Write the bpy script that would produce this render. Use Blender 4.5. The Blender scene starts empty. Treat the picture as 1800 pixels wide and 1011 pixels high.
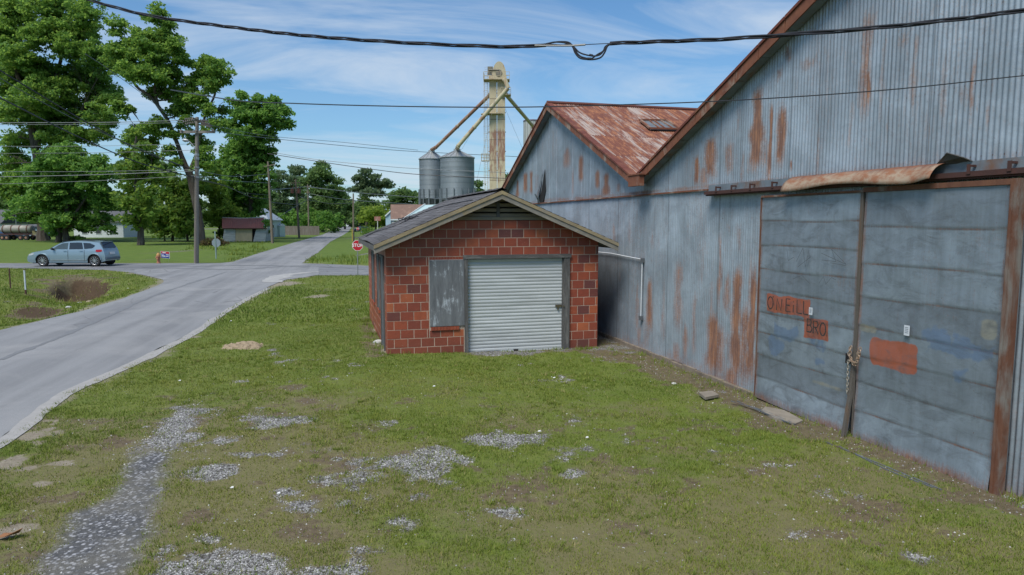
import bpy, math, random
import numpy as np
from mathutils import Vector, Matrix
random.seed(7); rng = np.random.default_rng(11)
scn = bpy.context.scene
COL = scn.collection
# ------------------------------------------------------------------ measuring the place
FPX = 1200.0; CAMH = 3.0; PITCH = math.atan((505.5-388.5)/FPX)
cP, sP = math.cos(PITCH), math.sin(PITCH)
def ray(x, y):
    a = (x-900)/FPX; b = (505.5-y)/FPX
    return (a, cP+b*sP, -sP+b*cP)
def G(x, y, z=0.0):                       # point of the photograph on the ground
    r = ray(x, y); t = (z-CAMH)/r[2]; return (r[0]*t, r[1]*t, z)
def AT(x, y, D):                          # point of the photograph at distance D
    r = ray(x, y); t = D/r[1]; return (r[0]*t, D, CAMH+r[2]*t)
ANG = math.radians(15.5)
d_ = np.array([-math.sin(ANG), math.cos(ANG)]); n_ = np.array([math.cos(ANG), math.sin(ANG)])
P0 = np.array([4.30, 11.76])
F0 = np.array([-2.83, 15.27])
def WP(s, z, off=0.0):                    # warehouse wall coordinates -> world
    return (P0[0]+s*d_[0]+off*n_[0], P0[1]+s*d_[1]+off*n_[1], z)
def WS(x, y, off=0.0):                    # photograph -> warehouse wall (s, z)
    r = ray(x, y); P = P0+off*n_
    t = (P@n_)/(r[0]*n_[0]+r[1]*n_[1]); q = np.array([r[0]*t, r[1]*t])-P
    return (float(q@d_), CAMH+r[2]*t)
def BP(u, z, v=0.0):                      # brick garage: u along front, v depth
    return (F0[0]+u*n_[0]+v*d_[0], F0[1]+u*n_[1]+v*d_[1], z)

# ------------------------------------------------------------------ numpy noise
def _h(i, j, seed):
    n = (i*374761393 + j*668265263 + seed*1442695041) & 0xffffffff
    n = ((n ^ (n >> 13))*1274126177) & 0xffffffff
    return ((n ^ (n >> 16)) & 0xffffff)/float(0xffffff)
def vn(x, y, sc, seed=0):
    x = np.asarray(x, float)/sc; y = np.asarray(y, float)/sc
    i = np.floor(x).astype(np.int64); j = np.floor(y).astype(np.int64)
    fx = x-i; fy = y-j; fx = fx*fx*(3-2*fx); fy = fy*fy*(3-2*fy)
    return (_h(i, j, seed)*(1-fx)*(1-fy)+_h(i+1, j, seed)*fx*(1-fy)+_h(i, j+1, seed)*(1-fx)*fy+_h(i+1, j+1, seed)*fx*fy)
def fbm(x, y, sc, seed=0, o=4):
    v = 0; a = .5; t = 0
    for k in range(o):
        v = v+a*vn(x, y, sc/2**k, seed+k*17); t += a; a *= .55
    return v/t
def sst(a, b, x):
    t = np.clip((x-a)/(b-a), 0, 1); return t*t*(3-2*t)

# ------------------------------------------------------------------ objects
BASE = {}
def tag(o, label=None, cat=None, group=None, kind=None):
    if label: o['label'] = label
    if cat: o['category'] = cat
    if group: o['group'] = group
    if kind: o['kind'] = kind
    return o
def empty(name, loc, label, cat, group=None):
    o = bpy.data.objects.new(name, None); COL.objects.link(o); o.location = loc
    o.empty_display_size = .2
    BASE[o] = np.array(loc, float)
    return tag(o, label, cat, group)
def np_mesh(name, V, loops, sizes, mats, parent=None, midx=None, smooth=False, uv=None, attrs=None, origin=None):
    V = np.asarray(V, float).reshape(-1, 3)
    if parent is not None:
        V = V-BASE[parent]; BASE[name] = None
    elif origin is not None:
        V = V-np.array(origin)
    me = bpy.data.meshes.new(name)
    nf = len(sizes)
    me.vertices.add(len(V)); me.vertices.foreach_set('co', V.astype(np.float32).ravel())
    me.loops.add(len(loops)); me.loops.foreach_set('vertex_index', np.asarray(loops, np.int32))
    me.polygons.add(nf)
    st = np.concatenate([[0], np.cumsum(sizes)[:-1]]).astype(np.int32)
    me.polygons.foreach_set('loop_start', st)
    me.update(calc_edges=True)
    for m in (mats if isinstance(mats, (list, tuple)) else [mats]): me.materials.append(m)
    if midx is not None: me.polygons.foreach_set('material_index', np.asarray(midx, np.int32))
    me.polygons.foreach_set('use_smooth', np.full(nf, bool(smooth)))
    if uv is not None:
        l = me.uv_layers.new(name='UVMap'); l.data.foreach_set('uv', np.asarray(uv, np.float32)[np.asarray(loops)].ravel())
    for k, a in (attrs or {}).items():
        a = np.asarray(a, np.float32)
        if a.ndim == 1:
            at = me.attributes.new(k, 'FLOAT', 'POINT'); at.data.foreach_set('value', a)
        else:
            at = me.attributes.new(k, 'FLOAT_COLOR', 'POINT'); at.data.foreach_set('color', a.ravel())
    o = bpy.data.objects.new(name, me); COL.objects.link(o)
    if parent is not None:
        o.parent = parent; BASE[o] = BASE[parent]
    else:
        if origin is not None: o.location = origin
        BASE[o] = np.array(origin if origin is not None else (0, 0, 0), float)
    return o
class MB:
    def __init__(s): s.v = []; s.f = []; s.m = []; s.sm = []
    def add(s, vs, fs, m=0):
        k = len(s.v); s.v += [tuple(map(float, q)) for q in vs]
        s.f += [tuple(i+k for i in f) for f in fs]; s.m += [m]*len(fs); return s
    def hexa(s, p, m=0):                  # 8 points: bottom 4 then top 4
        return s.add(p, [(0, 3, 2, 1), (4, 5, 6, 7), (0, 1, 5, 4), (1, 2, 6, 5), (2, 3, 7, 6), (3, 0, 4, 7)], m)
    def box(s, c, sz, rz=0, m=0):
        cx, cy, cz = c; a, b, h = sz[0]/2, sz[1]/2, sz[2]/2; co, si = math.cos(rz), math.sin(rz)
        p = [(cx+x*co-y*si, cy+x*si+y*co, cz+z) for z in (-h, h) for x, y in ((-a, -b), (a, -b), (a, b), (-a, b))]
        return s.hexa(p, m)
    def wbox(s, s0, s1, z0, z1, o0, o1, m=0, F=WP):   # box in wall coordinates
        if F is WP: p = [F(a, z, o) for z in (z0, z1) for a, o in ((s0, o0), (s1, o0), (s1, o1), (s0, o1))]
        else: p = [F(a, z, o) for z in (z0, z1) for a, o in ((s0, o0), (s1, o0), (s1, o1), (s0, o1))]
        return s.hexa(p, m)
    def tube(s, pts, r, n=8, m=0, cap=True):
        pts = [Vector(p) for p in pts]; k0 = len(s.v); N = len(pts)
        rs = r if isinstance(r, (list, tuple)) else [r]*N
        u = None; rings = []
        for i, p in enumerate(pts):
            t = (pts[min(i+1, N-1)]-pts[max(i-1, 0)])
            if t.length < 1e-9: t = Vector((0, 0, 1))
            t.normalize()
            if u is None:
                u = t.orthogonal().normalized()
            else:
                u = (u-t*u.dot(t))
                u = u.normalized() if u.length > 1e-6 else t.orthogonal().normalized()
            w = t.cross(u)
            rings.append([tuple(p+(u*math.cos(2*math.pi*j/n)+w*math.sin(2*math.pi*j/n))*rs[i]) for j in range(n)])
        vs = [q for R in rings for q in R]; fs = []
        for i in range(N-1):
            for j in range(n):
                a = i*n+j; b = i*n+(j+1) % n; fs.append((a, b, b+n, a+n))
        if cap: fs += [tuple(range(n))[::-1], tuple(range((N-1)*n, N*n))]
        return s.add(vs, fs, m)
    def bar(s, a, b, w, h=None, m=0):      # square bar between points
        a = Vector(a); b = Vector(b); h = h or w; t = (b-a).normalized()
        up = Vector((0, 0, 1)) if abs(t.z) < .95 else Vector((0, 1, 0))
        x = t.cross(up).normalized()*w/2; y = x.cross(t).normalized()*h/2
        return s.hexa([a-x-y, a+x-y, a+x+y, a-x+y, b-x-y, b+x-y, b+x+y, b-x+y], m)
    def lathe(s, c, prof, n=24, m=0, cap=True):
        cx, cy, cz = c; vs = [(cx+r*math.cos(2*math.pi*j/n), cy+r*math.sin(2*math.pi*j/n), cz+z) for r, z in prof for j in range(n)]
        fs = [(i*n+j, i*n+(j+1) % n, (i+1)*n+(j+1) % n, (i+1)*n+j) for i in range(len(prof)-1) for j in range(n)]
        if cap: fs += [tuple(range(n))[::-1], tuple(range((len(prof)-1)*n, len(prof)*n))]
        return s.add(vs, fs, m)
    def prism(s, poly, ext, m=0):          # poly list of 3d points, extrude by vector
        k = len(poly); e = Vector(ext)
        vs = [tuple(p) for p in poly]+[tuple(Vector(p)+e) for p in poly]
        fs = [tuple(range(k))[::-1], tuple(range(k, 2*k))]+[(i, (i+1) % k, k+(i+1) % k, k+i) for i in range(k)]
        return s.add(vs, fs, m)
    def build(s, name, mats, parent=None, smooth=False, origin=None, label=None, bevel=0):
        loops = [i for f in s.f for i in f]; sizes = [len(f) for f in s.f]
        o = np_mesh(name, s.v, loops, sizes, mats, parent, s.m, smooth, origin=origin)
        if bevel:
            md = o.modifiers.new('bevel', 'BEVEL'); md.width = bevel; md.segments = 2; md.limit_method = 'ANGLE'
        if smooth:
            try: o.data.set_sharp_from_angle(angle=math.radians(38))
            except Exception: pass
        if label: o['label'] = label
        return o
def copy_tree(o, parent=None):
    c = o.copy(); COL.objects.link(c); c.parent = parent
    for ch in list(o.children): copy_tree(ch, c)
    return c

# ------------------------------------------------------------------ materials
def newmat(name):
    m = bpy.data.materials.new(name); m.use_nodes = True; nt = m.node_tree
    return m, nt, nt.nodes['Principled BSDF']
class N:
    def __init__(s, nt): s.nt = nt
    def n(s, t, **k):
        x = s.nt.nodes.new(t)
        for a, b in k.items():
            if a in x.inputs.keys() if hasattr(x.inputs, 'keys') else False: x.inputs[a].default_value = b
            else: setattr(x, a, b)
        return x
    def l(s, a, b): s.nt.links.new(a, b)
    def val(s, sock, v):
        if isinstance(v, (int, float, tuple, list)): sock.default_value = (tuple(v)+(1,) if isinstance(v, (tuple, list)) and len(v) == 3 and sock.type == 'RGBA' else v)
        else: s.l(v, sock)
    def noise(s, vec, scale, detail=4, rough=.55, dist=0):
        x = s.n('ShaderNodeTexNoise'); s.l(vec, x.inputs['Vector']); x.inputs['Scale'].default_value = scale
        x.inputs['Detail'].default_value = detail; x.inputs['Roughness'].default_value = rough; x.inputs['Distortion'].default_value = dist
        return x.outputs['Fac']
    def map(s, vec, sc=(1, 1, 1), rot=(0, 0, 0)):
        x = s.n('ShaderNodeMapping'); s.l(vec, x.inputs[0]); x.inputs['Scale'].default_value = sc; x.inputs['Rotation'].default_value = rot
        return x.outputs[0]
    def ramp(s, f, stops):
        x = s.n('ShaderNodeValToRGB'); s.l(f, x.inputs[0]); e = x.color_ramp.elements
        while len(e) < len(stops): e.new(.5)
        for q, (p, c) in zip(e, stops):
            q.position = p; q.color = (c, c, c, 1) if isinstance(c, (int, float)) else tuple(c)+(1,)
        return x.outputs[0]
    def mix(s, f, a, b, mode='MIX'):
        x = s.n('ShaderNodeMix', data_type='RGBA', blend_type=mode); s.val(x.inputs[0], f); s.val(x.inputs[6], a); s.val(x.inputs[7], b)
        return x.outputs[2]
    def math(s, op, a, b=0, c=None, clamp=False):
        x = s.n('ShaderNodeMath', operation=op, use_clamp=clamp); s.val(x.inputs[0], a); s.val(x.inputs[1], b)
        if c is not None: s.val(x.inputs[2], c)
        return x.outputs[0]
    def attr(s, name, out='Fac'):
        return s.n('ShaderNodeAttribute', attribute_name=name).outputs[out]
    def obj(s): return s.n('ShaderNodeTexCoord').outputs['Object']
    def uv(s): return s.n('ShaderNodeTexCoord').outputs['UV']
    def sep(s, v):
        x = s.n('ShaderNodeSeparateXYZ'); s.l(v, x.inputs[0]); return x.outputs
    def bump(s, bs, h, strength=.3, dist=.02):
        x = s.n('ShaderNodeBump'); x.inputs['Strength'].default_value = strength; x.inputs['Distance'].default_value = dist
        s.l(h, x.inputs['Height']); s.l(x.outputs[0], bs.inputs['Normal'])
_M = {}
def pm(name, c1, c2=None, scale=3.0, rough=.8, metal=0.0, stretch=(1, 1, 1), bump=.15, bd=.01, c3=None, spec=.4):
    if name in _M: return _M[name]
    m, nt, b = newmat(name); k = N(nt)
    c2 = c2 or tuple(x*.75 for x in c1)
    v = k.map(k.obj(), stretch)
    f = k.noise(v, scale, 6, .62)
    c = k.mix(k.ramp(f, [(.3, 0), (.7, 1)]), c1, c2)
    if c3:
        f3 = k.noise(v, scale*.37, 5, .65, .4); c = k.mix(k.ramp(f3, [(.52, 0), (.66, 1)]), c, c3)
    f2 = k.noise(v, scale*6, 4, .6)
    c = k.mix(.35, c, k.mix(f2, (.72, .72, .72), (1.25, 1.25, 1.25)), 'MULTIPLY') if False else k.mix(k.math('MULTIPLY', f2, .35), c, tuple(x*.6 for x in c1))
    k.l(c, b.inputs['Base Color']); b.inputs['Roughness'].default_value = rough; b.inputs['Metallic'].default_value = metal
    b.inputs['Specular IOR Level'].default_value = spec
    if bump: k.bump(b, f2, bump, bd)
    _M[name] = m; return m
def leafmat(name, dark, light, yellow):
    m, nt, b = newmat(name); k = N(nt)
    t = k.attr('tone'); c = k.ramp(t, [(0, dark), (.6, light), (1, yellow)])
    k.l(c, b.inputs['Base Color']); b.inputs['Roughness'].default_value = .55; b.inputs['Specular IOR Level'].default_value = .25
    tr = k.n('ShaderNodeBsdfTranslucent'); k.l(k.mix(.75, c, tuple(min(1, v*1.35) for v in yellow)), tr.inputs[0])
    mx = k.n('ShaderNodeMixShader'); mx.inputs[0].default_value = .56
    k.l(b.outputs[0], mx.inputs[1]); k.l(tr.outputs[0], mx.inputs[2]); k.l(mx.outputs[0], nt.nodes['Material Output'].inputs[0])
    return m
RUST1 = (.20, .062, .022); RUST2 = (.10, .028, .014)
def galv_mat(name, base, dark, uvsheet=.66, rustc=(.26, .105, .036), rustd=(.12, .040, .015), seams=True):
    """weathered galvanised sheet: UV is in metres along/up the wall; rust and stains from attributes"""
    m, nt, b = newmat(name); k = N(nt); uv = k.uv(); x, z = k.sep(uv)[0:2]
    idx = k.math('FLOOR', k.math('DIVIDE', x, uvsheet))
    wn = k.n('ShaderNodeTexWhiteNoise', noise_dimensions='1D'); k.l(idx, wn.inputs['W'])
    c = k.mix(wn.outputs[0], base, tuple(v*.84 for v in base))
    st = k.noise(k.map(uv, (9, .5, 1)), 1.0, 6, .65)
    c = k.mix(k.ramp(st, [(.35, 0), (.7, 1)]), c, dark)
    bl = k.noise(uv, .9, 6, .65, .6)
    c = k.mix(k.math('MULTIPLY', k.ramp(bl, [(.42, 0), (.62, 1)]), .55), c, tuple(v*1.25 for v in base))
    c = k.mix(k.math('MULTIPLY', k.ramp(k.noise(uv, 1.7, 5, .7, 1.2), [(.5, 0), (.66, 1)]), .5), c, tuple(v*.66 for v in base))
    if seams: lapx = k.math('FRACT', k.math('DIVIDE', x, uvsheet)); c = k.mix(k.ramp(lapx, [(0, .55), (.02, .55), (.03, 0)]), c, tuple(v*.45 for v in dark))
    nx_ = k.math('MULTIPLY', k.math('SUBTRACT', k.math('FRACT', k.math('DIVIDE', x, .136)), .5), .136); nz_ = k.math('MULTIPLY', k.math('SUBTRACT', k.math('FRACT', k.math('DIVIDE', z, .83)), .5), .83)
    nd = k.math('SQRT', k.math('ADD', k.math('MULTIPLY', nx_, nx_), k.math('MULTIPLY', nz_, nz_)))
    if seams: c = k.mix(k.ramp(nd, [(.009, .75), (.015, 0)]), c, rustd)
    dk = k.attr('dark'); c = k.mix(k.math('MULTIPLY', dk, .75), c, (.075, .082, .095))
    fine = k.noise(k.map(uv, (42, 3, 1)), 1.0, 5, .7)
    fine2 = k.noise(uv, 28, 4, .7)
    ru = k.attr('rust')
    rr = k.math('ADD', k.math('MULTIPLY', fine, .55), k.math('MULTIPLY', fine2, .45))
    f = k.math('SUBTRACT', k.math('ADD', k.math('MULTIPLY', ru, 1.4), k.math('MULTIPLY', rr, 2.4)), 1.50)
    f = k.math('MULTIPLY', f, 1.15, clamp=True)
    rc = k.mix(k.ramp(k.noise(k.map(uv, (14, 2.2, 1)), 1.0, 5, .7), [(.36, 0), (.6, 1)]), rustc, rustd)
    c = k.mix(k.math('MULTIPLY', f, .88), c, rc)
    pt = k.ramp(k.noise(uv, 33, 2, .5), [(.735, 0), (.76, 1)])
    c = k.mix(k.math('MULTIPLY', pt, .8), c, rustd)
    k.l(c, b.inputs['Base Color'])
    k.l(k.math('ADD', .46, k.math('MULTIPLY', f, .4)), b.inputs['Roughness'])
    k.l(k.math('MULTIPLY', k.math('SUBTRACT', 1, f), .35), b.inputs['Metallic'])
    k.bump(b, k.noise(uv, 5, 5, .6), .25, .03)
    return m
# ------------------------------------------------------------------ camera, sun, sky
cam = bpy.data.cameras.new('camera'); cam.sensor_width = 36; cam.lens = 24; cam.clip_end = 4000
co = bpy.data.objects.new('camera', cam); COL.objects.link(co); co.location = (0, 0, CAMH)
co.rotation_euler = (math.radians(90)-PITCH, 0, 0); scn.camera = co
SUN_EL, SUN_AZ = math.radians(55), math.radians(212)      # azimuth clockwise from +Y : high, behind the camera to the left
sl = bpy.data.lights.new('sun', 'SUN'); sl.energy = 2.5; sl.angle = math.radians(28); sl.color = (1, .96, .89)
so = bpy.data.objects.new('sun', sl); COL.objects.link(so); so.location = (20, -20, 40)
sd = Vector((math.sin(SUN_AZ)*math.cos(SUN_EL), math.cos(SUN_AZ)*math.cos(SUN_EL), math.sin(SUN_EL)))
so.rotation_euler = sd.to_track_quat('Z', 'Y').to_euler()
w = bpy.data.worlds.new('World'); scn.world = w; w.use_nodes = True; k = N(w.node_tree)
bg = w.node_tree.nodes['Background']
sky = k.n('ShaderNodeTexSky', sky_type='NISHITA', sun_disc=False); sky.sun_elevation = SUN_EL; sky.sun_rotation = SUN_AZ
sky.air_density = 1.1; sky.dust_density = .6; sky.ozone_density = 2.4
gc = k.n('ShaderNodeTexCoord').outputs['Generated']
X, Y, Z = k.sep(gc)[0:3]
zz = k.math('ADD', k.math('MAXIMUM', Z, 0), .13)
cb = k.n('ShaderNodeCombineXYZ'); k.l(k.math('DIVIDE', X, zz), cb.inputs[0]); k.l(k.math('DIVIDE', Y, zz), cb.inputs[1])
cv = k.map(cb.outputs[0], (1, 1, 1), (0, 0, -.25))
a = k.noise(k.map(cv, (.6, 1.35, 1)), 1.15, 9, .6, .8)
b2 = k.noise(k.map(cv, (.5, .8, 1)), .7, 3, .5)
msk = k.math('MULTIPLY', k.ramp(a, [(.41, 0), (.62, 1)]), k.ramp(b2, [(.34, .15), (.55, 1)]))
veil = k.ramp(Z, [(0, .40), (.12, .16), (.35, .02), (.7, .0), (1, .1)])
msk = k.math('MAXIMUM', k.math('MULTIPLY', msk, .62), 0)
tot = k.math('SUBTRACT', 1, k.math('MULTIPLY', k.math('SUBTRACT', 1, msk), k.math('SUBTRACT', 1, veil)))
skc = k.mix(1.0, sky.outputs[0], (.43, .73, .94), 'MULTIPLY')
c = k.mix(tot, skc, (4.9, 5.5, 6.2))
k.l(c, bg.inputs[0]); bg.inputs[1].default_value = .08
scn.view_settings.view_transform = 'Standard'; scn.view_settings.look = 'None'; scn.view_settings.exposure = .78; scn.view_settings.gamma = 1
try: scn.cycles.max_bounces = 9; scn.cycles.diffuse_bounces = 7; scn.cycles.transmission_bounces = 6; scn.cycles.transparent_max_bounces = 4
except Exception: pass
# ================================================================== GROUND
def axis(a, b, st, lo, hi, f0):
    mid = list(np.arange(a, b+1e-6, st)); L = []; x = a; s_ = f0
    while x > lo: x -= s_; s_ *= 1.25; L.append(x)
    R = []; x = mid[-1]; s_ = f0
    while x < hi: x += s_; s_ *= 1.25; R.append(x)
    return np.array(L[::-1]+mid+R)
gx = np.concatenate([axis(-8, 7, .07, -8, 8, .07)[1:-1]])
gx = np.concatenate([np.arange(-28, -8, .22), np.arange(-8, 7, .07), [7.2, 7.6, 8.2]])
L = []; x = -28; s_ = .4
while x > -900: x -= s_; s_ *= 1.3; L.append(x)
R = []; x = 8.2; s_ = .8
while x < 900: x += s_; s_ *= 1.3; R.append(x)
gx = np.concatenate([L[::-1], gx, R])
R = []; y = 40.; s_ = .4
while y < 1400: y += s_; s_ *= 1.25; R.append(y)
gy = np.concatenate([[-300, -120, -50, -20, -8, -3, 0, 2, 3.4], np.arange(4, 18, .07), np.arange(18, 40, .22), R])
def poly_sd(px, py, poly):                # inside = positive distance
    poly = np.array(poly)[:, :2]; n = len(poly); ins = np.zeros(px.shape, bool); dm = np.full(px.shape, 1e9)
    for i in range(n):
        a = poly[i]; b = poly[(i+1) % n]; e = b-a
        t = np.clip(((px-a[0])*e[0]+(py-a[1])*e[1])/(e@e), 0, 1)
        dm = np.minimum(dm, np.hypot(px-a[0]-t*e[0], py-a[1]-t*e[1]))
        c = ((a[1] > py) != (b[1] > py)); 
        with np.errstate(divide='ignore', invalid='ignore'):
            xi = (b[0]-a[0])*(py-a[1])/(b[1]-a[1]+1e-12)+a[0]
        ins ^= c & (px < xi)
    return np.where(ins, dm, -dm)
def ell(px, py, cx, cy, rx, ry, H=0):     # ellipse given in photograph pixels on the ground
    c = G(cx, cy); e1 = G(cx+rx, cy); e2 = G(cx, cy-ry); e3 = G(cx, cy+ry)
    ax = abs(e1[0]-c[0]); v = np.array([e2[0]-e3[0], e2[1]-e3[1]])/2; ay = np.hypot(*v); v = v/ay
    dx = px-c[0]; dy = py-c[1]; b = dy/v[1]; a = dx-b*v[0]
    return 1-np.hypot(a/ax, b/ay)         # >0 inside
def height(x, y):
    h = .03*(fbm(x, y, 6, 5, 3)-.5)*np.clip((np.hypot(x, y))/10, 0, 1)
    q = (x-F0[0])*n_[0]+(y-F0[1])*n_[1]; v = (x-F0[0])*d_[0]+(y-F0[1])*d_[1]
    h = h-.10*sst(-1, 4, q)*sst(-9, -2, v)*sst(12, 6, v)
    # ditch beside the side road
    near = (x > -40) & (x < -10) & (y > 15) & (y < 42)
    e = np.array(ell(x, y, 118, 508, 100, 22)); e2 = np.array(ell(x, y, 40, 545, 120, 26)); e3 = np.array(ell(x, y, 140, 500, 48, 13))
    d = .45*sst(-.2, .9, e)+.40*sst(-.1, .8, e2)+.75*sst(-.05, .3, e3)
    h = h-np.where(near, d, 0)
    rd = np.maximum(poly_sd(x, y, MAINROAD), poly_sd(x, y, SIDEROAD))
    k_ = sst(-.9, -.05, rd)
    return np.where(k_ > 0, h*(1-k_)-.012*sst(-.05, .1, rd), h)-.0
def catm(P, n=8):
    P = [np.array(p, float) for p in P]; P = [2*P[0]-P[1]]+P+[2*P[-1]-P[-2]]; out = []
    for i in range(1, len(P)-2):
        for j in range(n):
            t = j/n; a, b, c, d = P[i-1:i+3]
            out.append(.5*((2*b)+(-a+c)*t+(2*a-5*b+4*c-d)*t*t+(-a+3*b-3*c+d)*t**3))
    out.append(P[-2]); return out
le = [(-9.5, -18), (-11.9, 2), (-13.0, 10)]+[G(*p)[:2] for p in [(0, 581), (150, 546), (225, 522), (268, 506), (288, 497), (286, 492), (262, 486)]]+[G(*p)[:2] for p in [(236, 481), (236, 474)]]
lf = [G(*p)[:2] for p in [(370, 464), (409, 461), (450, 447), (515, 427), (566, 413), (588, 403.5), (601, 397.2)]]
rf = [G(*p)[:2] for p in [(619.5, 397.2), (613, 407), (603, 413.5), (581, 425), (559, 444), (539, 457), (532, 463)]]
rn = [G(*p)[:2] for p in [(560, 470), (560, 483), (535, 488), (504, 492), (480, 501), (455, 515), (420, 532), (372, 562), (330, 589), (225, 640), (112, 690), (0, 774)]]+[(-6.3, 5), (-5.3, -3), (-3, -18)]
MAINROAD = [tuple(p) for p in le+lf+rf+rn]
def flank(a, b, n=1): return [a, b]
SIDEROAD = [(-140, 44.6), (-60, 44.1), G(0, 471)[:2], G(100, 473)[:2], G(189, 475)[:2], G(236, 480)[:2], G(262, 485)[:2], G(420, 492)[:2], G(500, 490)[:2], G(560, 484)[:2], G(649, 484)[:2], (6, 36.6), (70, 33), (70, 40), (6, 44.6), G(649, 467.5)[:2], G(560, 464)[:2], G(533, 463)[:2], G(385, 462.6)[:2], G(200, 463)[:2], G(0, 463)[:2], (-60, 49), (-140, 50)]
GX, GY = np.meshgrid(gx, gy); gX = GX.ravel(); gY = GY.ravel()
gravel_px = [(520, 740, 60, 10), (450, 735, 60, 14), (560, 800, 75, 26), (620, 790, 35, 14), (590, 845, 60, 16), (590, 885, 75, 22), (730, 815, 50, 22), (770, 800, 25, 12),
             (395, 775, 40, 10), (430, 735, 40, 10), (690, 925, 70, 30), (640, 965, 70, 26), (520, 865, 30, 9), (380, 835, 50, 14), (560, 925, 50, 16), (330, 985, 90, 30), (430, 990, 70, 22), (350, 730, 50, 14),
             (680, 960, 40, 20), (480, 800, 50, 7), (660, 745, 40, 8), (355, 950, 30, 12), (880, 770, 60, 10), (1000, 835, 16, 8), (900, 900, 60, 12), (600, 1000, 90, 14), (300, 770, 60, 25), (820, 810, 20, 8)]
dirt_px = [(640, 735, 60, 16), (585, 810, 70, 18), (610, 860, 60, 9), (720, 705, 60, 12), (530, 680, 30, 9), (540, 705, 30, 8), (200, 770, 25, 14), (330, 735, 40, 18), (470, 740, 60, 14), (1130, 830, 60, 16), (1100, 750, 40, 9), (560, 930, 80, 22), (900, 850, 80, 25),
           (1770, 880, 90, 30), (980, 760, 40, 14), (1040, 800, 40, 12), (350, 905, 60, 20), (330, 950, 60, 20), (1560, 900, 90, 30), (1720, 1000, 60, 14), (860, 700, 30, 5), (285, 700, 40, 12)]
sand_px = [(55, 775, 55, 22), (110, 760, 45, 12), (20, 810, 50, 20), (75, 850, 15, 5), (120, 815, 35, 7), (345, 593, 25, 4), (10, 935, 40, 14), (40, 925, 30, 8), (685, 612, 30, 12), (672, 598, 18, 10), (665, 570, 10, 20),
           (90, 740, 30, 8), (560, 522, 30, 5),  (490, 497, 40, 5)]
def ground_masks(x, y):
    n1 = fbm(x, y, 1.1, 1, 5)-.5; n2 = fbm(x, y, .45, 31, 4)-.5; n3 = fbm(x, y, 3.2, 71, 3)-.5
    warp = n1*1.6+n2*.9
    near = np.exp(-((y-8)/30)**2)
    gr = np.full(x.shape, -1.); 
    for p in gravel_px: gr = np.maximum(gr, np.minimum(ell(x, y, *p), .6))
    nzg = 2.6*(fbm(x, y, .9, 11, 5)-.5)+1.5*(fbm(x, y, .20, 13, 3)-.5)
    gr = sst(.12, .95, np.maximum(gr, -.8)*1.0+nzg*1.3+.27)*.9
    di = np.full(x.shape, -1.)
    for p in dirt_px: di = np.maximum(di, np.minimum(ell(x, y, *p), .6))
    di = sst(.0, .75, di*.8+warp*1.5+.9*(fbm(x, y, .18, 15, 3)-.5))*.8
    speck = sst(.60, .72, fbm(x, y, .42, 25, 4))*sst(15, 9, y)*.7; di = np.maximum(di, speck)
    sa = np.full(x.shape, -1.)
    for p in sand_px: sa = np.maximum(sa, ell(x, y, *p))
    sa = sst(.05, .5, sa+warp*1.6+.8*(fbm(x, y, .2, 19, 3)-.5)-.06)
    # strip of bare ground along the warehouse foot and across the garage door
    q = (x-P0[0])*n_[0]+(y-P0[1])*n_[1]; s = (x-P0[0])*d_[0]+(y-P0[1])*d_[1]
    wid = np.interp(s, [-9, -5.5, -4.5, -2.4, 0, 2.5, 4.6, 6, 8, 20], [.35, .35, .6, .75, 1.0, 1.15, 1.35, 1.2, 1.2, 1.2])
    foot = sst(.25, -.15, (-q)-wid+warp*.9)*(q < .4)
    u = (x-F0[0])*n_[0]+(y-F0[1])*n_[1]; v = (x-F0[0])*d_[0]+(y-F0[1])*d_[1]
    fd = sst(-.75, -.12, v+warp*.6)*(v < .3)*sst(1.2, 2.2, u)*(u < 7); foot = np.maximum(foot, fd)
    sd_ = sst(-.75, -.2, u+warp*.6)*(u < 0)*(v > -.3)*(v < 6.5)*.8
    di = np.maximum(di, sd_); di = np.maximum(di, foot*.92)
    gv2 = sst(.5, 1, foot)*sst(3.5, 4.6, s)*(.7+warp*2); gr = np.maximum(gr, np.clip(gv2, 0, .85))
    # old paved strip
    strip = [G(*p) for p in [(40, 1040), (65, 1008), (130, 925), (180, 870), (228, 815), (262, 792), (300, 790), (292, 835), (288, 862), (252, 935), (235, 985), (215, 1040)]]
    st = sst(-.16, .1, poly_sd(x, y, strip)+n2*.35+n1*.2)
    strip2 = [G(*p) for p in [(255, 795), (280, 740), (330, 700), (365, 715), (335, 760), (300, 795)]]
    gr = np.maximum(gr, sst(-.1, .3, poly_sd(x, y, strip2)+warp*.5)*.9)
    # road edge wear
    rd = np.maximum(poly_sd(x, y, MAINROAD), poly_sd(x, y, SIDEROAD))
    ed = sst(-.55, -.02, rd+warp*.5)
    sa = np.maximum(sa, ed*.75*(y < 60))
    # ditch soil
    dt = np.maximum(ell(x, y, 130, 497, 75, 20), ell(x, y, 60, 535, 60, 12)); near2 = (y > 18) & (y < 45) & (x < -10)
    di = np.where(near2, np.maximum(di, sst(-.02, .3, dt+warp*.9)*.9), di)
    thin = np.clip(.5+n1*1.5+n3*1.2, 0, 1)*sst(16, 8, y)          # sparse turf in the near field
    thin = thin*sst(9.5, 5.0, np.hypot(x+1.5, (y-8.2)*1.0))*1.0
    bare = np.clip(np.maximum(np.maximum(gr*.72, di*.92), np.maximum(sa, st)), 0, 1)
    gd = (1-bare)*(1-.32*thin)
    return gd, gr*(1-st), di, sa*(1-st), st, thin
gd, gr, di, sa, st, thin = ground_masks(gX, gY)
gZ = height(gX, gY)
nx, ny = len(gx), len(gy); idx = np.arange(nx*ny).reshape(ny, nx)
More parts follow.
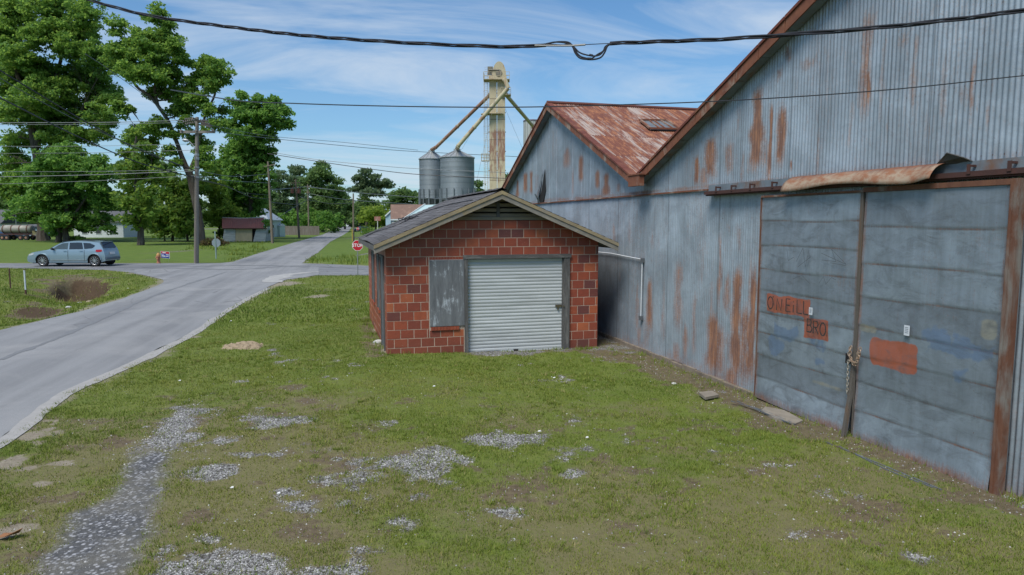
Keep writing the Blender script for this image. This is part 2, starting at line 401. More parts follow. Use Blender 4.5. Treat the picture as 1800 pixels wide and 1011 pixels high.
q = np.stack([idx[:-1, :-1], idx[:-1, 1:], idx[1:, 1:], idx[1:, :-1]], -1).reshape(-1, 4)
m_ground, nt, b = newmat('ground'); k = N(nt)
po = k.n('ShaderNodeNewGeometry').outputs['Position']
A1 = k.n('ShaderNodeAttribute', attribute_name='mask'); sp = k.n('ShaderNodeSeparateColor'); k.l(A1.outputs['Color'], sp.inputs[0])
GR, DI, SA = sp.outputs[0], sp.outputs[1], sp.outputs[2]; ST = A1.outputs['Alpha']
n1 = k.noise(po, .9, 6, .65); n2 = k.noise(po, 9, 6, .7); n3 = k.noise(po, 60, 4, .7); n4 = k.noise(po, .12, 4, .6)
c = k.mix(k.ramp(n1, [(.32, 0), (.68, 1)]), (.125, .165, .030), (.19, .21, .05))
c = k.mix(k.math('MULTIPLY', k.ramp(n2, [(.42, 0), (.7, 1)]), .55), c, (.055, .105, .018))
c = k.mix(k.math('MULTIPLY', k.ramp(n4, [(.42, 0), (.62, 1)]), .45), c, (.13, .18, .026))
c = k.mix(k.math('MULTIPLY', k.ramp(k.noise(po, 3.3, 5, .7), [(.53, 0), (.70, 1)]), .35), c, (.16, .13, .06))
c = k.mix(k.math('MULTIPLY', k.ramp(k.noise(k.map(po, (1, .35, 1)), .35, 6, .7), [(.45, 0), (.65, 1)]), .4), c, (.16, .19, .05))
c = k.mix(k.math('MULTIPLY', k.ramp(n3, [(.4, 0), (.7, 1)]), .45), c, (.03, .055, .012))
def edge(m, lo=.35, hi=.65, nz=.35):
    return k.ramp(k.math('ADD', m, k.math('MULTIPLY', k.math('SUBTRACT', n2, .5), nz)), [(lo, 0), (hi, 1)])
TH = k.attr('thin')
c = k.mix(k.math('MULTIPLY', k.ramp(k.math('ADD', TH, k.math('MULTIPLY', n2, .8)), [(.66, 0), (1.05, 1)]), .72), c, (.175, .145, .08))
dirt = k.mix(k.ramp(n2, [(.35, 0), (.65, 1)]), (.16, .118, .082), (.085, .060, .043))
dirt = k.mix(k.ramp(n3, [(.55, 0), (.7, 1)]), dirt, (.21, .18, .14))
jit = k.math('ADD', k.math('MULTIPLY', k.math('SUBTRACT', n2, .5), 1.2), k.math('MULTIPLY', k.math('SUBTRACT', n3, .5), 1.4))
c = k.mix(k.math('MULTIPLY', k.attr('lawn'), .7), c, k.mix(k.ramp(n1, [(.35, 0), (.65, 1)]), (.070, .125, .022), (.105, .165, .030)))
c = k.mix(k.math('MULTIPLY', k.ramp(k.math('ADD', DI, jit), [(.3, 0), (.75, 1)]), .85), c, dirt)
c = k.mix(k.ramp(k.math('ADD', k.attr('soil'), k.math('MULTIPLY', jit, .6)), [(.35, 0), (.65, 1)]), c, k.mix(n2, (.035, .022, .014), (.10, .068, .04)))
vo = k.n('ShaderNodeTexVoronoi'); k.l(po, vo.inputs['Vector']); vo.inputs['Scale'].default_value = 42
stone = k.mix(k.sep(vo.outputs['Color'])[0], (.12, .115, .11), (.36, .355, .35))
stone = k.mix(k.ramp(vo.outputs['Distance'], [(.4, 0), (.75, 1)]), stone, (.06, .055, .05))
gsp = k.math('ADD', GR, k.math('ADD', k.math('MULTIPLY', k.math('SUBTRACT', n2, .5), 1.3), k.math('MULTIPLY', k.math('SUBTRACT', n3, .5), 2.2)))
c = k.mix(k.math('MULTIPLY', k.ramp(gsp, [(.12, 0), (.5, 1)]), .6), c, dirt)
c = k.mix(k.ramp(gsp, [(.36, 0), (.72, 1)]), c, stone)
sand = k.mix(k.ramp(n2, [(.3, 0), (.7, 1)]), (.33, .29, .235), (.21, .175, .135)); sand = k.mix(k.ramp(n3, [(.52, 0), (.7, 1)]), sand, (.14, .11, .08))
c = k.mix(k.math('MULTIPLY', k.ramp(k.math('ADD', SA, jit), [(.35, 0), (.8, 1)]), .9), c, sand)
v2 = k.n('ShaderNodeTexVoronoi'); k.l(po, v2.inputs['Vector']); v2.inputs['Scale'].default_value = 26
peb = k.mix(k.ramp(k.sep(v2.outputs['Color'])[0], [(.2, 0), (.9, 1)]), (.075, .078, .085), (.40, .40, .42)); peb = k.mix(k.ramp(v2.outputs['Distance'], [(.3, 0), (.6, 1)]), peb, (.10, .10, .10))
peb = k.mix(k.ramp(n1, [(.45, 0), (.6, .5)]), peb, (.20, .185, .15)); 
c = k.mix(ST, c, peb)
k.l(c, b.inputs['Base Color']); b.inputs['Roughness'].default_value = .95; b.inputs['Specular IOR Level'].default_value = .15
k.bump(b, k.math('ADD', k.math('MULTIPLY', n3, .5), n2), .7, .04)
ground = np_mesh('ground', np.stack([gX, gY, gZ], -1), q.ravel(), np.full(len(q), 4), m_ground, smooth=True, attrs={'mask': np.stack([gr, di, sa, st], -1), 'thin': thin, 'soil': np.where((gX < -14) & (gY > 22) & (gY < 42), sst(-.22, .12, np.maximum(ell(gX, gY, 142, 500, 46, 11), ell(gX, gY, 70, 534, 38, 5)-.1)+.8*(fbm(gX, gY, 1.2, 44, 4)-.5)), 0), 'lawn': sst(46, 52, gY)})
tag(ground, 'mown grass lot with thin gravelly and bare patches', kind='structure')
# ---- roads
def polyobj(name, poly, z, m, step=.5, jit=.05, seed=1):
    P = []; n = len(poly)
    for i in range(n):
        a = np.array(poly[i]); b = np.array(poly[(i+1) % n]); L_ = np.hypot(*(b-a)); dist = np.hypot(*((a+b)/2))
        stp = max(.25, dist*.02); k_ = max(1, int(L_/stp))
        for j in range(k_):
            p = a+(b-a)*j/k_; e = np.array([-(b-a)[1], (b-a)[0]])/L_
            amp = jit*(1 if dist < 70 else .3)
            p = p+e*amp*2*((fbm(p[0], p[1], .8, seed, 4)-.5)*2.2); P.append((p[0], p[1], z))
    import bmesh
    bm = bmesh.new(); vs = [bm.verts.new(p) for p in P]; f = bm.faces.new(vs)
    bmesh.ops.triangulate(bm, faces=[f]); bmesh.ops.recalc_face_normals(bm, faces=bm.faces)
    if sum(f.normal.z for f in bm.faces) < 0: bmesh.ops.reverse_faces(bm, faces=bm.faces)
    me = bpy.data.meshes.new(name); bm.to_mesh(me); bm.free(); me.materials.append(m)
    o = bpy.data.objects.new(name, me); COL.objects.link(o); return o
def asphalt(name, base, dark, light, rot, crack=.5):
    m, nt, b = newmat(name); k = N(nt); po = k.n('ShaderNodeNewGeometry').outputs['Position']
    v = k.map(po, (1, 1, 1), (0, 0, rot)); sv = k.map(v, (1, .05, 1))
    tr = k.noise(sv, 1.3, 4, .55); bl = k.noise(v, .35, 6, .65, .5); fi = k.noise(po, 90, 3, .8); f2 = k.noise(po, 22, 3, .7)
    c = k.mix(k.ramp(tr, [(.42, 0), (.62, 1)]), base, dark)
    c = k.mix(k.math('MULTIPLY', k.ramp(bl, [(.48, 0), (.68, 1)]), .6), c, light)
    vo = k.n('ShaderNodeTexVoronoi', feature='DISTANCE_TO_EDGE'); k.l(k.map(k.mix(.12, po, k.noise(po, 1.2, 4, .6)), (1, 1, 1)), vo.inputs['Vector']); vo.inputs['Scale'].default_value = .55
    cr = k.math('MULTIPLY', k.ramp(vo.outputs['Distance'], [(.004, 1), (.014, 0)]), k.ramp(k.noise(po, .25, 3), [(.5, 0), (.6, crack)]))
    c = k.mix(cr, c, (.05, .05, .052))
    c = k.mix(k.math('MULTIPLY', k.ramp(fi, [(.35, 0), (.7, 1)]), .7), c, tuple(x*.55 for x in base))
    c = k.mix(k.math('MULTIPLY', k.ramp(f2, [(.6, 0), (.75, 1)]), .4), c, tuple(x*1.4 for x in base))
    k.l(c, b.inputs['Base Color']); b.inputs['Roughness'].default_value = .9; b.inputs['Specular IOR Level'].default_value = .2
    k.bump(b, fi, .4, .006); return m
m_asph = asphalt('faded_asphalt', (.265, .268, .275), (.19, .193, .20), (.35, .345, .34), -.22)
m_asph2 = asphalt('patched_asphalt', (.215, .22, .232), (.14, .145, .155), (.34, .33, .32), 1.5, .9)
tag(polyobj('road', MAINROAD, .012, m_asph, seed=3), 'pale asphalt road running past the lot', kind='structure')
tag(polyobj('side_road', SIDEROAD, .006, m_asph2, seed=8), 'cross road of grey asphalt', kind='structure')
# tyre worn dark line and sandy shoulder
def ribbon(name, pts, w, z, m, seed=0, wj=.4, z2=None):
    pts = [np.array(p[:2]) for p in pts]; V = []; n = len(pts)
    for i, p in enumerate(pts):
        t = pts[min(i+1, n-1)]-pts[max(i-1, 0)]; t = t/np.hypot(*t); e = np.array([-t[1], t[0]])
        k0 = w*(1+wj*4*(fbm(p[0]*1.0, p[1], .9, seed, 4)-.5)); k1 = w*(1+wj*4*(fbm(p[0], p[1]+50, .9, seed+5, 4)-.5))
        V += [(*(p-e*max(k0, .01)), z), (*(p+e*max(k1, .01)), z if z2 is None else z2)]
    L_ = []
    for i in range(n-1): L_ += [2*i, 2*i+2, 2*i+3, 2*i+1]
    return np_mesh(name, V, L_, [4]*(n-1), m)
m_shoulder = pm('road_sand', (.37, .355, .34), (.29, .28, .265), 7, .95, bump=.4)
sh = catm([G(*p)[:2] for p in [(470, 507), (420, 533), (368, 566), (325, 594), (222, 644), (109, 694), (0, 776)]]+[(-6.35, 5)], 24)
sh = [np.array(p)+np.array([.06, .0]) for p in sh]
tag(ribbon('road_shoulder', sh, .11, .018, m_shoulder, 4, .35, .010), 'pale sandy edge of the road', kind='structure')
m_crk = pm('tar_seam', (.155, .16, .168), (.20, .205, .215), 6, .9)
cl = catm([G(*p)[:2] for p in [(0, 634), (90, 600), (180, 560), (260, 525), (330, 500), (400, 478)]], 24)
tag(ribbon('road_seam', cl, .075, .017, m_crk, 9, .9), 'dark worn seam along the road', kind='structure')
for pl, zz_ in (([(230, 474), (300, 472), (420, 474), (510, 468), (580, 470), (640, 474)], .020), ([(250, 470), (360, 468.5), (460, 467), (540, 470)], .022)):
    tag(ribbon('tar_seam', catm([G(*p)[:2] for p in pl], 16), .16, zz_, m_crk, 12, .8), 'dark patch line across the junction', kind='structure')
m_patch = pm('light_patch', (.42, .41, .39), (.27, .265, .26), 2.5, .95, bump=.3)
tag(ribbon('worn_patch', catm([G(*p)[:2] for p in [(478, 497), (492, 486), (520, 481), (560, 478)]], 16), .35, .0215, m_patch, 22, .9), 'pale crumbled asphalt at the junction corner', kind='structure')
# ---- grass blades
m_grass, nt, b = newmat('grass_blade'); k = N(nt); t = k.attr('tone')
c = k.ramp(t, [(0, (.085, .14, .022)), (.45, (.16, .22, .032)), (.8, (.24, .265, .05)), (1, (.36, .30, .14))])
k.l(c, b.inputs['Base Color']); b.inputs['Roughness'].default_value = .6; b.inputs['Specular IOR Level'].default_value = .25
tr = k.n('ShaderNodeBsdfTranslucent'); k.l(c, tr.inputs[0]); mx = k.n('ShaderNodeMixShader'); mx.inputs[0].default_value = .3
k.l(b.outputs[0], mx.inputs[1]); k.l(tr.outputs[0], mx.inputs[2]); k.l(mx.outputs[0], nt.nodes['Material Output'].inputs[0])
def rd_max(x, y): return np.maximum(poly_sd(x, y, MAINROAD), poly_sd(x, y, SIDEROAD))
def blades(name, y0, y1, dens, hgt, wid, label, xl=None):
    xs = []; ys = []
    n = 0
    step = 1.0
    for yy in np.arange(y0, y1, step):
        xa = -.80*(yy+step)-.6; xb = .80*(yy+step)+.6
        xb = min(xb, 9); xa = max(xa, -34)
        dd = dens(yy+step/2); N_ = int((xb-xa)*step*dd)
        xs.append(rng.uniform(xa, xb, N_)); ys.append(rng.uniform(yy, yy+step, N_))
    x = np.concatenate(xs); y = np.concatenate(ys)
    gd, gr, di, sa, st, th = ground_masks(x, y)
    cl = fbm(x, y, .35, 91, 3); big = fbm(x, y, 2.5, 191, 3)
    p = gd**1.5*(.35+1.3*sst(.3, .62, cl))+.05*(1-st)
    q_ = (x-P0[0])*n_[0]+(y-P0[1])*n_[1]
    u = (x-F0[0])*n_[0]+(y-F0[1])*n_[1]; v = (x-F0[0])*d_[0]+(y-F0[1])*d_[1]
    ok = (rng.random(len(x)) < p) & (q_ < -.12) & ~((u > 0) & (u < 5.12) & (v > 0) & (v < 6)) & (rd_max(x, y) < .02-.12*rng.random(len(x)))
    x, y, gd, th, cl, big = x[ok], y[ok], gd[ok], th[ok], cl[ok], big[ok]
    n = len(x); z = height(x, y)
    h = hgt(y)*(.45+.9*rng.random(n))*(.6+.7*cl)*(1-.35*th); w = wid(y)*(.7+.6*rng.random(n))
    a = rng.uniform(0, 2*np.pi, n); lean = h*rng.uniform(.1, .9, n); la = rng.uniform(0, 2*np.pi, n)
    V = np.empty((n, 3, 3))
    V[:, 0] = np.stack([x-np.cos(a)*w, y-np.sin(a)*w, z-.005], -1); V[:, 1] = np.stack([x+np.cos(a)*w, y+np.sin(a)*w, z-.005], -1)
    V[:, 2] = np.stack([x+np.cos(la)*lean, y+np.sin(la)*lean, z+h], -1)
    tone = np.clip(.42+.28*(rng.random(n)-.5)+.9*(big-.5)+.22*th+.4*(cl-.5), 0, .86); dry = rng.random(n) < (.05+.10*th); tone[dry] = .85+.15*rng.random(dry.sum())
    o = np_mesh(name, V.reshape(-1, 3), np.arange(3*n), np.full(n, 3), m_grass, attrs={'tone': np.repeat(tone, 3)})
    print(name, n)
    return tag(o, label, 'grass', kind='stuff')
blades('grass', 4.6, 20, lambda y: 3300 if y < 8 else 2300 if y < 11 else 1300 if y < 15 else 800, lambda y: .034+.0*y, lambda y: .0028+.00034*y, 'short green blades of grass across the near lot')
def clumps(name, n, label):
    y = rng.uniform(4.8, 17, n); x = rng.uniform(-1, 1, n)*(.8*y+.5); gd, gr, di, sa, st, th = ground_masks(x, y)
    q_ = (x-P0[0])*n_[0]+(y-P0[1])*n_[1]; u = (x-F0[0])*n_[0]+(y-F0[1])*n_[1]; v = (x-F0[0])*d_[0]+(y-F0[1])*d_[1]
    ok = (rng.random(n) < (gd*.75+.12)*(1-st)*sst(.42, .62, fbm(x, y, .8, 301, 4))) & (q_ < -.2) & ~((u > -.1) & (u < 5.3) & (v > -.1)) & (rd_max(x, y) < -.1)
    x, y = x[ok], y[ok]; m = len(x); K = 15; sp = rng.uniform(.012, .05, m)
    X = np.repeat(x, K)+rng.normal(size=m*K)*np.repeat(sp, K); Y_ = np.repeat(y, K)+rng.normal(size=m*K)*np.repeat(sp, K); Z = height(X, Y_)
    h = np.repeat(rng.uniform(.03, .075, m), K)*rng.uniform(.4, 1.1, m*K); w = (.002+.00028*Y_)*rng.uniform(.8, 1.4, m*K); a = rng.uniform(0, 6.28, m*K)
    dx = (X-np.repeat(x, K)); dy = (Y_-np.repeat(y, K)); nn = np.hypot(dx, dy)+1e-6; ln = h*rng.uniform(.3, 1.0, m*K)
    V = np.empty((m*K, 3, 3)); V[:, 0] = np.stack([X-np.cos(a)*w, Y_-np.sin(a)*w, Z-.004], -1); V[:, 1] = np.stack([X+np.cos(a)*w, Y_+np.sin(a)*w, Z-.004], -1); V[:, 2] = np.stack([X+dx/nn*ln, Y_+dy/nn*ln, Z+h], -1)
    tn = np.clip(np.repeat(rng.choice([.38, .52, .66, .78, .94], m, p=[.15, .3, .3, .17, .08]), K)+rng.normal(0, .06, m*K), 0, 1)
    print('clumps', m); return tag(np_mesh(name, V.reshape(-1, 3), np.arange(3*m*K), np.full(m*K, 3), m_grass, attrs={'tone': np.repeat(tn, 3)}), label, 'grass', kind='stuff')
clumps('grass_clumps', 14000, 'taller grass clumps and dry tufts scattered over the lot')
blades('grass', 20, 44, lambda y: 260 if y < 30 else 110, lambda y: .075, lambda y: .016+0*y, 'mown grass between the garage and the crossing')
# tall weeds tufts along the foot of the walls and the verge
def tufts(name, pts, nb, hh, label, spread=.08):
    V = []; T = []
    for (px, py, sc) in pts:
        g = G(px, py); 
        for _ in range(nb):
            x = g[0]+random.gauss(0, spread); y = g[1]+random.gauss(0, spread)
            if rd_max(np.array([x]), np.array([y]))[0] > -.05: continue
            z = float(height(np.array([x]), np.array([y]))[0]); a = random.uniform(0, 6.28); h = hh*sc*random.uniform(.4, 1.1); w_ = .005*max(1, y/9)
            l = random.uniform(.1, .6)*h; la = random.uniform(0, 6.28)
            V += [(x-math.cos(a)*w_, y-math.sin(a)*w_, z), (x+math.cos(a)*w_, y+math.sin(a)*w_, z), (x+math.cos(la)*l, y+math.sin(la)*l, z+h)]; T += [random.uniform(.2, .75) if name != 'dry_weeds' else random.uniform(.86, 1)]*3
    o = np_mesh(name, V, list(range(len(V))), [3]*(len(V)//3), m_grass, attrs={'tone': T})
    return tag(o, label, 'grass', kind='stuff')
tp = []
for i in range(60):
    s = random.uniform(-5.4, 4.5); p = WP(s, 0, -random.uniform(.02, .3)); 
    t_ = [p[0], p[1]]; tp.append(t_)
def to_px(x, y, z=0):
    Y = y*cP-(z-CAMH)*sP; Zc = y*sP+(z-CAMH)*cP
    return 900+FPX*x/Y, 505.5-FPX*Zc/Y
tl = [(*to_px(a, b), random.uniform(.5, 1.2)) for a, b in tp]
for i in range(24):
    p = BP(random.uniform(-.2, 5.1), 0, -random.uniform(.03, .15)); tl.append((*to_px(p[0], p[1]), random.uniform(.4, .9)))
for i in range(30):
    p = BP(-random.uniform(.03, .2), 0, random.uniform(0, 5.8)); tl.append((*to_px(p[0], p[1]), random.uniform(.5, 1.2)))
tufts('weeds', tl, 16, .11, 'weeds growing at the foot of the walls')
tufts('dry_weeds', [(random.gauss(120, 45), random.gauss(500, 9), random.uniform(.4, 1.3)) for _ in range(45)], 14, .20, 'dry brownish weeds hanging in the ditch', .2)
tufts('verge_grass', [(random.uniform(395, 530), random.uniform(440, 462), random.uniform(.5, 1.3)) for _ in range(70)]+[(random.uniform(535, 645), random.uniform(450, 466), random.uniform(.6, 1.2)) for _ in range(50)]+[(random.uniform(330, 470), random.uniform(425, 440), random.uniform(.5, 1.2)) for _ in range(70)], 14, .35, 'rough tall grass on the verge beyond the crossing', .35)
# ---- loose gravel
m_gravel, nt, b = newmat('loose_gravel'); k = N(nt); c = k.ramp(k.attr('tone'), [(0, (.13, .125, .12)), (.6, (.29, .285, .28)), (1, (.52, .51, .50))])
k.l(c, b.inputs['Base Color']); b.inputs['Roughness'].default_value = .9
n = 420000; y = rng.uniform(4.6, 15.5, n)**1.0; x = rng.uniform(-1, 1, n)*(.8*y+.5)
gd, gr, di, sa, st, th = ground_masks(x, y); q_ = (x-P0[0])*n_[0]+(y-P0[1])*n_[1]
cl = fbm(x, y, .16, 55, 3)
u = (x-F0[0])*n_[0]+(y-F0[1])*n_[1]; v = (x-F0[0])*d_[0]+(y-F0[1])*d_[1]
ok = (rng.random(n) < np.clip(gr**1.5*sst(.3, .6, cl)*1.2+.05*di+.012*th+.0, 0, 1)) & (q_ < -.05) & (rd_max(x, y) < 0) & ~((u > 0) & (u < 5.12) & (v > 0))
x, y = x[ok], y[ok]; n = len(x); z = height(x, y); r = .0035+.009*rng.random(n)**3+.0003*y
base = np.array([(1, 0, 0), (0, 1, 0), (-1, 0, 0), (0, -1, 0), (0, 0, .8), ]); V = np.empty((n, 5, 3))
a = rng.uniform(0, 6.28, n)
for j, q in enumerate(base):
    s1 = r*(.7+.6*rng.random(n)); V[:, j, 0] = x+s1*(q[0]*np.cos(a)-q[1]*np.sin(a)); V[:, j, 1] = y+s1*(q[0]*np.sin(a)+q[1]*np.cos(a)); V[:, j, 2] = z+s1*q[2]-.001
fi = np.array([(0, 1, 4), (1, 2, 4), (2, 3, 4), (3, 0, 4)]).ravel(); L_ = (np.arange(n)[:, None]*5+fi[None]).ravel()
tone = np.repeat(rng.random(n), 5)
tag(np_mesh('gravel', V.reshape(-1, 3), L_, np.full(n*4, 3), m_gravel, attrs={'tone': tone}), 'loose grey gravel showing through the thin grass', 'gravel', kind='stuff'); print('gravel', n)
# ================================================================== WAREHOUSE
m_galv = galv_mat('galvanised_sheet', (.31, .36, .41), (.20, .235, .265))
m_galv2 = galv_mat('galvanised_door', (.265, .315, .36), (.18, .215, .24), uvsheet=3.1, seams=False)
m_rtrim = pm('rusty_trim', (.22, .085, .045), (.13, .045, .028), 5, .85, bump=.3, c3=(.30, .24, .19), stretch=(1, 1, .6))
m_dtrim = pm('dark_rust', (.075, .03, .024), (.05, .026, .022), 8, .8, bump=.3)
m_gtrim = pm('grey_trim', (.21, .25, .28), (.14, .16, .18), 4, .6, .2, c3=(.19, .10, .06))
m_conc = pm('old_concrete', (.26, .215, .165), (.15, .12, .095), 5, .95, bump=.5, c3=(.11, .09, .07))
m_black = pm('black', (.012, .012, .013), None, 5, .9, bump=0)
WHB = WP(6.5, 0)
wh = empty('warehouse', WHB, 'long corrugated metal warehouse with rust streaks and two gables', 'warehouse')
GZ, VS, VZ, PK, PKZ, FE = 3.61, 4.55, 3.93, 10.95, 6.69, 17.4
NS_, NPK, NPZ = -14.0, -4.7, 7.68
def top(s):
    a = np.where(s > PK, VZ+(FE-s)*(PKZ-VZ)/(FE-PK), VZ+(s-VS)*(PKZ-VZ)/(PK-VS))
    b_ = np.where(s > NPK, VZ+(VS-s)*(NPZ-VZ)/(VS-NPK), VZ+(s-NS_)*(NPZ-VZ)/(NPK-NS_))
    return np.where(s > VS, a, b_)
streaks = [(1226, 270, 330, 8, .9), (1252, 235, 320, 24, .8), (1284, 245, 310, 20, .55), (1335, 140, 310, 26, .95), (1328, 225, 290, 12, .8), (1358, 170, 330, 9, .85), (1377, 175, 300, 16, .85), (1395, 280, 300, 6, .8),
 (1530, 0, 230, 24, .62), (1530, 120, 175, 9, .9), (1612, 40, 220, 14, .45), (1592, 55, 85, 26, .45), (1668, 70, 230, 14, .42), (1718, 85, 210, 9, .66), (1700, 140, 190, 22, .4), (1443, 220, 310, 9, .4),
 (1388, 80, 110, 14, .55), (1425, 100, 122, 45, .5), (1372, 120, 140, 14, .5), (1660, 0, 15, 6, .8), (1310, 260, 325, 8, .45), (1480, 40, 60, 20, .3),
 (1080, 390, 440, 8, .5), (1143, 480, 590, 11, .78), (1138, 540, 650, 14, .4), (1107, 380, 440, 10, .42), (1148, 400, 440, 7, .4), (1195, 440, 600, 18, .55), (1205, 560, 640, 10, .6), (1189, 600, 640, 16, .6), (1255, 540, 665, 22, .85), (1268, 395, 560, 8, .62), (1298, 450, 690, 20, .95), (1294, 500, 690, 30, .6), (1325, 450, 690, 16, .9),
 (1301, 395, 445, 9, .5), (1312, 520, 692, 30, .7), (1262, 560, 670, 30, .7), (1168, 470, 620, 10, .4), (1222, 500, 640, 8, .5), (1090, 440, 560, 8, .3), (1236, 420, 520, 7, .35), (1280, 470, 560, 12, .6), (1345, 235, 300, 22, .5), (1240, 290, 330, 20, .6), (1300, 180, 250, 10, .35), (1460, 60, 200, 8, .3), (1500, 150, 280, 10, .35), (1560, 30, 250, 12, .35), (1640, 100, 260, 10, .3), (1750, 120, 250, 10, .35), (1285, 640, 700, 46, .72), (1190, 622, 645, 34, .55), (1121, 480, 600, 8, .45), (1124, 570, 610, 10, .5), (1252, 480, 600, 10, .4), (1320, 430, 600, 8, .45),
 (911, 312, 352, 7, .85), (925, 300, 343, 7, .85), (935, 296, 345, 6, .85), (974, 215, 300, 5, .35), (998, 255, 300, 11, .62), (1009, 290, 352, 4, .5), (1023, 268, 325, 8, .85), (1052, 295, 335, 7, .8), (1067, 300, 350, 11, .9), (1088, 320, 340, 7, .5), (945, 300, 340, 10, .35)]
ST_ = []
for (x, y0, y1, wp, sg) in streaks:
    s0, z0 = WS(x, y0); s1, z1 = WS(x, y1); w0 = abs(WS(x-wp/2, (y0+y1)/2)[0]-WS(x+wp/2, (y0+y1)/2)[0]); ST_.append((s0, z0, z1, w0*.85, min(1.1, sg*1.15)))
def rustmap(s, z):
    r = np.zeros(s.shape)
    wob = (fbm(s, z, .5, 61, 3)-.5)
    for (c0, zt, zb, hw, sg) in ST_:
        rel = (zt-z)/(zt-zb); ww = hw*(.8+.5*np.clip(rel, 0, 1)+.9*(vn(s*0+c0, z, .25, 5)-.5))
        a = 1-np.abs(s-c0-wob*.12)/ww
        m_ = sst(0, .95, a)*sst(-.06, .25, rel)*sst(1.12, .7, rel)
        r = np.maximum(r, m_*sg)
    r = r*.95
    r = np.maximum(r, .5*sst(.30, .0, z)*(.4+1.0*fbm(s, z, .5, 77, 3)))       # splash rust at the foot
    r = np.maximum(r, .62*sst(.10, .0, np.abs(z-GZ-.05))*(.5+fbm(s, z*0, .4, 78, 3)))
    r = np.maximum(r, .18+.25*(fbm(s*2.5, z*.35, 1., 79, 4)-.4))
    return r
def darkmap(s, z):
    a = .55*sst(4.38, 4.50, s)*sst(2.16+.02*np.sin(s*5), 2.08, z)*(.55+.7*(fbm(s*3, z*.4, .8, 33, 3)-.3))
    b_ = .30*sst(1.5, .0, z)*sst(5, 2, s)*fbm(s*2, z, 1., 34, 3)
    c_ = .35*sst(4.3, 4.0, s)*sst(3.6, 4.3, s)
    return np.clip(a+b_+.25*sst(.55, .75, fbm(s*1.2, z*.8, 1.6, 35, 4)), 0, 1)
def sheet_panel(name, s0, s1, zfun0, zfun1, off, rows, pitch, amp, mat, parent, samp=7, flatfrom=None, flap=0.):
    nS = int((s1-s0)/pitch*samp)+1; s = np.linspace(s0, s1, nS); t = np.linspace(0, 1, rows)
    S, T = np.meshgrid(s, t); Z0 = zfun0(S); Z1 = zfun1(S); Zz = Z0+(Z1-Z0)*T
    A_ = amp*np.ones_like(S)
    if flatfrom is not None: A_ = np.where(S > flatfrom, amp*.28, amp)
    O = off+A_*np.sin(2*np.pi*S/pitch)+.018*(fbm(S, Zz, .9, 41, 3)-.5)
    if flatfrom is not None:
        O = O-np.where(S > flatfrom, .016*np.exp(-(((S-flatfrom) % .72-.36)/.018)**2), 0)
    # sheet laps
    O = O-.004*np.floor(((S % .66)/.66)*1.0+.5)
    O = O - flap*sst(.06, 0, T)
    V = np.stack([P0[0]+S*d_[0]+O*n_[0], P0[1]+S*d_[1]+O*n_[1], Zz], -1).reshape(-1, 3)
    idx = np.arange(rows*nS).reshape(rows, nS); q = np.stack([idx[:-1, :-1], idx[1:, :-1], idx[1:, 1:], idx[:-1, 1:]], -1).reshape(-1, 4)
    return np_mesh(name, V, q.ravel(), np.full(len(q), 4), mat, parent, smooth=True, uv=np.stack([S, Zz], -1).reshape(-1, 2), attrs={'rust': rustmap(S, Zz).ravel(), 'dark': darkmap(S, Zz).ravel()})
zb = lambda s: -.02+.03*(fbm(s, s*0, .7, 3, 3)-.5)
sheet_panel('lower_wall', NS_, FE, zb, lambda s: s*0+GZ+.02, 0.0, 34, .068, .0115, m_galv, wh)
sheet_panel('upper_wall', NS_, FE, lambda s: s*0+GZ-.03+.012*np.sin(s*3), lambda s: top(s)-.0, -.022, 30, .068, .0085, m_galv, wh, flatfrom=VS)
# torn hole in the far gable with a bent flap
hs = [WS(957, 298, -.06), WS(958.5, 335, -.06), WS(954, 358, -.06), WS(948, 357, -.06), WS(947, 345, -.06), WS(951, 338, -.06)]
MB().prism([WP(a, z, -.05) for a, z in hs], (n_[0]*.012, n_[1]*.012, 0)).build('torn_hole', m_black, wh)
MB().add([WP(*WS(951, 330), -.05), WP(*WS(957, 298), -.05), WP(*WS(951, 352), -.16), WP(*WS(946, 345), -.10)], [(0, 1, 2), (0, 2, 3)]).add([WP(*WS(950, 356), -.06), WP(*WS(949, 341), -.2), WP(*WS(952, 342), -.2), WP(*WS(953, 357), -.06)], [(0, 1, 2, 3)]).build('bent_sheet_flap', m_gtrim, wh)
# sill, flashing line
f = MB(); sx = np.arange(-14, 17.4, .5)
for a in sx: f.wbox(a, a+.497, -.35, -.015+.01*math.sin(a*7), -.05-.03*random.random(), .15)
f.build('concrete_footing', m_conc, wh)
f = MB(); f.wbox(-.6, FE, GZ-.02, GZ+.012, -.052, -.034); f.build('flashing_strip', m_rtrim, wh)
# side / back walls
f = MB()
f.add([WP(FE, 0, 0), WP(FE, 0, 26), WP(FE, VZ, 26), WP(FE, VZ, 0)], [(0, 1, 2, 3)])
f.add([WP(NS_, 0, 0), WP(NS_, 0, 26), WP(NS_, VZ, 26), WP(NS_, VZ, 0)], [(3, 2, 1, 0)])
bk = [WP(FE, 0, 26), WP(NS_, 0, 26), WP(NS_, VZ, 26), WP(NPK, NPZ, 26), WP(VS, VZ, 26), WP(PK, PKZ, 26), WP(FE, VZ, 26)]
f.add(bk, [tuple(range(7))]); f.build('rear_wall', m_gtrim, wh)
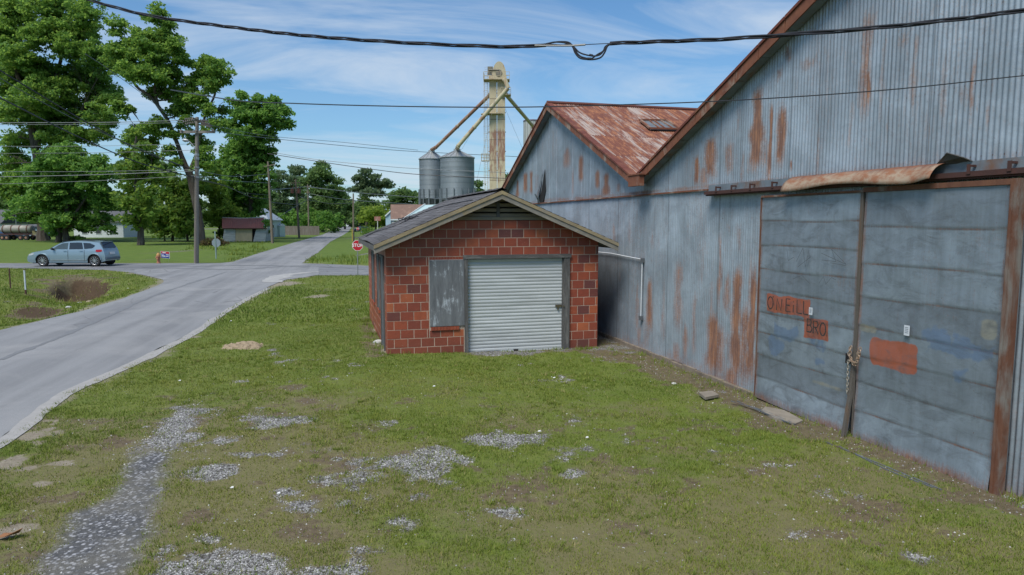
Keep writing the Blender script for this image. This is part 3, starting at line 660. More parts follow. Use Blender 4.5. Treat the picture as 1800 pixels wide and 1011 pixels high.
# roofs
m_rroof, nt, b = newmat('rusty_roof'); k = N(nt); uv = k.uv(); xx, yy = k.sep(uv)[0:2]
row = k.math('FLOOR', k.math('DIVIDE', yy, 1.75)); col = k.math('FLOOR', k.math('DIVIDE', xx, .62))
wn = k.n('ShaderNodeTexWhiteNoise', noise_dimensions='2D'); cb = k.n('ShaderNodeCombineXYZ'); k.l(row, cb.inputs[0]); k.l(col, cb.inputs[1]); k.l(cb.outputs[0], wn.inputs['Vector'])
pn = k.noise(k.map(uv, (2.2, .42, 1)), 1.0, 7, .7, .4)
pn2 = k.noise(k.map(uv, (15, .6, 1)), 1.0, 5, .65)
ff = k.math('ADD', k.math('MULTIPLY', pn, .62), k.math('ADD', k.math('MULTIPLY', pn2, .38), k.math('MULTIPLY', k.math('SUBTRACT', wn.outputs[0], .5), .14)))
c = k.mix(k.noise(uv, 3, 5), (.19, .062, .034), (.11, .038, .025))
c = k.mix(k.ramp(k.noise(k.map(uv, (9, 2, 1)), 1, 5, .7), [(.47, 0), (.63, .85)]), c, (.34, .14, .06))
c = k.mix(k.ramp(ff, [(.505, 0), (.60, .8)]), c, (.38, .335, .30))
lap = k.math('FRACT', k.math('DIVIDE', yy, 1.75)); saw = k.math('MULTIPLY', k.math('PINGPONG', xx, .068), .35)
c = k.mix(k.ramp(k.math('ADD', lap, saw), [(.0, .85), (.028, .85), (.035, 0)]), c, (.10, .03, .022))
k.l(c, b.inputs['Base Color']); b.inputs['Roughness'].default_value = .72; b.inputs['Metallic'].default_value = .1
def roof(name, sa, za, sb, zb_, t0, t1, mat, parent, corr=True):
    pitch = .076; nT = int((t1-t0)/pitch*(5 if corr else .5))+2; t = np.linspace(t0, t1, nT); r = np.linspace(0, 1, 9)
    T, R = np.meshgrid(t, r); S = sa+(sb-sa)*R; Zz = za+(zb_-za)*R+.009*np.sin(2*np.pi*T/pitch)+.05+.03*(fbm(T, S, 2.5, 66, 3)-.5)
    L_ = math.hypot(sb-sa, zb_-za)
    V = np.stack([P0[0]+S*d_[0]+T*n_[0], P0[1]+S*d_[1]+T*n_[1], Zz], -1).reshape(-1, 3)
    idx = np.arange(9*nT).reshape(9, nT); q = np.stack([idx[:-1, :-1], idx[:-1, 1:], idx[1:, 1:], idx[1:, :-1]], -1).reshape(-1, 4)
    if sa < sb: q = q[:, ::-1]
    return np_mesh(name, V, q.ravel(), np.full(len(q), 4), mat, parent, smooth=True, uv=np.stack([T, R*L_], -1).reshape(-1, 2))
rf_ = roof('rusty_roof', PK, PKZ, VS, VZ, -.25, 26, m_rroof, wh); rf_['label'] = 'rusted corrugated roof slope with pale silver streaks'
roof('roof', PK, PKZ, FE+.25, VZ-.12, -.25, 26, m_rroof, wh)
roof('roof', NPK, NPZ, VS, VZ, -.25, 26, m_rroof, wh, False); roof('roof', NPK, NPZ, NS_, VZ, -.25, 26, m_rroof, wh, False)
MB().tube([WP(PK, PKZ+.07, t) for t in (-.27, 8, 16, 26)], [.06]*4, 8).build('ridge_cap', m_rroof, wh)
# rake trims : a face board, the turned sheet edge on top and the dark soffit behind
def rake(sa, za, sb, zb_, par, w=.19):
    f = MB(); g_ = MB(); h_ = MB(); N_ = 14
    for i in range(N_):
        a0, a1 = i/N_, (i+1)/N_-.002
        for a, c_, z1, z0, o0, o1 in ((f, 0, .02, -w, -.275, -.25), (g_, 0, .075, .025, -.30, -.12), (h_, 0, -.03, -w+.03, -.245, -.05)):
            s0, z_0 = sa+(sb-sa)*a0, za+(zb_-za)*a0; s1, z_1 = sa+(sb-sa)*a1, za+(zb_-za)*a1
            p = [WP(s0, z_0+z0, o0), WP(s1, z_1+z0, o0), WP(s1, z_1+z0, o1), WP(s0, z_0+z0, o1), WP(s0, z_0+z1, o0), WP(s1, z_1+z1, o0), WP(s1, z_1+z1, o1), WP(s0, z_0+z1, o1)]
            a.hexa(p)
    f.build('rake_board', m_rtrim, par); g_.build('rake_flashing', m_rcap, par); h_.build('soffit', m_gtrim, par)
m_rcap = pm('rust_cap', (.17, .05, .032), (.10, .032, .024), 4, .8, c3=(.26, .12, .06))
rake(VS-.1, VZ+.04, NPK, NPZ, wh, .16); rake(NPK, NPZ, NS_, VZ, wh, .16); rake(PK, PKZ, VS+.12, VZ+.08, wh, .16); rake(PK, PKZ, FE+.25, VZ-.12, wh, .16)
f = MB(); f.wbox(VS-.62, VS-.05, VZ-.14, VZ+.10, -.42, -.30); f.wbox(VS-.66, VS-.01, VZ+.102, VZ+.13, -.44, -.2); f.build('valley_gutter_box', m_rtrim, wh)
# skylight on the rusty slope
def slope_hit(px, py, lift=.09):
    r = ray(px, py); sl_ = (PKZ-VZ)/(PK-VS); best = None
    # plane z = PKZ - sl*(PK-s) + lift,  s = ((P-P0).d)
    A = r[2]-sl_*(r[0]*d_[0]+r[1]*d_[1]); B = PKZ+lift-sl_*PK-CAMH+sl_*(-(P0@d_))
    t = B/A; return (r[0]*t, r[1]*t, CAMH+r[2]*t)
sk = [slope_hit(*p) for p in [(1143, 228.5), (1196, 229.5), (1171, 214), (1125, 213.5)]]
f = MB(); f.prism(sk, (0, 0, .03)); sko = f.build('skylight', pm('skylight_pane', (.20, .225, .24), (.12, .135, .145), 6, .35, .1), wh)
f = MB()
for i in range(4): f.bar(Vector(sk[i])+Vector((0, 0, .05)), Vector(sk[(i+1) % 4])+Vector((0, 0, .05)), .07, .05)
for t in (.33, .52, .78): f.bar(Vector(sk[0]).lerp(Vector(sk[1]), t)+Vector((0, 0, .045)), Vector(sk[3]).lerp(Vector(sk[2]), t)+Vector((0, 0, .045)), .04, .03)
f.build('skylight_frame', m_rtrim, sko)
# roller track above the doors
f = MB(); f.wbox(-8.9, 1.57, 3.50, 3.56, -.20, -.06)
f.wbox(-8.9, 1.57, 3.475, 3.498, -.165, -.10)
trk = f.build('door_track', m_dtrim, wh)
f = MB(); f.wbox(-8.9, 1.56, 3.563, 3.68, -.11, -.055); f.build('track_board', m_gtrim, wh)
for s in (1.15, .65, .1, -.5, -4.02, -4.5, -5.2):
    g_ = MB(); g_.wbox(s-.022, s+.022, 3.53, 3.64, -.212, -.203); g_.wbox(s-.015, s+.015, 3.61, 3.635, -.203, -.112); g_.build('track_bracket', m_dtrim, wh)
# hood : a bent rusty sheet over the middle of the track
sH = np.linspace(-3.66, -.88, 42); aH = np.linspace(0, 1, 9); SH, AH = np.meshgrid(sH, aH)
OH = -.05-.27*np.sin(AH*1.35)-.02*np.sin(SH*6)*AH-.06*AH*sst(-3.25, -3.65, SH); ZH = 3.69-.02*AH-.185*AH**2.2+.03*np.sin(SH*2.7+1)*AH+.03*sst(-3.25, -3.65, SH)*AH
Vh = np.stack([P0[0]+SH*d_[0]+OH*n_[0], P0[1]+SH*d_[1]+OH*n_[1], ZH], -1).reshape(-1, 3)
idx = np.arange(9*42).reshape(9, 42); q = np.stack([idx[:-1, :-1], idx[1:, :-1], idx[1:, 1:], idx[:-1, 1:]], -1).reshape(-1, 4)
m_hood, nt, b = newmat('rusty_hood'); k = N(nt); uv = k.uv(); xx, yy = k.sep(uv)[0:2]
st = k.noise(k.map(uv, (16, 1.5, 1)), 1, 6, .65)
c = k.mix(k.ramp(k.math('ADD', k.math('MULTIPLY', yy, .62), k.math('MULTIPLY', st, .6)), [(.42, 0), (.72, 1)]), (.10, .038, .028), (.30, .225, .16))
c = k.mix(k.ramp(k.noise(k.map(uv, (5, 3, 1)), 1, 6, .7), [(.42, 0), (.60, .9)]), c, (.22, .085, .038))
k.l(c, b.inputs['Base Color']); b.inputs['Roughness'].default_value = .75
ho = np_mesh('bent_hood', Vh, q.ravel(), np.full(len(q), 4), m_hood, wh, smooth=True, uv=np.stack([SH, AH], -1).reshape(-1, 2)); md = ho.modifiers.new('t', 'SOLIDIFY'); md.thickness = .006
f = MB(); f.add([WP(-3.45, 3.66, -.06), WP(-4.0, 3.65, -.06), WP(-3.95, 3.72, -.22), WP(-3.75, 3.79, -.24), WP(-3.55, 3.68, -.16)], [(0, 1, 2, 3, 4)])
fo = f.build('curled_sheet', pm('dark_sheet', (.06, .06, .062), (.10, .09, .08), 6, .7), wh); md = fo.modifiers.new('t', 'SOLIDIFY'); md.thickness = .01
# conduit pipe
m_pvc = pm('white_pvc', (.62, .64, .66), (.5, .52, .54), 4, .4, bump=0)
pipe = MB().tube([WP(8.8, 2.16, -.06), WP(7.2, 2.155, -.06), WP(6.2, 2.16, -.06), WP(5.4, 2.13, -.06), WP(4.43, 2.10, -.06)], .015, 8)
pipe.tube([WP(4.43, 2.03, -.06), WP(4.45, .74, -.06)], .014, 8)
po_ = pipe.build('conduit', m_pvc, wh, True)
for a, z in ((4.43, 2.09), (4.46, .72)):
    f = MB(); f.wbox(a-.04, a+.04, z-.06, z+.04, -.09, -.02); f.build('conduit_elbow', pm('grey_pvc', (.12, .13, .14), None, 5, .5), po_)
# ---------------- sliding doors
m_dr, nt, b = m_galv2, m_galv2.node_tree, m_galv2.node_tree.nodes['Principled BSDF']; k = N(nt)
old = b.inputs['Base Color'].links[0].from_socket
uv = k.uv(); nz = k.noise(uv, 7, 6, .7); nzs = k.noise(k.map(uv, (10, 2, 1)), 1, 6, .7)
PA = k.n('ShaderNodeAttribute', attribute_name='paint'); sp = k.n('ShaderNodeSeparateColor'); k.l(PA.outputs['Color'], sp.inputs[0])
def pedge(m, lo=.4, hi=.6, nzz=nz, amt=.5): return k.ramp(k.math('ADD', m, k.math('MULTIPLY', k.math('SUBTRACT', nzz, .5), amt)), [(lo, 0), (hi, 1)])
c = k.mix(k.math('MULTIPLY', pedge(sp.outputs[1], .45, .75, nzs, 1.2), .62), old, (.12, .19, .31))
c = k.mix(k.math('MULTIPLY', pedge(sp.outputs[2], .4, .7, nz, .7), .55), c, (.34, .31, .22))
c = k.mix(k.math('MULTIPLY', pedge(sp.outputs[0], .40, .56, nz, .6), k.math('ADD', .62, k.math('MULTIPLY', nzs, .45))), c, (.42, .105, .045))
c = k.mix(k.math('MULTIPLY', k.ramp(k.noise(k.map(uv, (1.2, 2.6, 1)), 1.6, 7, .72, 1), [(.50, 0), (.66, 1)]), .55), c, (.10, .11, .12))
k.l(c, b.inputs['Base Color'])
def in_rect(s, z, r, soft=.03):
    s0, s1, z0, z1 = r; return sst(-soft, soft, s-min(s0, s1))*sst(-soft, soft, max(s0, s1)-s)*sst(-soft, soft, z-min(z0, z1))*sst(-soft, soft, max(z0, z1)-z)
def WSr(x0, y0, x1, y1, off=-.17):
    a = WS(x0, y0, off); b_ = WS(x1, y1, off); return (a[0], b_[0], a[1], b_[1])
OR = [WSr(1346, 516, 1421, 560), WSr(1412, 557, 1453, 602), WSr(1531, 592, 1609, 660)]
BL = [WSr(1356, 566, 1402, 602), WSr(1418, 588, 1430, 612), WSr(1426, 600, 1453, 618), WSr(1350, 590, 1372, 622), WSr(1428, 625, 1452, 645), WSr(1622, 574, 1660, 625), WSr(1650, 590, 1752, 640), WSr(1665, 640, 1700, 665)]
CR = [WSr(1511, 568, 1540, 588), WSr(1345, 535, 1380, 552), WSr(1424, 672, 1480, 684), WSr(1725, 560, 1752, 600)]
DSEAM_L = [3.0, 2.60, 2.20, 1.84, 1.47, 1.12, .74, .36]; DSEAM_R = [2.92, 2.42, 1.98, 1.55, 1.16, .78, .38]
def door(name, s0, s1, seams, off, label, par):
    e = empty(name, WP((s0+s1)/2, 0, off), label, 'sliding door'); nS = 110; nZ = 170
    s = np.linspace(s0, s1, nS); z = np.linspace(0.0, 3.385, nZ); S, Zz = np.meshgrid(s, z)
    dent = .035*(fbm(S, Zz, .8, int(100+s0*7), 4)-.5)
    bow = 0
    O = off+dent
    zz_ = Zz.copy()
    for i, q in enumerate(seams):
        qq = q+.012*np.sin(S*2.3+q*9); dz = Zz-qq
        O = O-.007*sst(.0, .012, dz)*sst(.34, 0, dz)         # each sheet laps over the one below
        zz_ = zz_
    # foot of the leaf kicks out
    O = O-.05*sst(.5, 0, Zz)*(.4+.6*sst(s0, s1, S) if s1 < s0 else 1)
    Zb = Zz-.085*sst(.3, 0, Zz)*sst(s0+.0, s1, S) if False else Zz
    V = np.stack([P0[0]+S*d_[0]+O*n_[0], P0[1]+S*d_[1]+O*n_[1], Zb-.02*sst(.3, 0, Zz)], -1).reshape(-1, 3)
    idx = np.arange(nS*nZ).reshape(nZ, nS); q = np.stack([idx[:-1, :-1], idx[:-1, 1:], idx[1:, 1:], idx[1:, :-1]], -1).reshape(-1, 4)
    if s1 > s0: q = q[:, ::-1]
    o_ = np.zeros(S.shape); bl_ = np.zeros(S.shape); cr_ = np.zeros(S.shape)
    Sw = S+.07*(fbm(S, Zz, .22, 81, 3)-.5); Zw = Zz+.07*(fbm(S, Zz, .25, 82, 3)-.5)
    for r in OR: o_ = np.maximum(o_, in_rect(Sw, Zw, r, .02 if r is not OR[2] else .07))
    Sw = S+.35*(fbm(S, Zz, .25, 83, 4)-.5); Zw = Zz+.35*(fbm(S, Zz, .25, 84, 4)-.5)
    for r in BL: bl_ = np.maximum(bl_, in_rect(Sw, Zw, r, .09))
    for r in CR: cr_ = np.maximum(cr_, in_rect(S, Zz, r, .06))
    ru = .12+.3*(fbm(S, Zz, .7, 51, 4)-.5); dk = .35*sst(.5, .75, fbm(S*.8, Zz*1.6, .8, 52, 4))
    for i, qz in enumerate(seams):
        qq = qz+.012*np.sin(S*2.3+qz*9)
        lw = sst(.016, .0, np.abs(Zz-qq)); ru = np.maximum(ru, .62*lw*(.5+fbm(S, Zz, .3, 60+i, 3))); dk = np.maximum(dk, .8*sst(.010, .0, np.abs(Zz-qq+.004)))
        tone = _h(np.array([i]), np.array([int(abs(s0)*10)]), 9)[0]
        up = seams[i-1] if i else 3.4
        dk = np.maximum(dk, .55*tone*((Zz > qq) & (Zz < up))); dk = np.maximum(dk, .18*sst(.10, 0, qq-Zz)*(Zz < qq)*fbm(S*2, Zz, .4, 70+i, 3))
    ru = np.maximum(ru, .75*sst(.20, .02, Zz)*(.45+.8*fbm(S, Zz, .4, 53, 4))); ed = np.minimum(np.abs(S-s0), np.abs(S-s1)); ru = np.maximum(ru, .6*sst(.1, 0, ed)*(.4+fbm(S, Zz, .3, 54, 3)))
    pn = np_mesh('sheet_panel', V, q.ravel(), np.full(len(q), 4), m_galv2, e, smooth=True, uv=np.stack([S, Zz], -1).reshape(-1, 2), attrs={'rust': ru.ravel(), 'dark': dk.ravel(), 'paint': np.stack([o_, bl_, cr_, o_*0+1], -1).reshape(-1, 4)})
    return e
m_orust = pm('orange_rust_frame', (.17, .075, .042), (.10, .040, .025), 6, .85, stretch=(1, 1, .35), c3=(.20, .19, .17), bump=.4)
m_stile = pm('worn_stile', (.125, .11, .095), (.08, .07, .058), 7, .85, stretch=(3, 3, .3), c3=(.13, .085, .055), bump=.5)
DO = -.15
dl = door('sliding_door', -.18, -2.38, DSEAM_L, DO, 'left sliding metal door with orange painted patch and lettering', wh)
dr_ = door('sliding_door', -2.46, -4.52, DSEAM_R, DO-.02, 'right sliding metal door with plain orange square and rusty edge post', wh)
f = MB(); f.wbox(-.18, -2.44, 3.388, 3.42, DO-.03, DO+.03); f.wbox(-.177, -.16, .0, 3.387, DO-.02, DO+.04); f.build('rusty_rim', m_orust, dl)
f = MB(); f.wbox(-2.443, -4.52, 3.388, 3.45, DO-.05, DO+.03); f.build('top_rail', m_orust, dr_)
f = MB()
zs = np.linspace(3.45, -.03, 12)
for a, b_ in zip(zs[:-1], zs[1:]): f.wbox(-4.535, -4.64, b_+.001, a, DO-.07, DO+.02)
f.wbox(-4.55, -4.58, 0, 3.3, DO-.085, DO-.072)
f.build('edge_post', m_orust, dr_)
# stile between the leaves, kicked out at its foot
f = MB(); pts = [(-2.38, 3.385, 0), (-2.385, 2.5, 0), (-2.39, 1.4, .01), (-2.39, 1.0, .03), (-2.40, .55, .08), (-2.40, -.04, .16)]
for (a, z, o), (a2, z2, o2) in zip(pts[:-1], pts[1:]):
    for w0, w1, oo in ((-.01, .065, -.03),):
        f.hexa([WP(a2+w0, z2, DO+oo-o2), WP(a2-w1, z2, DO+oo-o2), WP(a2-w1, z2, DO+.015-o2), WP(a2+w0, z2, DO+.015-o2), WP(a+w0, z, DO+oo-o), WP(a-w1, z, DO+oo-o), WP(a-w1, z, DO+.015-o), WP(a+w0, z, DO+.015-o)])
f.build('leaning_stile', m_stile, dl)
f = MB(); f.wbox(-2.447, -2.457, .02, 3.38, DO-.05, DO-.026); f.build('edge_angle', m_stile, dr_)
f = MB(); f.wbox(-2.27, -2.37, 1.0, 1.14, DO-.045, DO-.041); f.build('handle_hole', m_black, dl)
for px, py, D2, w_, h_, par in ((1426, 547, 0, .05, .085, dl), (1595, 581, 0, .055, .10, dr_)):
    s, z = WS(px, py, -.2); f = MB(); f.wbox(s-w_/2*1.5, s+w_/2*1.5, z-h_/2*1.3, z+h_/2*1.3, DO-.062, DO-.058); p_ = f.build('paper_notice', pm('paper', (.62, .65, .68), (.5, .53, .56), 9, .7, bump=0), par)
    g_ = MB()
    for i in range(4): g_.wbox(s-w_*.45, s+w_*.45, z+h_*(.35-.22*i), z+h_*(.35-.22*i)+.006, DO-.064, DO-.0625)
    g_.build('printed_line', pm('ink', (.15, .17, .2), None, 5, .8, bump=0), p_)
# hand painted lettering : strokes traced on the door face
m_ink = pm('black_letter_paint', (.028, .024, .024), (.06, .045, .04), 30, .8, bump=0)
def letter(strokes, x0, y0, wd, ht, par, tilt=0.0, lw=.021):
    """strokes in a unit box (x right, y up); x0,y0 px of lower left in the photograph"""
    f = MB(); s0, z0 = WS(x0, y0, DO-.07)
    for st in strokes:
        pts = [(s0-u*wd, z0+v*ht-u*wd*0+tilt*u*wd) for u, v in st]
        V = []; n = len(pts)
        for i, p in enumerate(pts):
            a = np.array(pts[max(i-1, 0)]); b_ = np.array(pts[min(i+1, n-1)]); t = (b_-a)/(np.hypot(*(b_-a))+1e-9); e = np.array([-t[1], t[0]])*lw/2*(1+.25*math.sin(i*2.1+x0))
            V += [WP(p[0]-e[0], p[1]-e[1], DO-.062), WP(p[0]+e[0], p[1]+e[1], DO-.062)]
        f.add(V, [(2*i, 2*i+1, 2*i+3, 2*i+2) for i in range(n-1)])
    o = f.build('letter', m_ink, par); md = o.modifiers.new('t', 'SOLIDIFY'); md.thickness = .003; md.offset = 0
circ = lambda cx=.5, cy=.5, rx=.5, ry=.5, a0=0, a1=2*math.pi, n=14: [(cx+rx*math.cos(a0+(a1-a0)*i/n), cy+ry*math.sin(a0+(a1-a0)*i/n)) for i in range(n+1)]
lt = {'O': [circ()], "'": [[(.5, 1), (.3, .6)]], 'N': [[(0, 0), (.05, 1), (.9, 0), (1, 1)]], 'E': [[(.9, 1), (0, 1), (0, 0), (1, 0)], [(0, .5), (.8, .5)]], 'i': [[(.5, 0), (.5, .62)], [(.45, .85), (.55, .92)]], 'L': [[(0, 1), (.05, 0), (1, 0)]],
      'B': [[(0, 0), (0, 1), (.7, .95), (.8, .75), (.65, .55), (0, .5)], [(.65, .52), (1, .3), (.8, .03), (0, 0)]], 'R': [[(0, 0), (0, 1), (.7, 1), (.9, .78), (.7, .52), (0, .5)], [(.4, .5), (1, 0)]], '.': [[(.3, 0), (.7, .05)]]}
for ch, px, py, w_, h_ in (('O', 1348.5, 542, .14, .20), ("'", 1357.5, 525.5, .03, .045), ('N', 1364, 545, .13, .19), ('E', 1380.5, 547, .11, .20), ('i', 1391.5, 549, .05, .19), ('L', 1399.5, 550, .12, .20), ('L', 1411, 552, .11, .20),
                           ('B', 1417.5, 583, .11, .20), ('R', 1428.5, 586, .11, .19), ('O', 1440, 589, .12, .19), ('.', 1451.5, 590, .02, .02)):
    letter(lt[ch], px, py, w_, h_, dl)
# faint scribbles scratched on the upper sheets
m_scr = pm('faint_pencil', (.11, .13, .15), None, 9, .8, bump=0)
f = MB()
def scr(pts, lw=.008):
    P_ = [WS(*p, DO-.05) for p in pts]
    for a, b_ in zip(P_[:-1], P_[1:]):
        a = np.array(a); b_ = np.array(b_); t = (b_-a)/(np.hypot(*(b_-a))+1e-9); e = np.array([-t[1], t[0]])*lw/2
        f.add([WP(*(a-e), DO-.055), WP(*(a+e), DO-.055), WP(*(b_+e), DO-.055), WP(*(b_-e), DO-.055)], [(0, 1, 2, 3)])
for p in ([(1384, 440), (1386, 458), (1396, 452)], [(1400, 460), (1412, 436), (1416, 470), (1422, 440)], [(1402, 470), (1425, 452)], [(1444, 445), (1488, 465), (1462, 438), (1470, 460), (1445, 457)], [(1460, 462), (1487, 467)], [(1440, 498), (1448, 486), (1452, 500), (1462, 488), (1470, 492)], [(1395, 490), (1410, 484), (1425, 500)]): scr(p)
f.build('scribble', m_scr, dl)
# bits seen along the foot of the doors
m_slab = pm('concrete_slab', (.27, .235, .19), (.18, .155, .125), 4, .95, bump=.5)
f = MB(); pp = [G(1345, 716), G(1378, 722), G(1412, 740), G(1398, 746), G(1360, 735), G(1338, 722)]; f.prism([(a, b_, -.03) for a, b_, _ in pp], (0, 0, .042)); tag(f.build('concrete_slab', m_slab, origin=pp[0]), 'broken pale concrete slab lying before the left metal door', 'slab')
f = MB(); pp = [G(1228, 692), G(1252, 689), G(1264, 696), G(1240, 701)]; f.prism([(a, b_, -.02) for a, b_, _ in pp], (0, 0, .045)); tag(f.build('paving_brick', m_slab, origin=pp[0]), 'small loose paving block in the dirt near the rusty wall', 'paving block')
m_strip = pm('old_metal_strip', (.16, .18, .20), (.11, .11, .11), 8, .6, .2, c3=(.15, .09, .06))
for nm, pts, lb in (('metal_strip', [(1285, 706), (1340, 722), (1398, 746)], 'upper rusty metal strip half buried beside the concrete slab'), ('metal_strip', [(1296, 706), (1345, 727), (1390, 745)], 'lower grey metal strip half buried beside the concrete slab'),
                    ('metal_strip', [(1452, 778), (1540, 814), (1655, 862)], 'long thin metal rail lying in the dirt before the right door'), ('metal_strip', [(1475, 785), (1560, 827), (1640, 858)], 'second thin metal rail nearer the grass before the right door')):
    f = MB(); P_ = catm([G(*p) for p in pts], 5)
    for a, b_ in zip(P_[:-1], P_[1:]): f.bar((a[0], a[1], .005+.006*random.random()), (b_[0], b_[1], .002+.006*random.random()), .018, .014)
    tag(f.build(nm, m_strip, origin=G(*pts[0])), lb, 'metal strip', 'metal strips along the door foot')
# chain
m_chain = pm('rusty_chain', (.36, .20, .11), (.45, .40, .33), 30, .6, .5)
def chain(pts, par, link=.044, r=.0055):
    L_ = [Vector(p) for p in pts]; f = MB(); acc = 0; i = 0; t = 0; P_ = []
    seg = [(b_-a).length for a, b_ in zip(L_[:-1], L_[1:])]; tot = sum(seg); s = 0
    while s < tot:
        q_ = s; j = 0
        while j < len(seg)-1 and q_ > seg[j]: q_ -= seg[j]; j += 1
        a, b_ = L_[j], L_[j+1]; dr = (b_-a).normalized(); c0 = a+dr*q_
        side = Vector((d_[0], d_[1], 0)); nrm = Vector((n_[0], n_[1], 0))
        x = side-dr*side.dot(dr); x.normalize(); y_ = dr.cross(x); sd_ = x if i % 2 == 0 else (y_*.8+x*.6).normalized()
        ring = [c0+dr*(math.cos(h)*link*.62)+sd_*(math.sin(h)*link*.40) for h in np.linspace(0, 2*math.pi, 11)]
        f.tube(ring, r, 5, cap=False); s += link*.9; i += 1
    return f
W = lambda px, py, o=-.26: WP(*WS(px, py, o), o)
ch = empty('chain', W(1492, 690), 'pale rusty chain looped through the hole between the sliding doors', 'chain')
chain([W(1494, 613), W(1492, 622), W(1495, 634), W(1501, 641), W(1508, 632), W(1511, 620), W(1512, 612)], ch).build('looped_chain', m_chain, ch, True)
chain([W(1496, 611), W(1494, 626), W(1499, 637), W(1504, 640), W(1507, 634), W(1509, 620)], ch, r=.006).build('looped_chain', m_chain, ch, True)
chain([W(1491, 636), W(1490, 660), W(1489, 693)], ch).build('hanging_chain', pm('pale_chain', (.42, .41, .37), (.33, .26, .18), 20, .5, .4), ch, True)
# ================================================================== BRICK GARAGE
m_mortar = pm('mortar', (.52, .40, .32), (.38, .28, .21), 8, .95, bump=.4)
m_brick, nt, b = newmat('glazed_clay_block'); k = N(nt); ob = k.obj()
t = k.attr('tone'); c = k.ramp(t, [(0, (.11, .045, .045)), (.3, (.17, .048, .036)), (.5, (.245, .056, .033)), (.75, (.32, .075, .036)), (1, (.42, .12, .05))])
c = k.mix(k.math('MULTIPLY', k.ramp(k.noise(ob, 6, 6, .7), [(.4, 0), (.7, 1)]), .35), c, (.11, .04, .03))
c = k.mix(k.math('MULTIPLY', k.ramp(k.noise(k.map(ob, (1, 1, 6)), 9, 4, .7), [(.55, 0), (.75, 1)]), .3), c, (.36, .15, .08))
c = k.mix(k.ramp(k.noise(ob, 38, 2, .5), [(.74, 0), (.78, .7)]), c, (.5, .42, .36))
z_ = k.sep(k.n('ShaderNodeNewGeometry').outputs['Position'])[2]
gr_ = k.math('MULTIPLY', k.ramp(k.math('ADD', z_, k.math('MULTIPLY', k.noise(ob, 3, 4), .5)), [(.2, 1), (.75, 0)]), .35)
c = k.mix(gr_, c, (.10, .055, .045))
k.l(c, b.inputs['Base Color']); b.inputs['Roughness'].default_value = .48; b.inputs['Specular IOR Level'].default_value = .4
k.bump(b, k.noise(ob, 14, 4, .6), .25, .01)
GW, GL, EV, AP, APU = 5.12, 5.9, 2.47, 3.66, 2.60
ga = empty('brick_garage', BP(2.56, 0, 2.9), 'small red clay block garage with shingled gable roof', 'garage')
WZ = 3.02                                                  # front wall stops under the louvred vent
def roofz(u): return EV+(AP-EV)*(1-abs(u-APU)/2.83)        # underside of the roof
CH, BLK = .2075, .306
core = MB()
TH_ = .16
def wallbox(u0, u1, z0, z1, v0, v1): core.wbox(u0, u1, z0, z1, v0, v1, F=BP)
# mortar core, 6 mm behind the block faces
fr0 = [(.006, -.4), (1.84, -.4), (1.84, 2.14), (4.28, 2.14), (4.28, -.4), (GW-.006, -.4), (GW-.006, EV-.04), (3.95, WZ-.02), (1.25, WZ-.02), (.006, EV-.04)]
core.prism([BP(u, z, .002) for u, z in fr0], (d_[0]*TH_, d_[1]*TH_, 0))
core.wbox(.002, TH_, -.4, EV-.04, TH_+.02, GL-.006, F=BP); core.wbox(GW-TH_, GW-.006, -.4, EV-.04, TH_+.02, GL-.006, F=BP)
core.prism([BP(u, z, GL-.17) for u, z in [(.006, -.4), (GW-.006, -.4), (GW-.006, EV-.04), (APU, AP-.06), (.006, EV-.04)]], (d_[0]*TH_, d_[1]*TH_, 0))
co_ = core.build('wall', m_mortar, ga)
def clip(u0, u1, z0, z1, holes):
    """cut an axis aligned block by rectangular openings; returns remaining rects"""
    R = [(u0, u1, z0, z1)]
    for h in holes:
        out = []
        for a0, a1, b0, b1 in R:
            if a1 <= h[0]+1e-6 or a0 >= h[1]-1e-6 or b1 <= h[2]+1e-6 or b0 >= h[3]-1e-6: out.append((a0, a1, b0, b1)); continue
            if a0 < h[0]: out.append((a0, h[0]-.004, b0, b1))
            if a1 > h[1]: out.append((h[1]+.004, a1, b0, b1))
            m0, m1 = max(a0, h[0]), min(a1, h[1])
            if b1 > h[3]+.02: out.append((m0, m1, h[3]+.004, b1))
            if b0 < h[2]-.02: out.append((m0, m1, b0, h[2]-.004))
        R = out
    return [r for r in R if r[1]-r[0] > .03 and r[3]-r[2] > .025]
V = []; L_ = []; T_ = []; SZ = []
def blk(P_, tone):                                         # P_: maps (a, z, depth) -> world
    pass
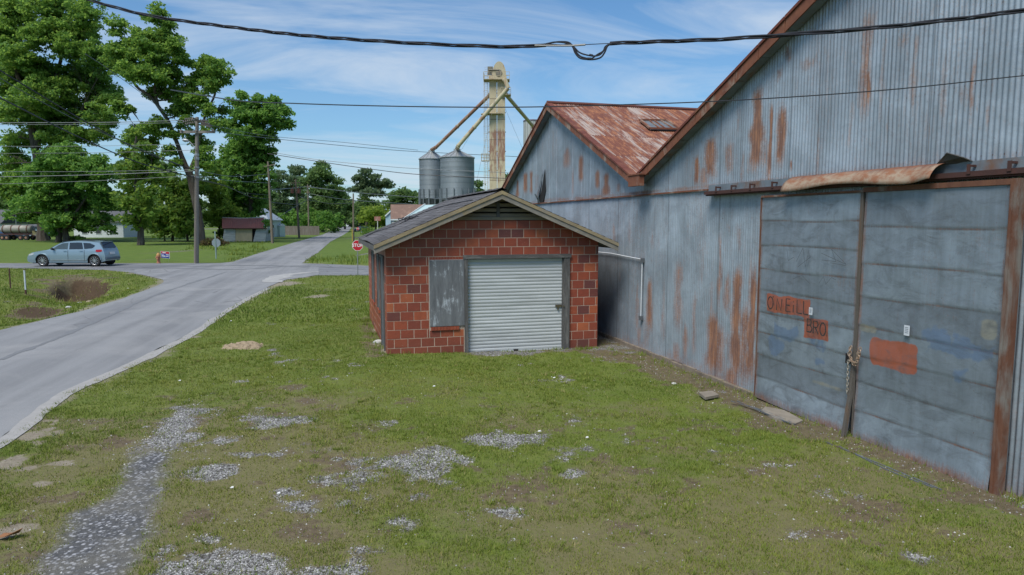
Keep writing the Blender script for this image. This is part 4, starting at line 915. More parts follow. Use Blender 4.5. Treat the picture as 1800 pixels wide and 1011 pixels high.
def lay(F, a0, a1, ztop, zmin, holes, face, seed, topf=None):
    rr = random.Random(seed); j = 0; z1 = ztop
    while z1 > zmin:
        z0 = z1-CH; x = a0-(0 if j % 2 == 0 else BLK*.47)
        while x < a1:
            u0, u1 = max(a0, x), min(a1, x+BLK)
            if u1-u0 > .03:
                tone = rr.choice([.16, .45, .5, .5, .55, .6, .5, .55, .62, .7, .75, .82, .95])+rr.uniform(-.06, .06)
                if rr.random() < .35: tone = .5+.25*rr.random()
                
                tone = min(1, max(0, tone))
                for r in clip(u0, u1, z0, z1, holes):
                    g_ = .0048; p0, p1, q0, q1 = r[0]+g_, r[1]-g_, r[2]+g_, r[3]-g_
                    if topf:
                        ta, tb = topf(p0), topf(p1)
                        if max(ta, tb) < q0+.02: continue
                        za, zb_ = min(q1, ta), min(q1, tb)
                        if min(za, zb_) < q0+.01:
                            # triangle-ish remnant
                            za, zb_ = max(za, q0+.001), max(zb_, q0+.001)
                    else: za = zb_ = q1
                    kx = len(V); o0 = rr.uniform(-.0025, .0025); c_ = .004
                    V.extend([F(p0+c_, q0+c_, o0), F(p1-c_, q0+c_, o0), F(p1-c_, zb_-c_, o0), F(p0+c_, za-c_, o0), F(p0, q0, .012), F(p1, q0, .012), F(p1, zb_, .012), F(p0, za, .012)])
                    T_.extend([tone]*8)
                    for fc in ((0, 1, 2, 3), (4, 5, 1, 0), (5, 6, 2, 1), (6, 7, 3, 2), (7, 4, 0, 3)): L_.extend([kx+i for i in (fc if face else fc[::-1])]); SZ.append(4)
            x += BLK
        z1 = z0; j += 1
Ff = lambda a, z, o: BP(a, z, o-.002)
tf = lambda u: min(WZ, roofz(u)-.03)
lay(Ff, 0, GW, WZ, -.32, [(.97, 1.80, .50, 2.17), (1.78, 4.36, -.5, 2.20)], True, 5, tf)
Fl = lambda a, z, o: BP(o-.002, z, a)
lay(Fl, 0, GL, 2.41, -.32, [(.40, 1.22, -.02, 2.14), (1.72, 2.35, .78, 2.14), (3.45, 4.25, .78, 2.14)], False, 6)
Fr = lambda a, z, o: BP(GW+.002-o, z, a); lay(Fr, 0, GL, 2.41, -.32, [], True, 7)
Fb = lambda a, z, o: BP(a, z, GL+.002-o); lay(Fb, 0, GW, 3.44, -.32, [], False, 8, lambda u: roofz(u)-.05)
# small soldier blocks over and under the boarded window
def soldier(F, a0, a1, z0, z1, o, n, face=True):
    for i in range(n):
        p0 = a0+(a1-a0)*i/n+.003; p1 = a0+(a1-a0)*(i+1)/n-.003; kx = len(V); t_ = random.uniform(.45, .75)
        V.extend([F(p0, z0, o), F(p1, z0, o), F(p1, z1, o), F(p0, z1, o), F(p0, z0, .012), F(p1, z0, .012), F(p1, z1, .012), F(p0, z1, .012)]); T_.extend([t_]*8)
        for fc in ((0, 1, 2, 3), (4, 5, 1, 0), (5, 6, 2, 1), (6, 7, 3, 2), (7, 4, 0, 3)): L_.extend([kx+i_ for i_ in (fc if face else fc[::-1])]); SZ.append(4)
soldier(Ff, .98, 1.79, 2.10, 2.18, -.004, 12); soldier(Ff, 1.0, 1.66, .49, .57, -.035, 9)
soldier(Fl, 1.72, 2.35, .70, .78, -.04, 7, False); soldier(Fl, 3.45, 4.25, .70, .78, -.04, 9, False)
np_mesh('clay_blocks', V, L_, SZ, m_brick, co_, attrs={'tone': T_})
# boarded window on the front
m_board, nt, b = newmat('weathered_board'); k = N(nt); ob = k.obj()
v = k.map(ob, (9, 9, 1.3)); n1 = k.noise(v, 1.2, 7, .7, .5); n2 = k.noise(ob, 3.2, 6, .7, .8)
c = k.mix(k.ramp(n1, [(.35, 0), (.62, 1)]), (.095, .10, .108), (.165, .175, .185))
c = k.mix(k.ramp(k.math('ADD', k.math('MULTIPLY', n1, .5), k.math('MULTIPLY', n2, .5)), [(.54, 0), (.62, .75)]), c, (.42, .46, .50))
k.l(c, b.inputs['Base Color']); b.inputs['Roughness'].default_value = .8; k.bump(b, n1, .3, .01)
f = MB(); f.wbox(.985, 1.785, .585, 2.105, -.03, -.006, F=BP); bo = f.build('window_board', m_board, ga)
f = MB(); f.wbox(.975, .984, .59, 2.10, -.02, -.004, F=BP); f.wbox(.985, 1.785, 2.107, 2.118, -.025, -.004, F=BP); f.build('board_edge', pm('flaky_white', (.45, .46, .46), (.2, .2, .2), 20, .8), bo)
# door frame and roller door
m_fw = pm('grey_old_wood', (.115, .112, .108), (.07, .068, .066), 5, .85, stretch=(6, 6, .7), bump=.7, c3=(.19, .185, .175))
m_fwh = pm('grey_old_beam', (.115, .112, .108), (.07, .068, .066), 5, .85, stretch=(.8, .8, 7), bump=.7, c3=(.19, .185, .175))
f = MB(); f.wbox(1.79, 1.868, -.16, 2.125, -.055, .10, F=BP); fo = f.build('door_jamb', m_fw, ga)
f = MB(); f.wbox(4.225, 4.37, -.16, 2.125, -.05, .10, F=BP); f.wbox(4.20, 4.223, -.14, 2.12, .0, .10, F=BP); f.build('door_jamb', m_fw, ga)
f = MB(); f.wbox(1.76, 4.40, 2.127, 2.215, -.065, .10, F=BP); f.build('door_lintel', m_fwh, ga)
m_roll = pm('painted_roller_steel', (.56, .585, .59), (.46, .485, .49), 3, .42, .15, bump=.03, bd=.004, c3=(.40, .42, .42), stretch=(.4, .4, 3))
u = np.linspace(1.87, 4.198, 30); nz_ = 27*10; z = np.linspace(-.08, 2.124, nz_); U, Zz = np.meshgrid(u, z)
ph = (Zz+.08)/2.204*27; prof = .014*np.abs(np.sin(np.pi*ph))**.55
O = .055-prof+.004*np.sin(U*3+Zz*2)+.008*np.exp(-((U-3.2)/.35)**2-((Zz-1.0)/.05)**2)+.007*np.exp(-((U-2.4)/.4)**2-((Zz-.72)/.06)**2)
Vv = np.stack([F0[0]+U*n_[0]+O*d_[0], F0[1]+U*n_[1]+O*d_[1], Zz], -1).reshape(-1, 3); idx = np.arange(30*nz_).reshape(nz_, 30)
q = np.stack([idx[:-1, :-1], idx[:-1, 1:], idx[1:, 1:], idx[1:, :-1]], -1).reshape(-1, 4)
rd = np_mesh('roller_door', Vv, q.ravel(), np.full(len(q), 4), m_roll, ga, smooth=True)
f = MB(); f.wbox(1.87, 4.198, -.125, -.082, .01, .06, F=BP); f.build('bottom_bar', m_roll, rd)
f = MB(); f.wbox(4.03, 4.19, .93, .985, .015, .035, F=BP); f.wbox(4.08, 4.11, .86, .93, .01, .03, F=BP); f.wbox(4.20, 4.23, .935, .975, -.07, -.051, F=BP); f.build('latch', pm('brass_latch', (.16, .14, .09), None, 6, .5, .5), rd)
f = MB(); f.wbox(2.98, 3.09, -.09, -.045, -.005, .02, F=BP); f.build('lift_handle', pm('dark_metal', (.05, .05, .05), None, 6, .5, .4), rd)
f = MB(); f.wbox(1.87, 4.2, -.30, -.128, -.04, .3, F=BP); f.build('threshold', m_conc, ga)
# openings on the long side
m_bw = pm('grey_board', (.12, .13, .14), (.08, .085, .09), 4, .8, stretch=(4, 4, .6))
f = MB(); f.wbox(-.012, .03, -.05, 2.13, .44, 1.18, F=BP); f.build('side_door', m_bw, ga)
f = MB()
for a, b_ in ((.40, .438), (1.182, 1.22)): f.wbox(-.035, .04, -.05, 2.14, a, b_, F=BP)
f.wbox(-.035, .04, 2.142, 2.20, .38, 1.24, F=BP); f.build('side_door_frame', m_fw, ga)
for a, b_ in ((1.72, 2.35), (3.45, 4.25)):
    f = MB(); f.wbox(-.01, .03, .785, 2.13, a+.04, b_-.04, F=BP); o = f.build('side_window_board', m_bw, ga)
    f = MB(); f.wbox(-.03, .04, .785, 2.13, a, a+.038, F=BP); f.wbox(-.03, .04, .785, 2.13, b_-.038, b_, F=BP); f.wbox(-.03, .04, 2.132, 2.18, a, b_, F=BP); f.build('window_frame', m_fw, o)
# gable louvre
m_wood = pm('weathered_rake_wood', (.33, .26, .14), (.21, .17, .115), 4, .85, stretch=(1, 1, 1), bump=.6, c3=(.21, .205, .19))
m_rk2 = pm('weathered_rake_board', (.27, .25, .21), (.17, .16, .14), 5, .85, bump=.6, c3=(.25, .20, .11))
m_lou = pm('louvre_wood', (.30, .25, .17), (.19, .16, .11), 5, .85, stretch=(.6, .6, 5), bump=.6, c3=(.19, .18, .16))
f = MB(); f.prism([BP(u, z, .12) for u, z in [(1.15, WZ), (4.05, WZ), (APU, AP-.06)]], (d_[0]*.03, d_[1]*.03, 0)); lv = f.build('vent_back', m_black, ga)
f = MB(); z = WZ+.075
while z < AP-.15:
    hw = (AP-.07-z)/(AP-EV)*2.83
    f.hexa([BP(APU-hw, z, .01), BP(APU+hw, z, .01), BP(APU+hw-.03, z+.03, .10), BP(APU-hw+.03, z+.03, .10), BP(APU-hw, z+.075, .03), BP(APU+hw-.0, z+.075, .03), BP(APU+hw-.1, z+.095, .115), BP(APU-hw+.1, z+.095, .115)]); z += .118
f.build('louvre_slats', m_lou, lv)
f = MB(); f.wbox(APU-1.42, APU+1.42, WZ+.002, WZ+.07, -.03, .11, F=BP); f.build('vent_sill', m_lou, lv)
f = MB(); f.wbox(APU-.035, APU+.035, WZ+.072, AP-.12, -.015, .009, F=BP); f.build('vent_post', m_fw, lv)
# roof : shingles as overlapping courses
m_sh, nt, b = newmat('asphalt_shingle'); k = N(nt); ob = k.obj(); t = k.attr('tone')
c = k.ramp(t, [(0, (.085, .082, .088)), (1, (.17, .163, .17))])
c = k.mix(k.math('MULTIPLY', k.ramp(k.noise(ob, 1.6, 6, .7), [(.4, 0), (.7, 1)]), .6), c, (.21, .205, .21)); c = k.mix(k.math('MULTIPLY', k.noise(ob, 120, 2, .8), .5), c, (.03, .03, .033))
k.l(c, b.inputs['Base Color']); b.inputs['Roughness'].default_value = .95; b.inputs['Specular IOR Level'].default_value = .15; k.bump(b, k.noise(ob, 120, 2, .8), .5, .006)
V = []; L_ = []; T_ = []; SZ = []
v0, v1 = -.36, GL+.32
for side in (-1, 1):
    nrow = 17; slope = (AP-EV)/2.83
    for r in range(nrow):
        e0 = 2.85*(r)/nrow; e1 = 2.85*(r+1)/nrow+.03
        x = v0-(.17 if r % 2 else 0)
        while x < v1:
            a0, a1 = max(v0, x)+.003, min(v1, x+.33)-.003
            if a1 > a0+.02:
                h0 = AP+.035-slope*e0; h1 = AP+.035-slope*e1; l0, l1 = .002, .014+.003*random.random(); sag = .02*math.sin(x*1.1)*(e0/2.8)
                kx = len(V); j = random.uniform(-.006, .006)
                p = [BP(APU+side*e0, h0+l0+sag, a0), BP(APU+side*e0, h0+l0+sag, a1), BP(APU+side*(e1+j), h1+l1+sag, a1), BP(APU+side*(e1+j), h1+l1+sag, a0), BP(APU+side*(e1+j), h1+l1-.014+sag, a1), BP(APU+side*(e1+j), h1+l1-.014+sag, a0)]
                V += p; T_ += [random.random()]*6
                L_ += [kx+i for i in ((0, 1, 2, 3) if side < 0 else (3, 2, 1, 0))]+[kx+i for i in ((3, 2, 4, 5) if side < 0 else (5, 4, 2, 3))]; SZ += [4, 4]
            x += .33
rfo = np_mesh('shingle_roof', V, L_, SZ, m_sh, ga, attrs={'tone': T_})
f = MB()
for i in range(20):
    a0 = v0+(v1-v0)*i/20; a1 = v0+(v1-v0)*(i+1)/20+.02; l = .05+.005*(i % 2)
    f.add([BP(APU-.14, AP-.01+l, a0), BP(APU, AP+.045+l, a0), BP(APU+.14, AP-.01+l, a0), BP(APU-.14, AP-.01+l, a1), BP(APU, AP+.045+l, a1), BP(APU+.14, AP-.01+l, a1)], [(0, 1, 4, 3), (1, 2, 5, 4), (0, 3, 5, 2)])
rcap = f.build('ridge_shingles', m_sh, rfo); rcap.data.attributes.new('tone', 'FLOAT', 'POINT')
f = MB()
for side in (-1, 1):
    f.hexa([BP(APU, AP-.0, v0+.02), BP(APU+side*2.82, EV-.0, v0+.02), BP(APU+side*2.82, EV-.0, v1-.02), BP(APU, AP-.0, v1-.02), BP(APU, AP+.02, v0+.02), BP(APU+side*2.82, EV+.02, v0+.02), BP(APU+side*2.82, EV+.02, v1-.02), BP(APU, AP+.02, v1-.02)])
f.build('roof_deck', m_lou, rfo)
for side in (-1, 1):
    for vv, o0, o1 in ((v0, -.015, .015), (v1, -.015, .015)):
        for dz0, dz1, ex, nm in ((-.055, .025, -.02, 'rake_trim'), (-.165, -.058, 0, 'rake_board')):
            f = MB(); q0 = vv+o0+ex; q1 = vv+o1; u1 = APU+side*2.88; zu = AP-(AP-EV)*2.88/2.83
            f.hexa([BP(APU, AP+dz0, q0), BP(u1, zu+dz0, q0), BP(u1, zu+dz0, q1), BP(APU, AP+dz0, q1), BP(APU, AP+dz1, q0), BP(u1, zu+dz1, q0), BP(u1, zu+dz1, q1), BP(APU, AP+dz1, q1)])
            f.build(nm, m_wood if nm == 'rake_trim' else m_rk2, ga) if nm == 'rake_trim' else f.build(nm, m_rk2, ga)
    if side == -1: pass
    f = MB(); u1 = APU+side*2.86
    f.wbox(u1-.012, u1+.012, EV-.13, EV-.012, v0+.03, v1-.03, F=BP); f.build('eave_board', m_fw, ga)
    for i in range(13):
        f = MB(); v_ = .05+i*.47; f.hexa([BP(APU+side*2.50, EV-.04, v_), BP(APU+side*2.83, EV-.12, v_), BP(APU+side*2.83, EV-.12, v_+.04), BP(APU+side*2.50, EV-.04, v_+.04), BP(APU+side*2.50, EV+.1, v_), BP(APU+side*2.83, EV-.006, v_), BP(APU+side*2.83, EV-.006, v_+.04), BP(APU+side*2.50, EV+.1, v_+.04)])
        f.build('rafter_end', m_fw, ga)
# cable lying over the garage roof
def rz(u): return AP+.10-(AP-EV)/2.83*abs(u-APU)
m_cab = pm('black_cable', (.03, .031, .036), None, 5, .55, bump=0)
def rhit(px, py):
    for it in range(200):
        t = 14+it*.06; r = ray(px, py); X, Y, Zc = r[0]*t, r[1]*t, CAMH+r[2]*t; u_ = (X-F0[0])*n_[0]+(Y-F0[1])*n_[1]
        if -.35 < u_ < 5.5 and Zc < rz(u_)-.04: return (X, Y, rz(u_)-.035)
    return None
pts = [rhit(*p) for p in [(643, 416), (660, 408), (690, 399), (715, 388), (735, 378), (755, 370), (790, 360), (830, 352)]]; pts = [p for p in pts if p]
if len(pts) > 2:
    f = MB(); f.tube(catm(pts, 4), .012, 6)
    c0 = Vector(pts[min(3, len(pts)-1)])
    for i in range(4): f.tube([c0+Vector((.13*math.cos(h)+.1*i-.1, .1*math.sin(h), .03+.02*i+.03*math.sin(h*2))) for h in np.linspace(0, 5.4, 10)], .012, 5)
    tag(f.build('service_cable', m_cab, None, True, origin=pts[0]), 'black cable with a tangled coil lying on the shingled garage roof', 'cable')
# ================================================================== TREES
m_bark = pm('bark', (.105, .085, .068), (.06, .048, .04), 3, .95, stretch=(2, 2, .4), bump=.8, c3=(.14, .125, .11))
LEAF = {'pecan': leafmat('pecan_leaf', (.07, .16, .035), (.135, .26, .05), (.24, .36, .065)),
        'maple': leafmat('maple_leaf', (.065, .16, .035), (.125, .26, .05), (.20, .34, .065)),
        'vine': leafmat('vine_leaf', (.055, .125, .026), (.125, .23, .038), (.23, .32, .055)),
        'far': leafmat('far_leaf', (.065, .125, .045), (.12, .20, .062), (.18, .27, .085)),
        'pine': leafmat('pine_leaf', (.065, .11, .06), (.11, .17, .08), (.16, .22, .10)),
        'bright': leafmat('bright_leaf', (.09, .16, .026), (.19, .285, .04), (.29, .38, .06)),
        'brown': leafmat('brown_leaf', (.05, .03, .02), (.10, .065, .03), (.12, .13, .04))}
def foliage(name, clumps, leaf, sprig, nleaf, mat, parent, cover=1.0, seed=1, droop=.0):
    """clumps: (x,y,z, rx,ry,rz).  sprigs of small leaf faces through each clump volume"""
    R = np.random.default_rng(seed); C_ = []; TN = []
    for (x, y, z, rx, ry, rz) in clumps:
        vol = (rx*ry*rz)**(1/3.); n = max(4, int(cover*2.6*(rx*rz+rx*ry+ry*rz)/(sprig**2)/1.6))
        u = R.normal(size=(n, 3)); u /= np.linalg.norm(u, axis=1)[:, None]; rad = (R.random(n)**.5*np.where(R.random(n) < .12, 1.28, 1))[:, None]
        lump = 1+.34*np.sin(u[:, :1]*5+x)*np.cos(u[:, 2:]*6+z+y)
        p = u*rad*lump*np.array([rx, ry, rz])+np.array([x, y, z]); C_.append(p)
        TN.append(np.clip(.40+.55*(R.random(n)-.5)+.10*u[:, 2]*rad[:, 0]+R.uniform(-.10, .10), 0, 1))
    C_ = np.concatenate(C_); TN = np.concatenate(TN); n = len(C_)*nleaf
    off = R.normal(size=(len(C_), nleaf, 3)); off /= np.linalg.norm(off, axis=2)[..., None]; off *= (R.random((len(C_), nleaf, 1))**.5)*sprig*np.array([1.15, 1.15, .55])
    off[..., 2] -= .25*(off[..., 0]**2+off[..., 1]**2)/sprig
    P = (C_[:, None]+off).reshape(-1, 3); tn = np.clip(np.repeat(TN, nleaf)+R.normal(0, .10, n), 0, 1)
    a = R.normal(size=(n, 3)); a[:, 2] *= .8; a /= np.linalg.norm(a, axis=1)[:, None]
    b_ = R.normal(size=(n, 3)); b_[:, 2] *= .85; b_ -= a*(a*b_).sum(1)[:, None]; b_ /= np.linalg.norm(b_, axis=1)[:, None]
    s = (leaf*(.6+.8*R.random(n)))[:, None]
    V = np.stack([P-a*s, P+b_*s*.55, P+a*s, P-b_*s*.55], 1).reshape(-1, 3)
    return np_mesh(name, V, np.arange(4*n), np.full(n, 4), mat, parent, attrs={'tone': np.repeat(tn, 4)}), n
NLEAF = [0]
def tree(name, D, base, trunks, ells, leaf, sprig, nleaf, matk, label, group=None, cover=1., layers=2, seed=1, depth=.55, tw=1., cat='tree', limbs=True):
    bx, by, _ = G(*base) if D is None else AT(base[0], base[1], D); D = by
    e = empty(name, (bx, by, 0), label, cat, group); R = random.Random(seed); sc = D/FPX
    tb = MB(); paths = []
    for path in trunks:
        if len(path) == 1: path = path+[(path[0][0]+1, path[0][1]-30, path[0][2]*.6)]
        pts = [Vector(AT(p[0], p[1], D+(p[3] if len(p) > 3 else 0))) for p in path]
        if path[0][1] >= base[1]-1: pts[0].z = -.1
        rs = [p[2]*sc/2*tw for p in path]; cp = catm(pts, 4); cr = [float(np.interp(i, np.arange(len(rs))*4, rs)) for i in range(len(cp))]
        cp = [p+np.array([R.gauss(0, .05), R.gauss(0, .05), 0])*cr[i] for i, p in enumerate(cp)]
        tb.tube(cp, cr, 9); paths += [(Vector(p), r) for p, r in zip(cp, cr)]
    cl = []
    for (cx, cy, rx, ry) in ells:
        for L in range(layers):
            dd = R.uniform(-1, 1)*depth*(rx+14)*sc*1.6 if layers > 1 else R.uniform(-.3, .3)*rx*sc
            jx, jy = R.uniform(-.25, .25)*rx, R.uniform(-.2, .2)*ry; f = .72 if layers > 1 else 1
            c = AT(cx+jx*(1-f), cy+jy*(1-f), D+dd); cl.append((c[0], c[1], max(c[2], ry*sc*.8), rx*sc*f*1.18, rx*sc*.8, ry*sc*f*1.18))
        if limbs and paths:
            c = Vector(AT(cx, cy, D)); best = min(paths, key=lambda q: (q[0]-c).length+(3 if q[0].z > c.z else 0)); p0 = best[0]
            if (c-p0).length > 1.0:
                mid = p0.lerp(c, .5)+Vector((R.uniform(-.6, .6), R.uniform(-.8, .8), R.uniform(-.2, .8))); r0 = min(best[1]*.6, .05+.022*(c-p0).length)
                tb.tube(catm([p0, mid, c], 4), [r0*(1-.09*i) for i in range(9)], 6)
                for _ in range(3):
                    t_ = c+Vector((R.uniform(-1, 1)*rx*sc*.8, R.uniform(-1, 1)*rx*sc*.8, R.uniform(-.6, .9)*ry*sc)); tb.tube([mid, mid.lerp(t_, .6)+Vector((0, 0, .2)), t_], [r0*.45, r0*.3, .03], 5)
    if tb.v: tb.build('trunk', m_bark, e, True)
    o, n = foliage('crown', cl, leaf, sprig, nleaf, LEAF[matk], e, cover, seed); NLEAF[0] += n
    return e
T0 = [(25, 20, 40, 38), (85, 12, 40, 34), (150, 22, 32, 32), (118, 58, 40, 30), (28, 66, 32, 28), (70, 55, 30, 22), (150, 55, 24, 22), (8, 100, 30, 34), (42, 98, 38, 28), (25, 140, 45, 36), (75, 128, 36, 30), (62, 165, 45, 32), (118, 85, 26, 20),
      (150, 88, 30, 24), (108, 150, 40, 30), (150, 130, 40, 34), (190, 108, 26, 28), (178, 160, 34, 30), (20, 195, 36, 28), (75, 205, 45, 28), (128, 195, 45, 32), (172, 200, 28, 26), (198, 212, 10, 14), (198, 170, 20, 18), (100, 238, 42, 22), (150, 236, 40, 14), (185, 232, 18, 10), (30, 245, 30, 20), (24, 285, 30, 28), (12, 325, 24, 30), (40, 320, 24, 26), (5, 60, 20, 20)]
tree('pecan_tree', 104, (76, 419), [[(76, 423, 22), (73, 395, 14), (70, 330, 12), (66, 285, 13), (58, 235, 12), (50, 190, 9), (30, 130, 7), (20, 60, 5)], [(62, 260, 12), (84, 200, 8), (92, 160, 7), (110, 90, 5), (112, 30, 3)], [(66, 280, 9), (100, 245, 6), (125, 225, 5), (150, 180, 4)]],
     T0, .225, .8, 46, 'pecan', 'tallest spreading green tree at the left edge, reaching out of the picture', 'big trees on the corner lawn', 1.05, 2, 3)
T0 = [(a, b, c*1.12, d*1.1) for a, b, c, d in T0]+[(70, 225, 60, 30), (60, 120, 50, 40), (110, 180, 50, 40), (40, 270, 34, 26), (150, 170, 40, 34), (100, 262, 50, 20), (180, 120, 34, 40), (165, 60, 30, 36), (190, 180, 24, 26), (35, 240, 34, 30)]
T1 = [(100, 282, 42, 22), (140, 292, 42, 22), (70, 310, 40, 28), (115, 320, 48, 30), (165, 315, 34, 28), (80, 350, 44, 28), (130, 352, 45, 28), (175, 350, 28, 30), (46, 372, 30, 20), (95, 385, 34, 16), (140, 385, 38, 16), (180, 385, 22, 12), (118, 262, 32, 14), (170, 287, 22, 16), (100, 405, 16, 10), (150, 398, 14, 8), (193, 400, 10, 8)]
tree('pecan_tree', 97, (112, 425), [[(103, 426, 11), (104, 405, 8), (95, 370, 6), (85, 320, 4)], [(117, 426, 13), (115, 405, 9), (118, 360, 7), (125, 300, 4)], [(116, 400, 6), (150, 350, 4), (175, 320, 2.5)]],
     T1, .24, .8, 42, 'maple', 'broad low dense green tree with twin trunks behind the passing car', 'big trees on the corner lawn', 1.1, 2, 5)
T2 = [(278, 18, 16, 10), (272, 33, 22, 10), (297, 42, 12, 8), (208, 42, 16, 9), (200, 55, 10, 9), (252, 62, 32, 20), (292, 68, 26, 22), (228, 82, 36, 22), (265, 95, 42, 28), (310, 92, 20, 26), (198, 88, 20, 14), (215, 115, 34, 22), (258, 128, 40, 22), (300, 128, 26, 22), (290, 160, 26, 20), (318, 165, 22, 18),
      (332, 112, 9, 8), (366, 108, 20, 16), (385, 122, 22, 16), (352, 128, 20, 16), (392, 138, 14, 12), (370, 148, 26, 14), (336, 148, 16, 18), (345, 175, 30, 14), (320, 192, 26, 14), (368, 190, 14, 16), (392, 196, 10, 18), (268, 165, 12, 12), (378, 218, 22, 14),
      (280, 214, 20, 10), (252, 226, 26, 14), (234, 246, 18, 18), (262, 250, 18, 14), (300, 236, 18, 12), (328, 214, 18, 14), (296, 262, 12, 14), (345, 245, 16, 14), (360, 262, 16, 16), (310, 285, 14, 10), (358, 290, 18, 16), (228, 190, 4, 3), (212, 190, 14, 20)]
tree('leaning_pecan_tree', 91, (354, 424), [[(354, 428, 15), (350, 385, 13), (341, 340, 12), (334, 308, 12), (325, 290, 10), (315, 262, 7), (298, 218, 6.5), (278, 186, 6), (262, 168, 5.5), (240, 152, 4.5), (225, 120, 3), (230, 80, 2.5)], [(334, 304, 9), (345, 272, 6), (352, 240, 4), (362, 200, 4), (378, 165, 3.5), (380, 130, 3)], [(278, 186, 5), (272, 150, 4), (285, 100, 3), (282, 40, 2)], [(298, 218, 4), (265, 232, 3), (238, 250, 2)]],
     T2, .21, .72, 46, 'pecan', 'tall open crowned tree with a bare leaning limb behind the big utility pole', 'big trees on the corner lawn', .95, 2, 9)
T2 = [(a, b, c*1.1, d*1.08) for a, b, c, d in T2]+[(240, 100, 50, 36), (285, 120, 40, 34), (345, 160, 28, 20), (210, 100, 26, 26), (330, 200, 24, 20)]
T3 = [(415, 184, 16, 12), (425, 166, 7, 8), (445, 186, 16, 12), (454, 172, 6, 8), (478, 186, 20, 12), (484, 174, 14, 5), (500, 196, 14, 10), (432, 205, 30, 18), (470, 206, 30, 16), (508, 218, 9, 10), (494, 214, 12, 10), (404, 222, 16, 16), (438, 236, 36, 20), (472, 236, 16, 18), (414, 262, 26, 20), (450, 262, 28, 22), (476, 272, 12, 24), (396, 290, 18, 18), (425, 295, 34, 22), (460, 296, 22, 24), (410, 325, 32, 22), (446, 330, 28, 24), (466, 322, 12, 20), (415, 355, 30, 20), (448, 362, 20, 22), (395, 345, 14, 22), (432, 378, 24, 10), (382, 300, 10, 14)]
tree('maple_tree', 112, (440, 421), [[(440, 423, 12), (442, 380, 10), (440, 320, 8), (446, 270, 6), (450, 210, 4), (450, 185, 2)], [(440, 330, 6), (415, 270, 4), (410, 215, 2)]],
     T3, .30, .85, 34, 'maple', 'tall full maple with dense broad leaves behind the red roofed shed', 'big trees on the corner lawn', 1.0, 2, 13, depth=.4)
T4 = [(226, 268, 16, 12), (250, 258, 16, 12), (238, 235, 12, 8), (268, 275, 16, 14), (225, 298, 20, 18), (252, 305, 24, 20), (232, 330, 24, 20), (262, 338, 24, 20), (228, 358, 22, 18), (255, 368, 22, 18), (248, 393, 18, 12), (280, 305, 14, 18), (222, 385, 14, 12), (240, 282, 18, 14), (272, 318, 14, 12)]
tree('vine_covered_tree', 85, (248, 431), [[(248, 433, 13), (247, 405, 10), (243, 360, 8), (238, 310, 6), (236, 270, 5), (240, 240, 3)], [(243, 340, 5), (262, 300, 3), (268, 272, 2)]],
     T4, .28, .8, 24, 'vine', 'slender vine covered tree standing left of the big utility pole', 'big trees on the corner lawn', .95, 2, 17)
tree('thicket_tree', 101, (303, 424), [[(303, 424, 5), (305, 390, 4), (302, 340, 3)], [(330, 424, 4), (326, 380, 3), (322, 340, 2)], [(290, 424, 3), (285, 390, 2)]],
     [(300, 318, 20, 16), (322, 330, 24, 20), (346, 322, 20, 20), (300, 345, 22, 20), (330, 358, 24, 22), (290, 375, 22, 22), (316, 385, 24, 22), (290, 402, 20, 14), (324, 405, 22, 12), (272, 395, 14, 18), (270, 370, 12, 16)],
     .27, .8, 24, 'vine', 'dark leafy thicket between the slender tree and the big utility pole', None, 1.5, 2, 21)
tree('rounded_tree', 104, (385, 424), [[(385, 424, 4), (386, 400, 3), (388, 370, 2)]],
     [(375, 330, 18, 16), (372, 300, 12, 14), (384, 352, 18, 14), (398, 368, 18, 14), (378, 378, 20, 18), (398, 390, 16, 14), (392, 410, 12, 8), (410, 375, 8, 12)],
     .27, .75, 24, 'bright', 'round yellow green tree just left of the old shed', None, 1.5, 2, 22)
tree('brown_bush', 84, (372, 432), [], [(365, 425, 12, 7), (378, 424, 14, 7), (388, 428, 9, 5), (358, 430, 8, 5)], .16, .4, 22, 'brown', 'low reddish brown bush between the big pole and the shed', None, 1.2, 2, 23, cat='bush')
tree('lawn_shrub', 98, (138, 424), [], [(134, 419, 10, 6), (144, 420, 9, 5)], .2, .5, 22, 'maple', 'low green shrub beside the twin trunks on the lawn', None, 1.2, 2, 24, cat='bush')
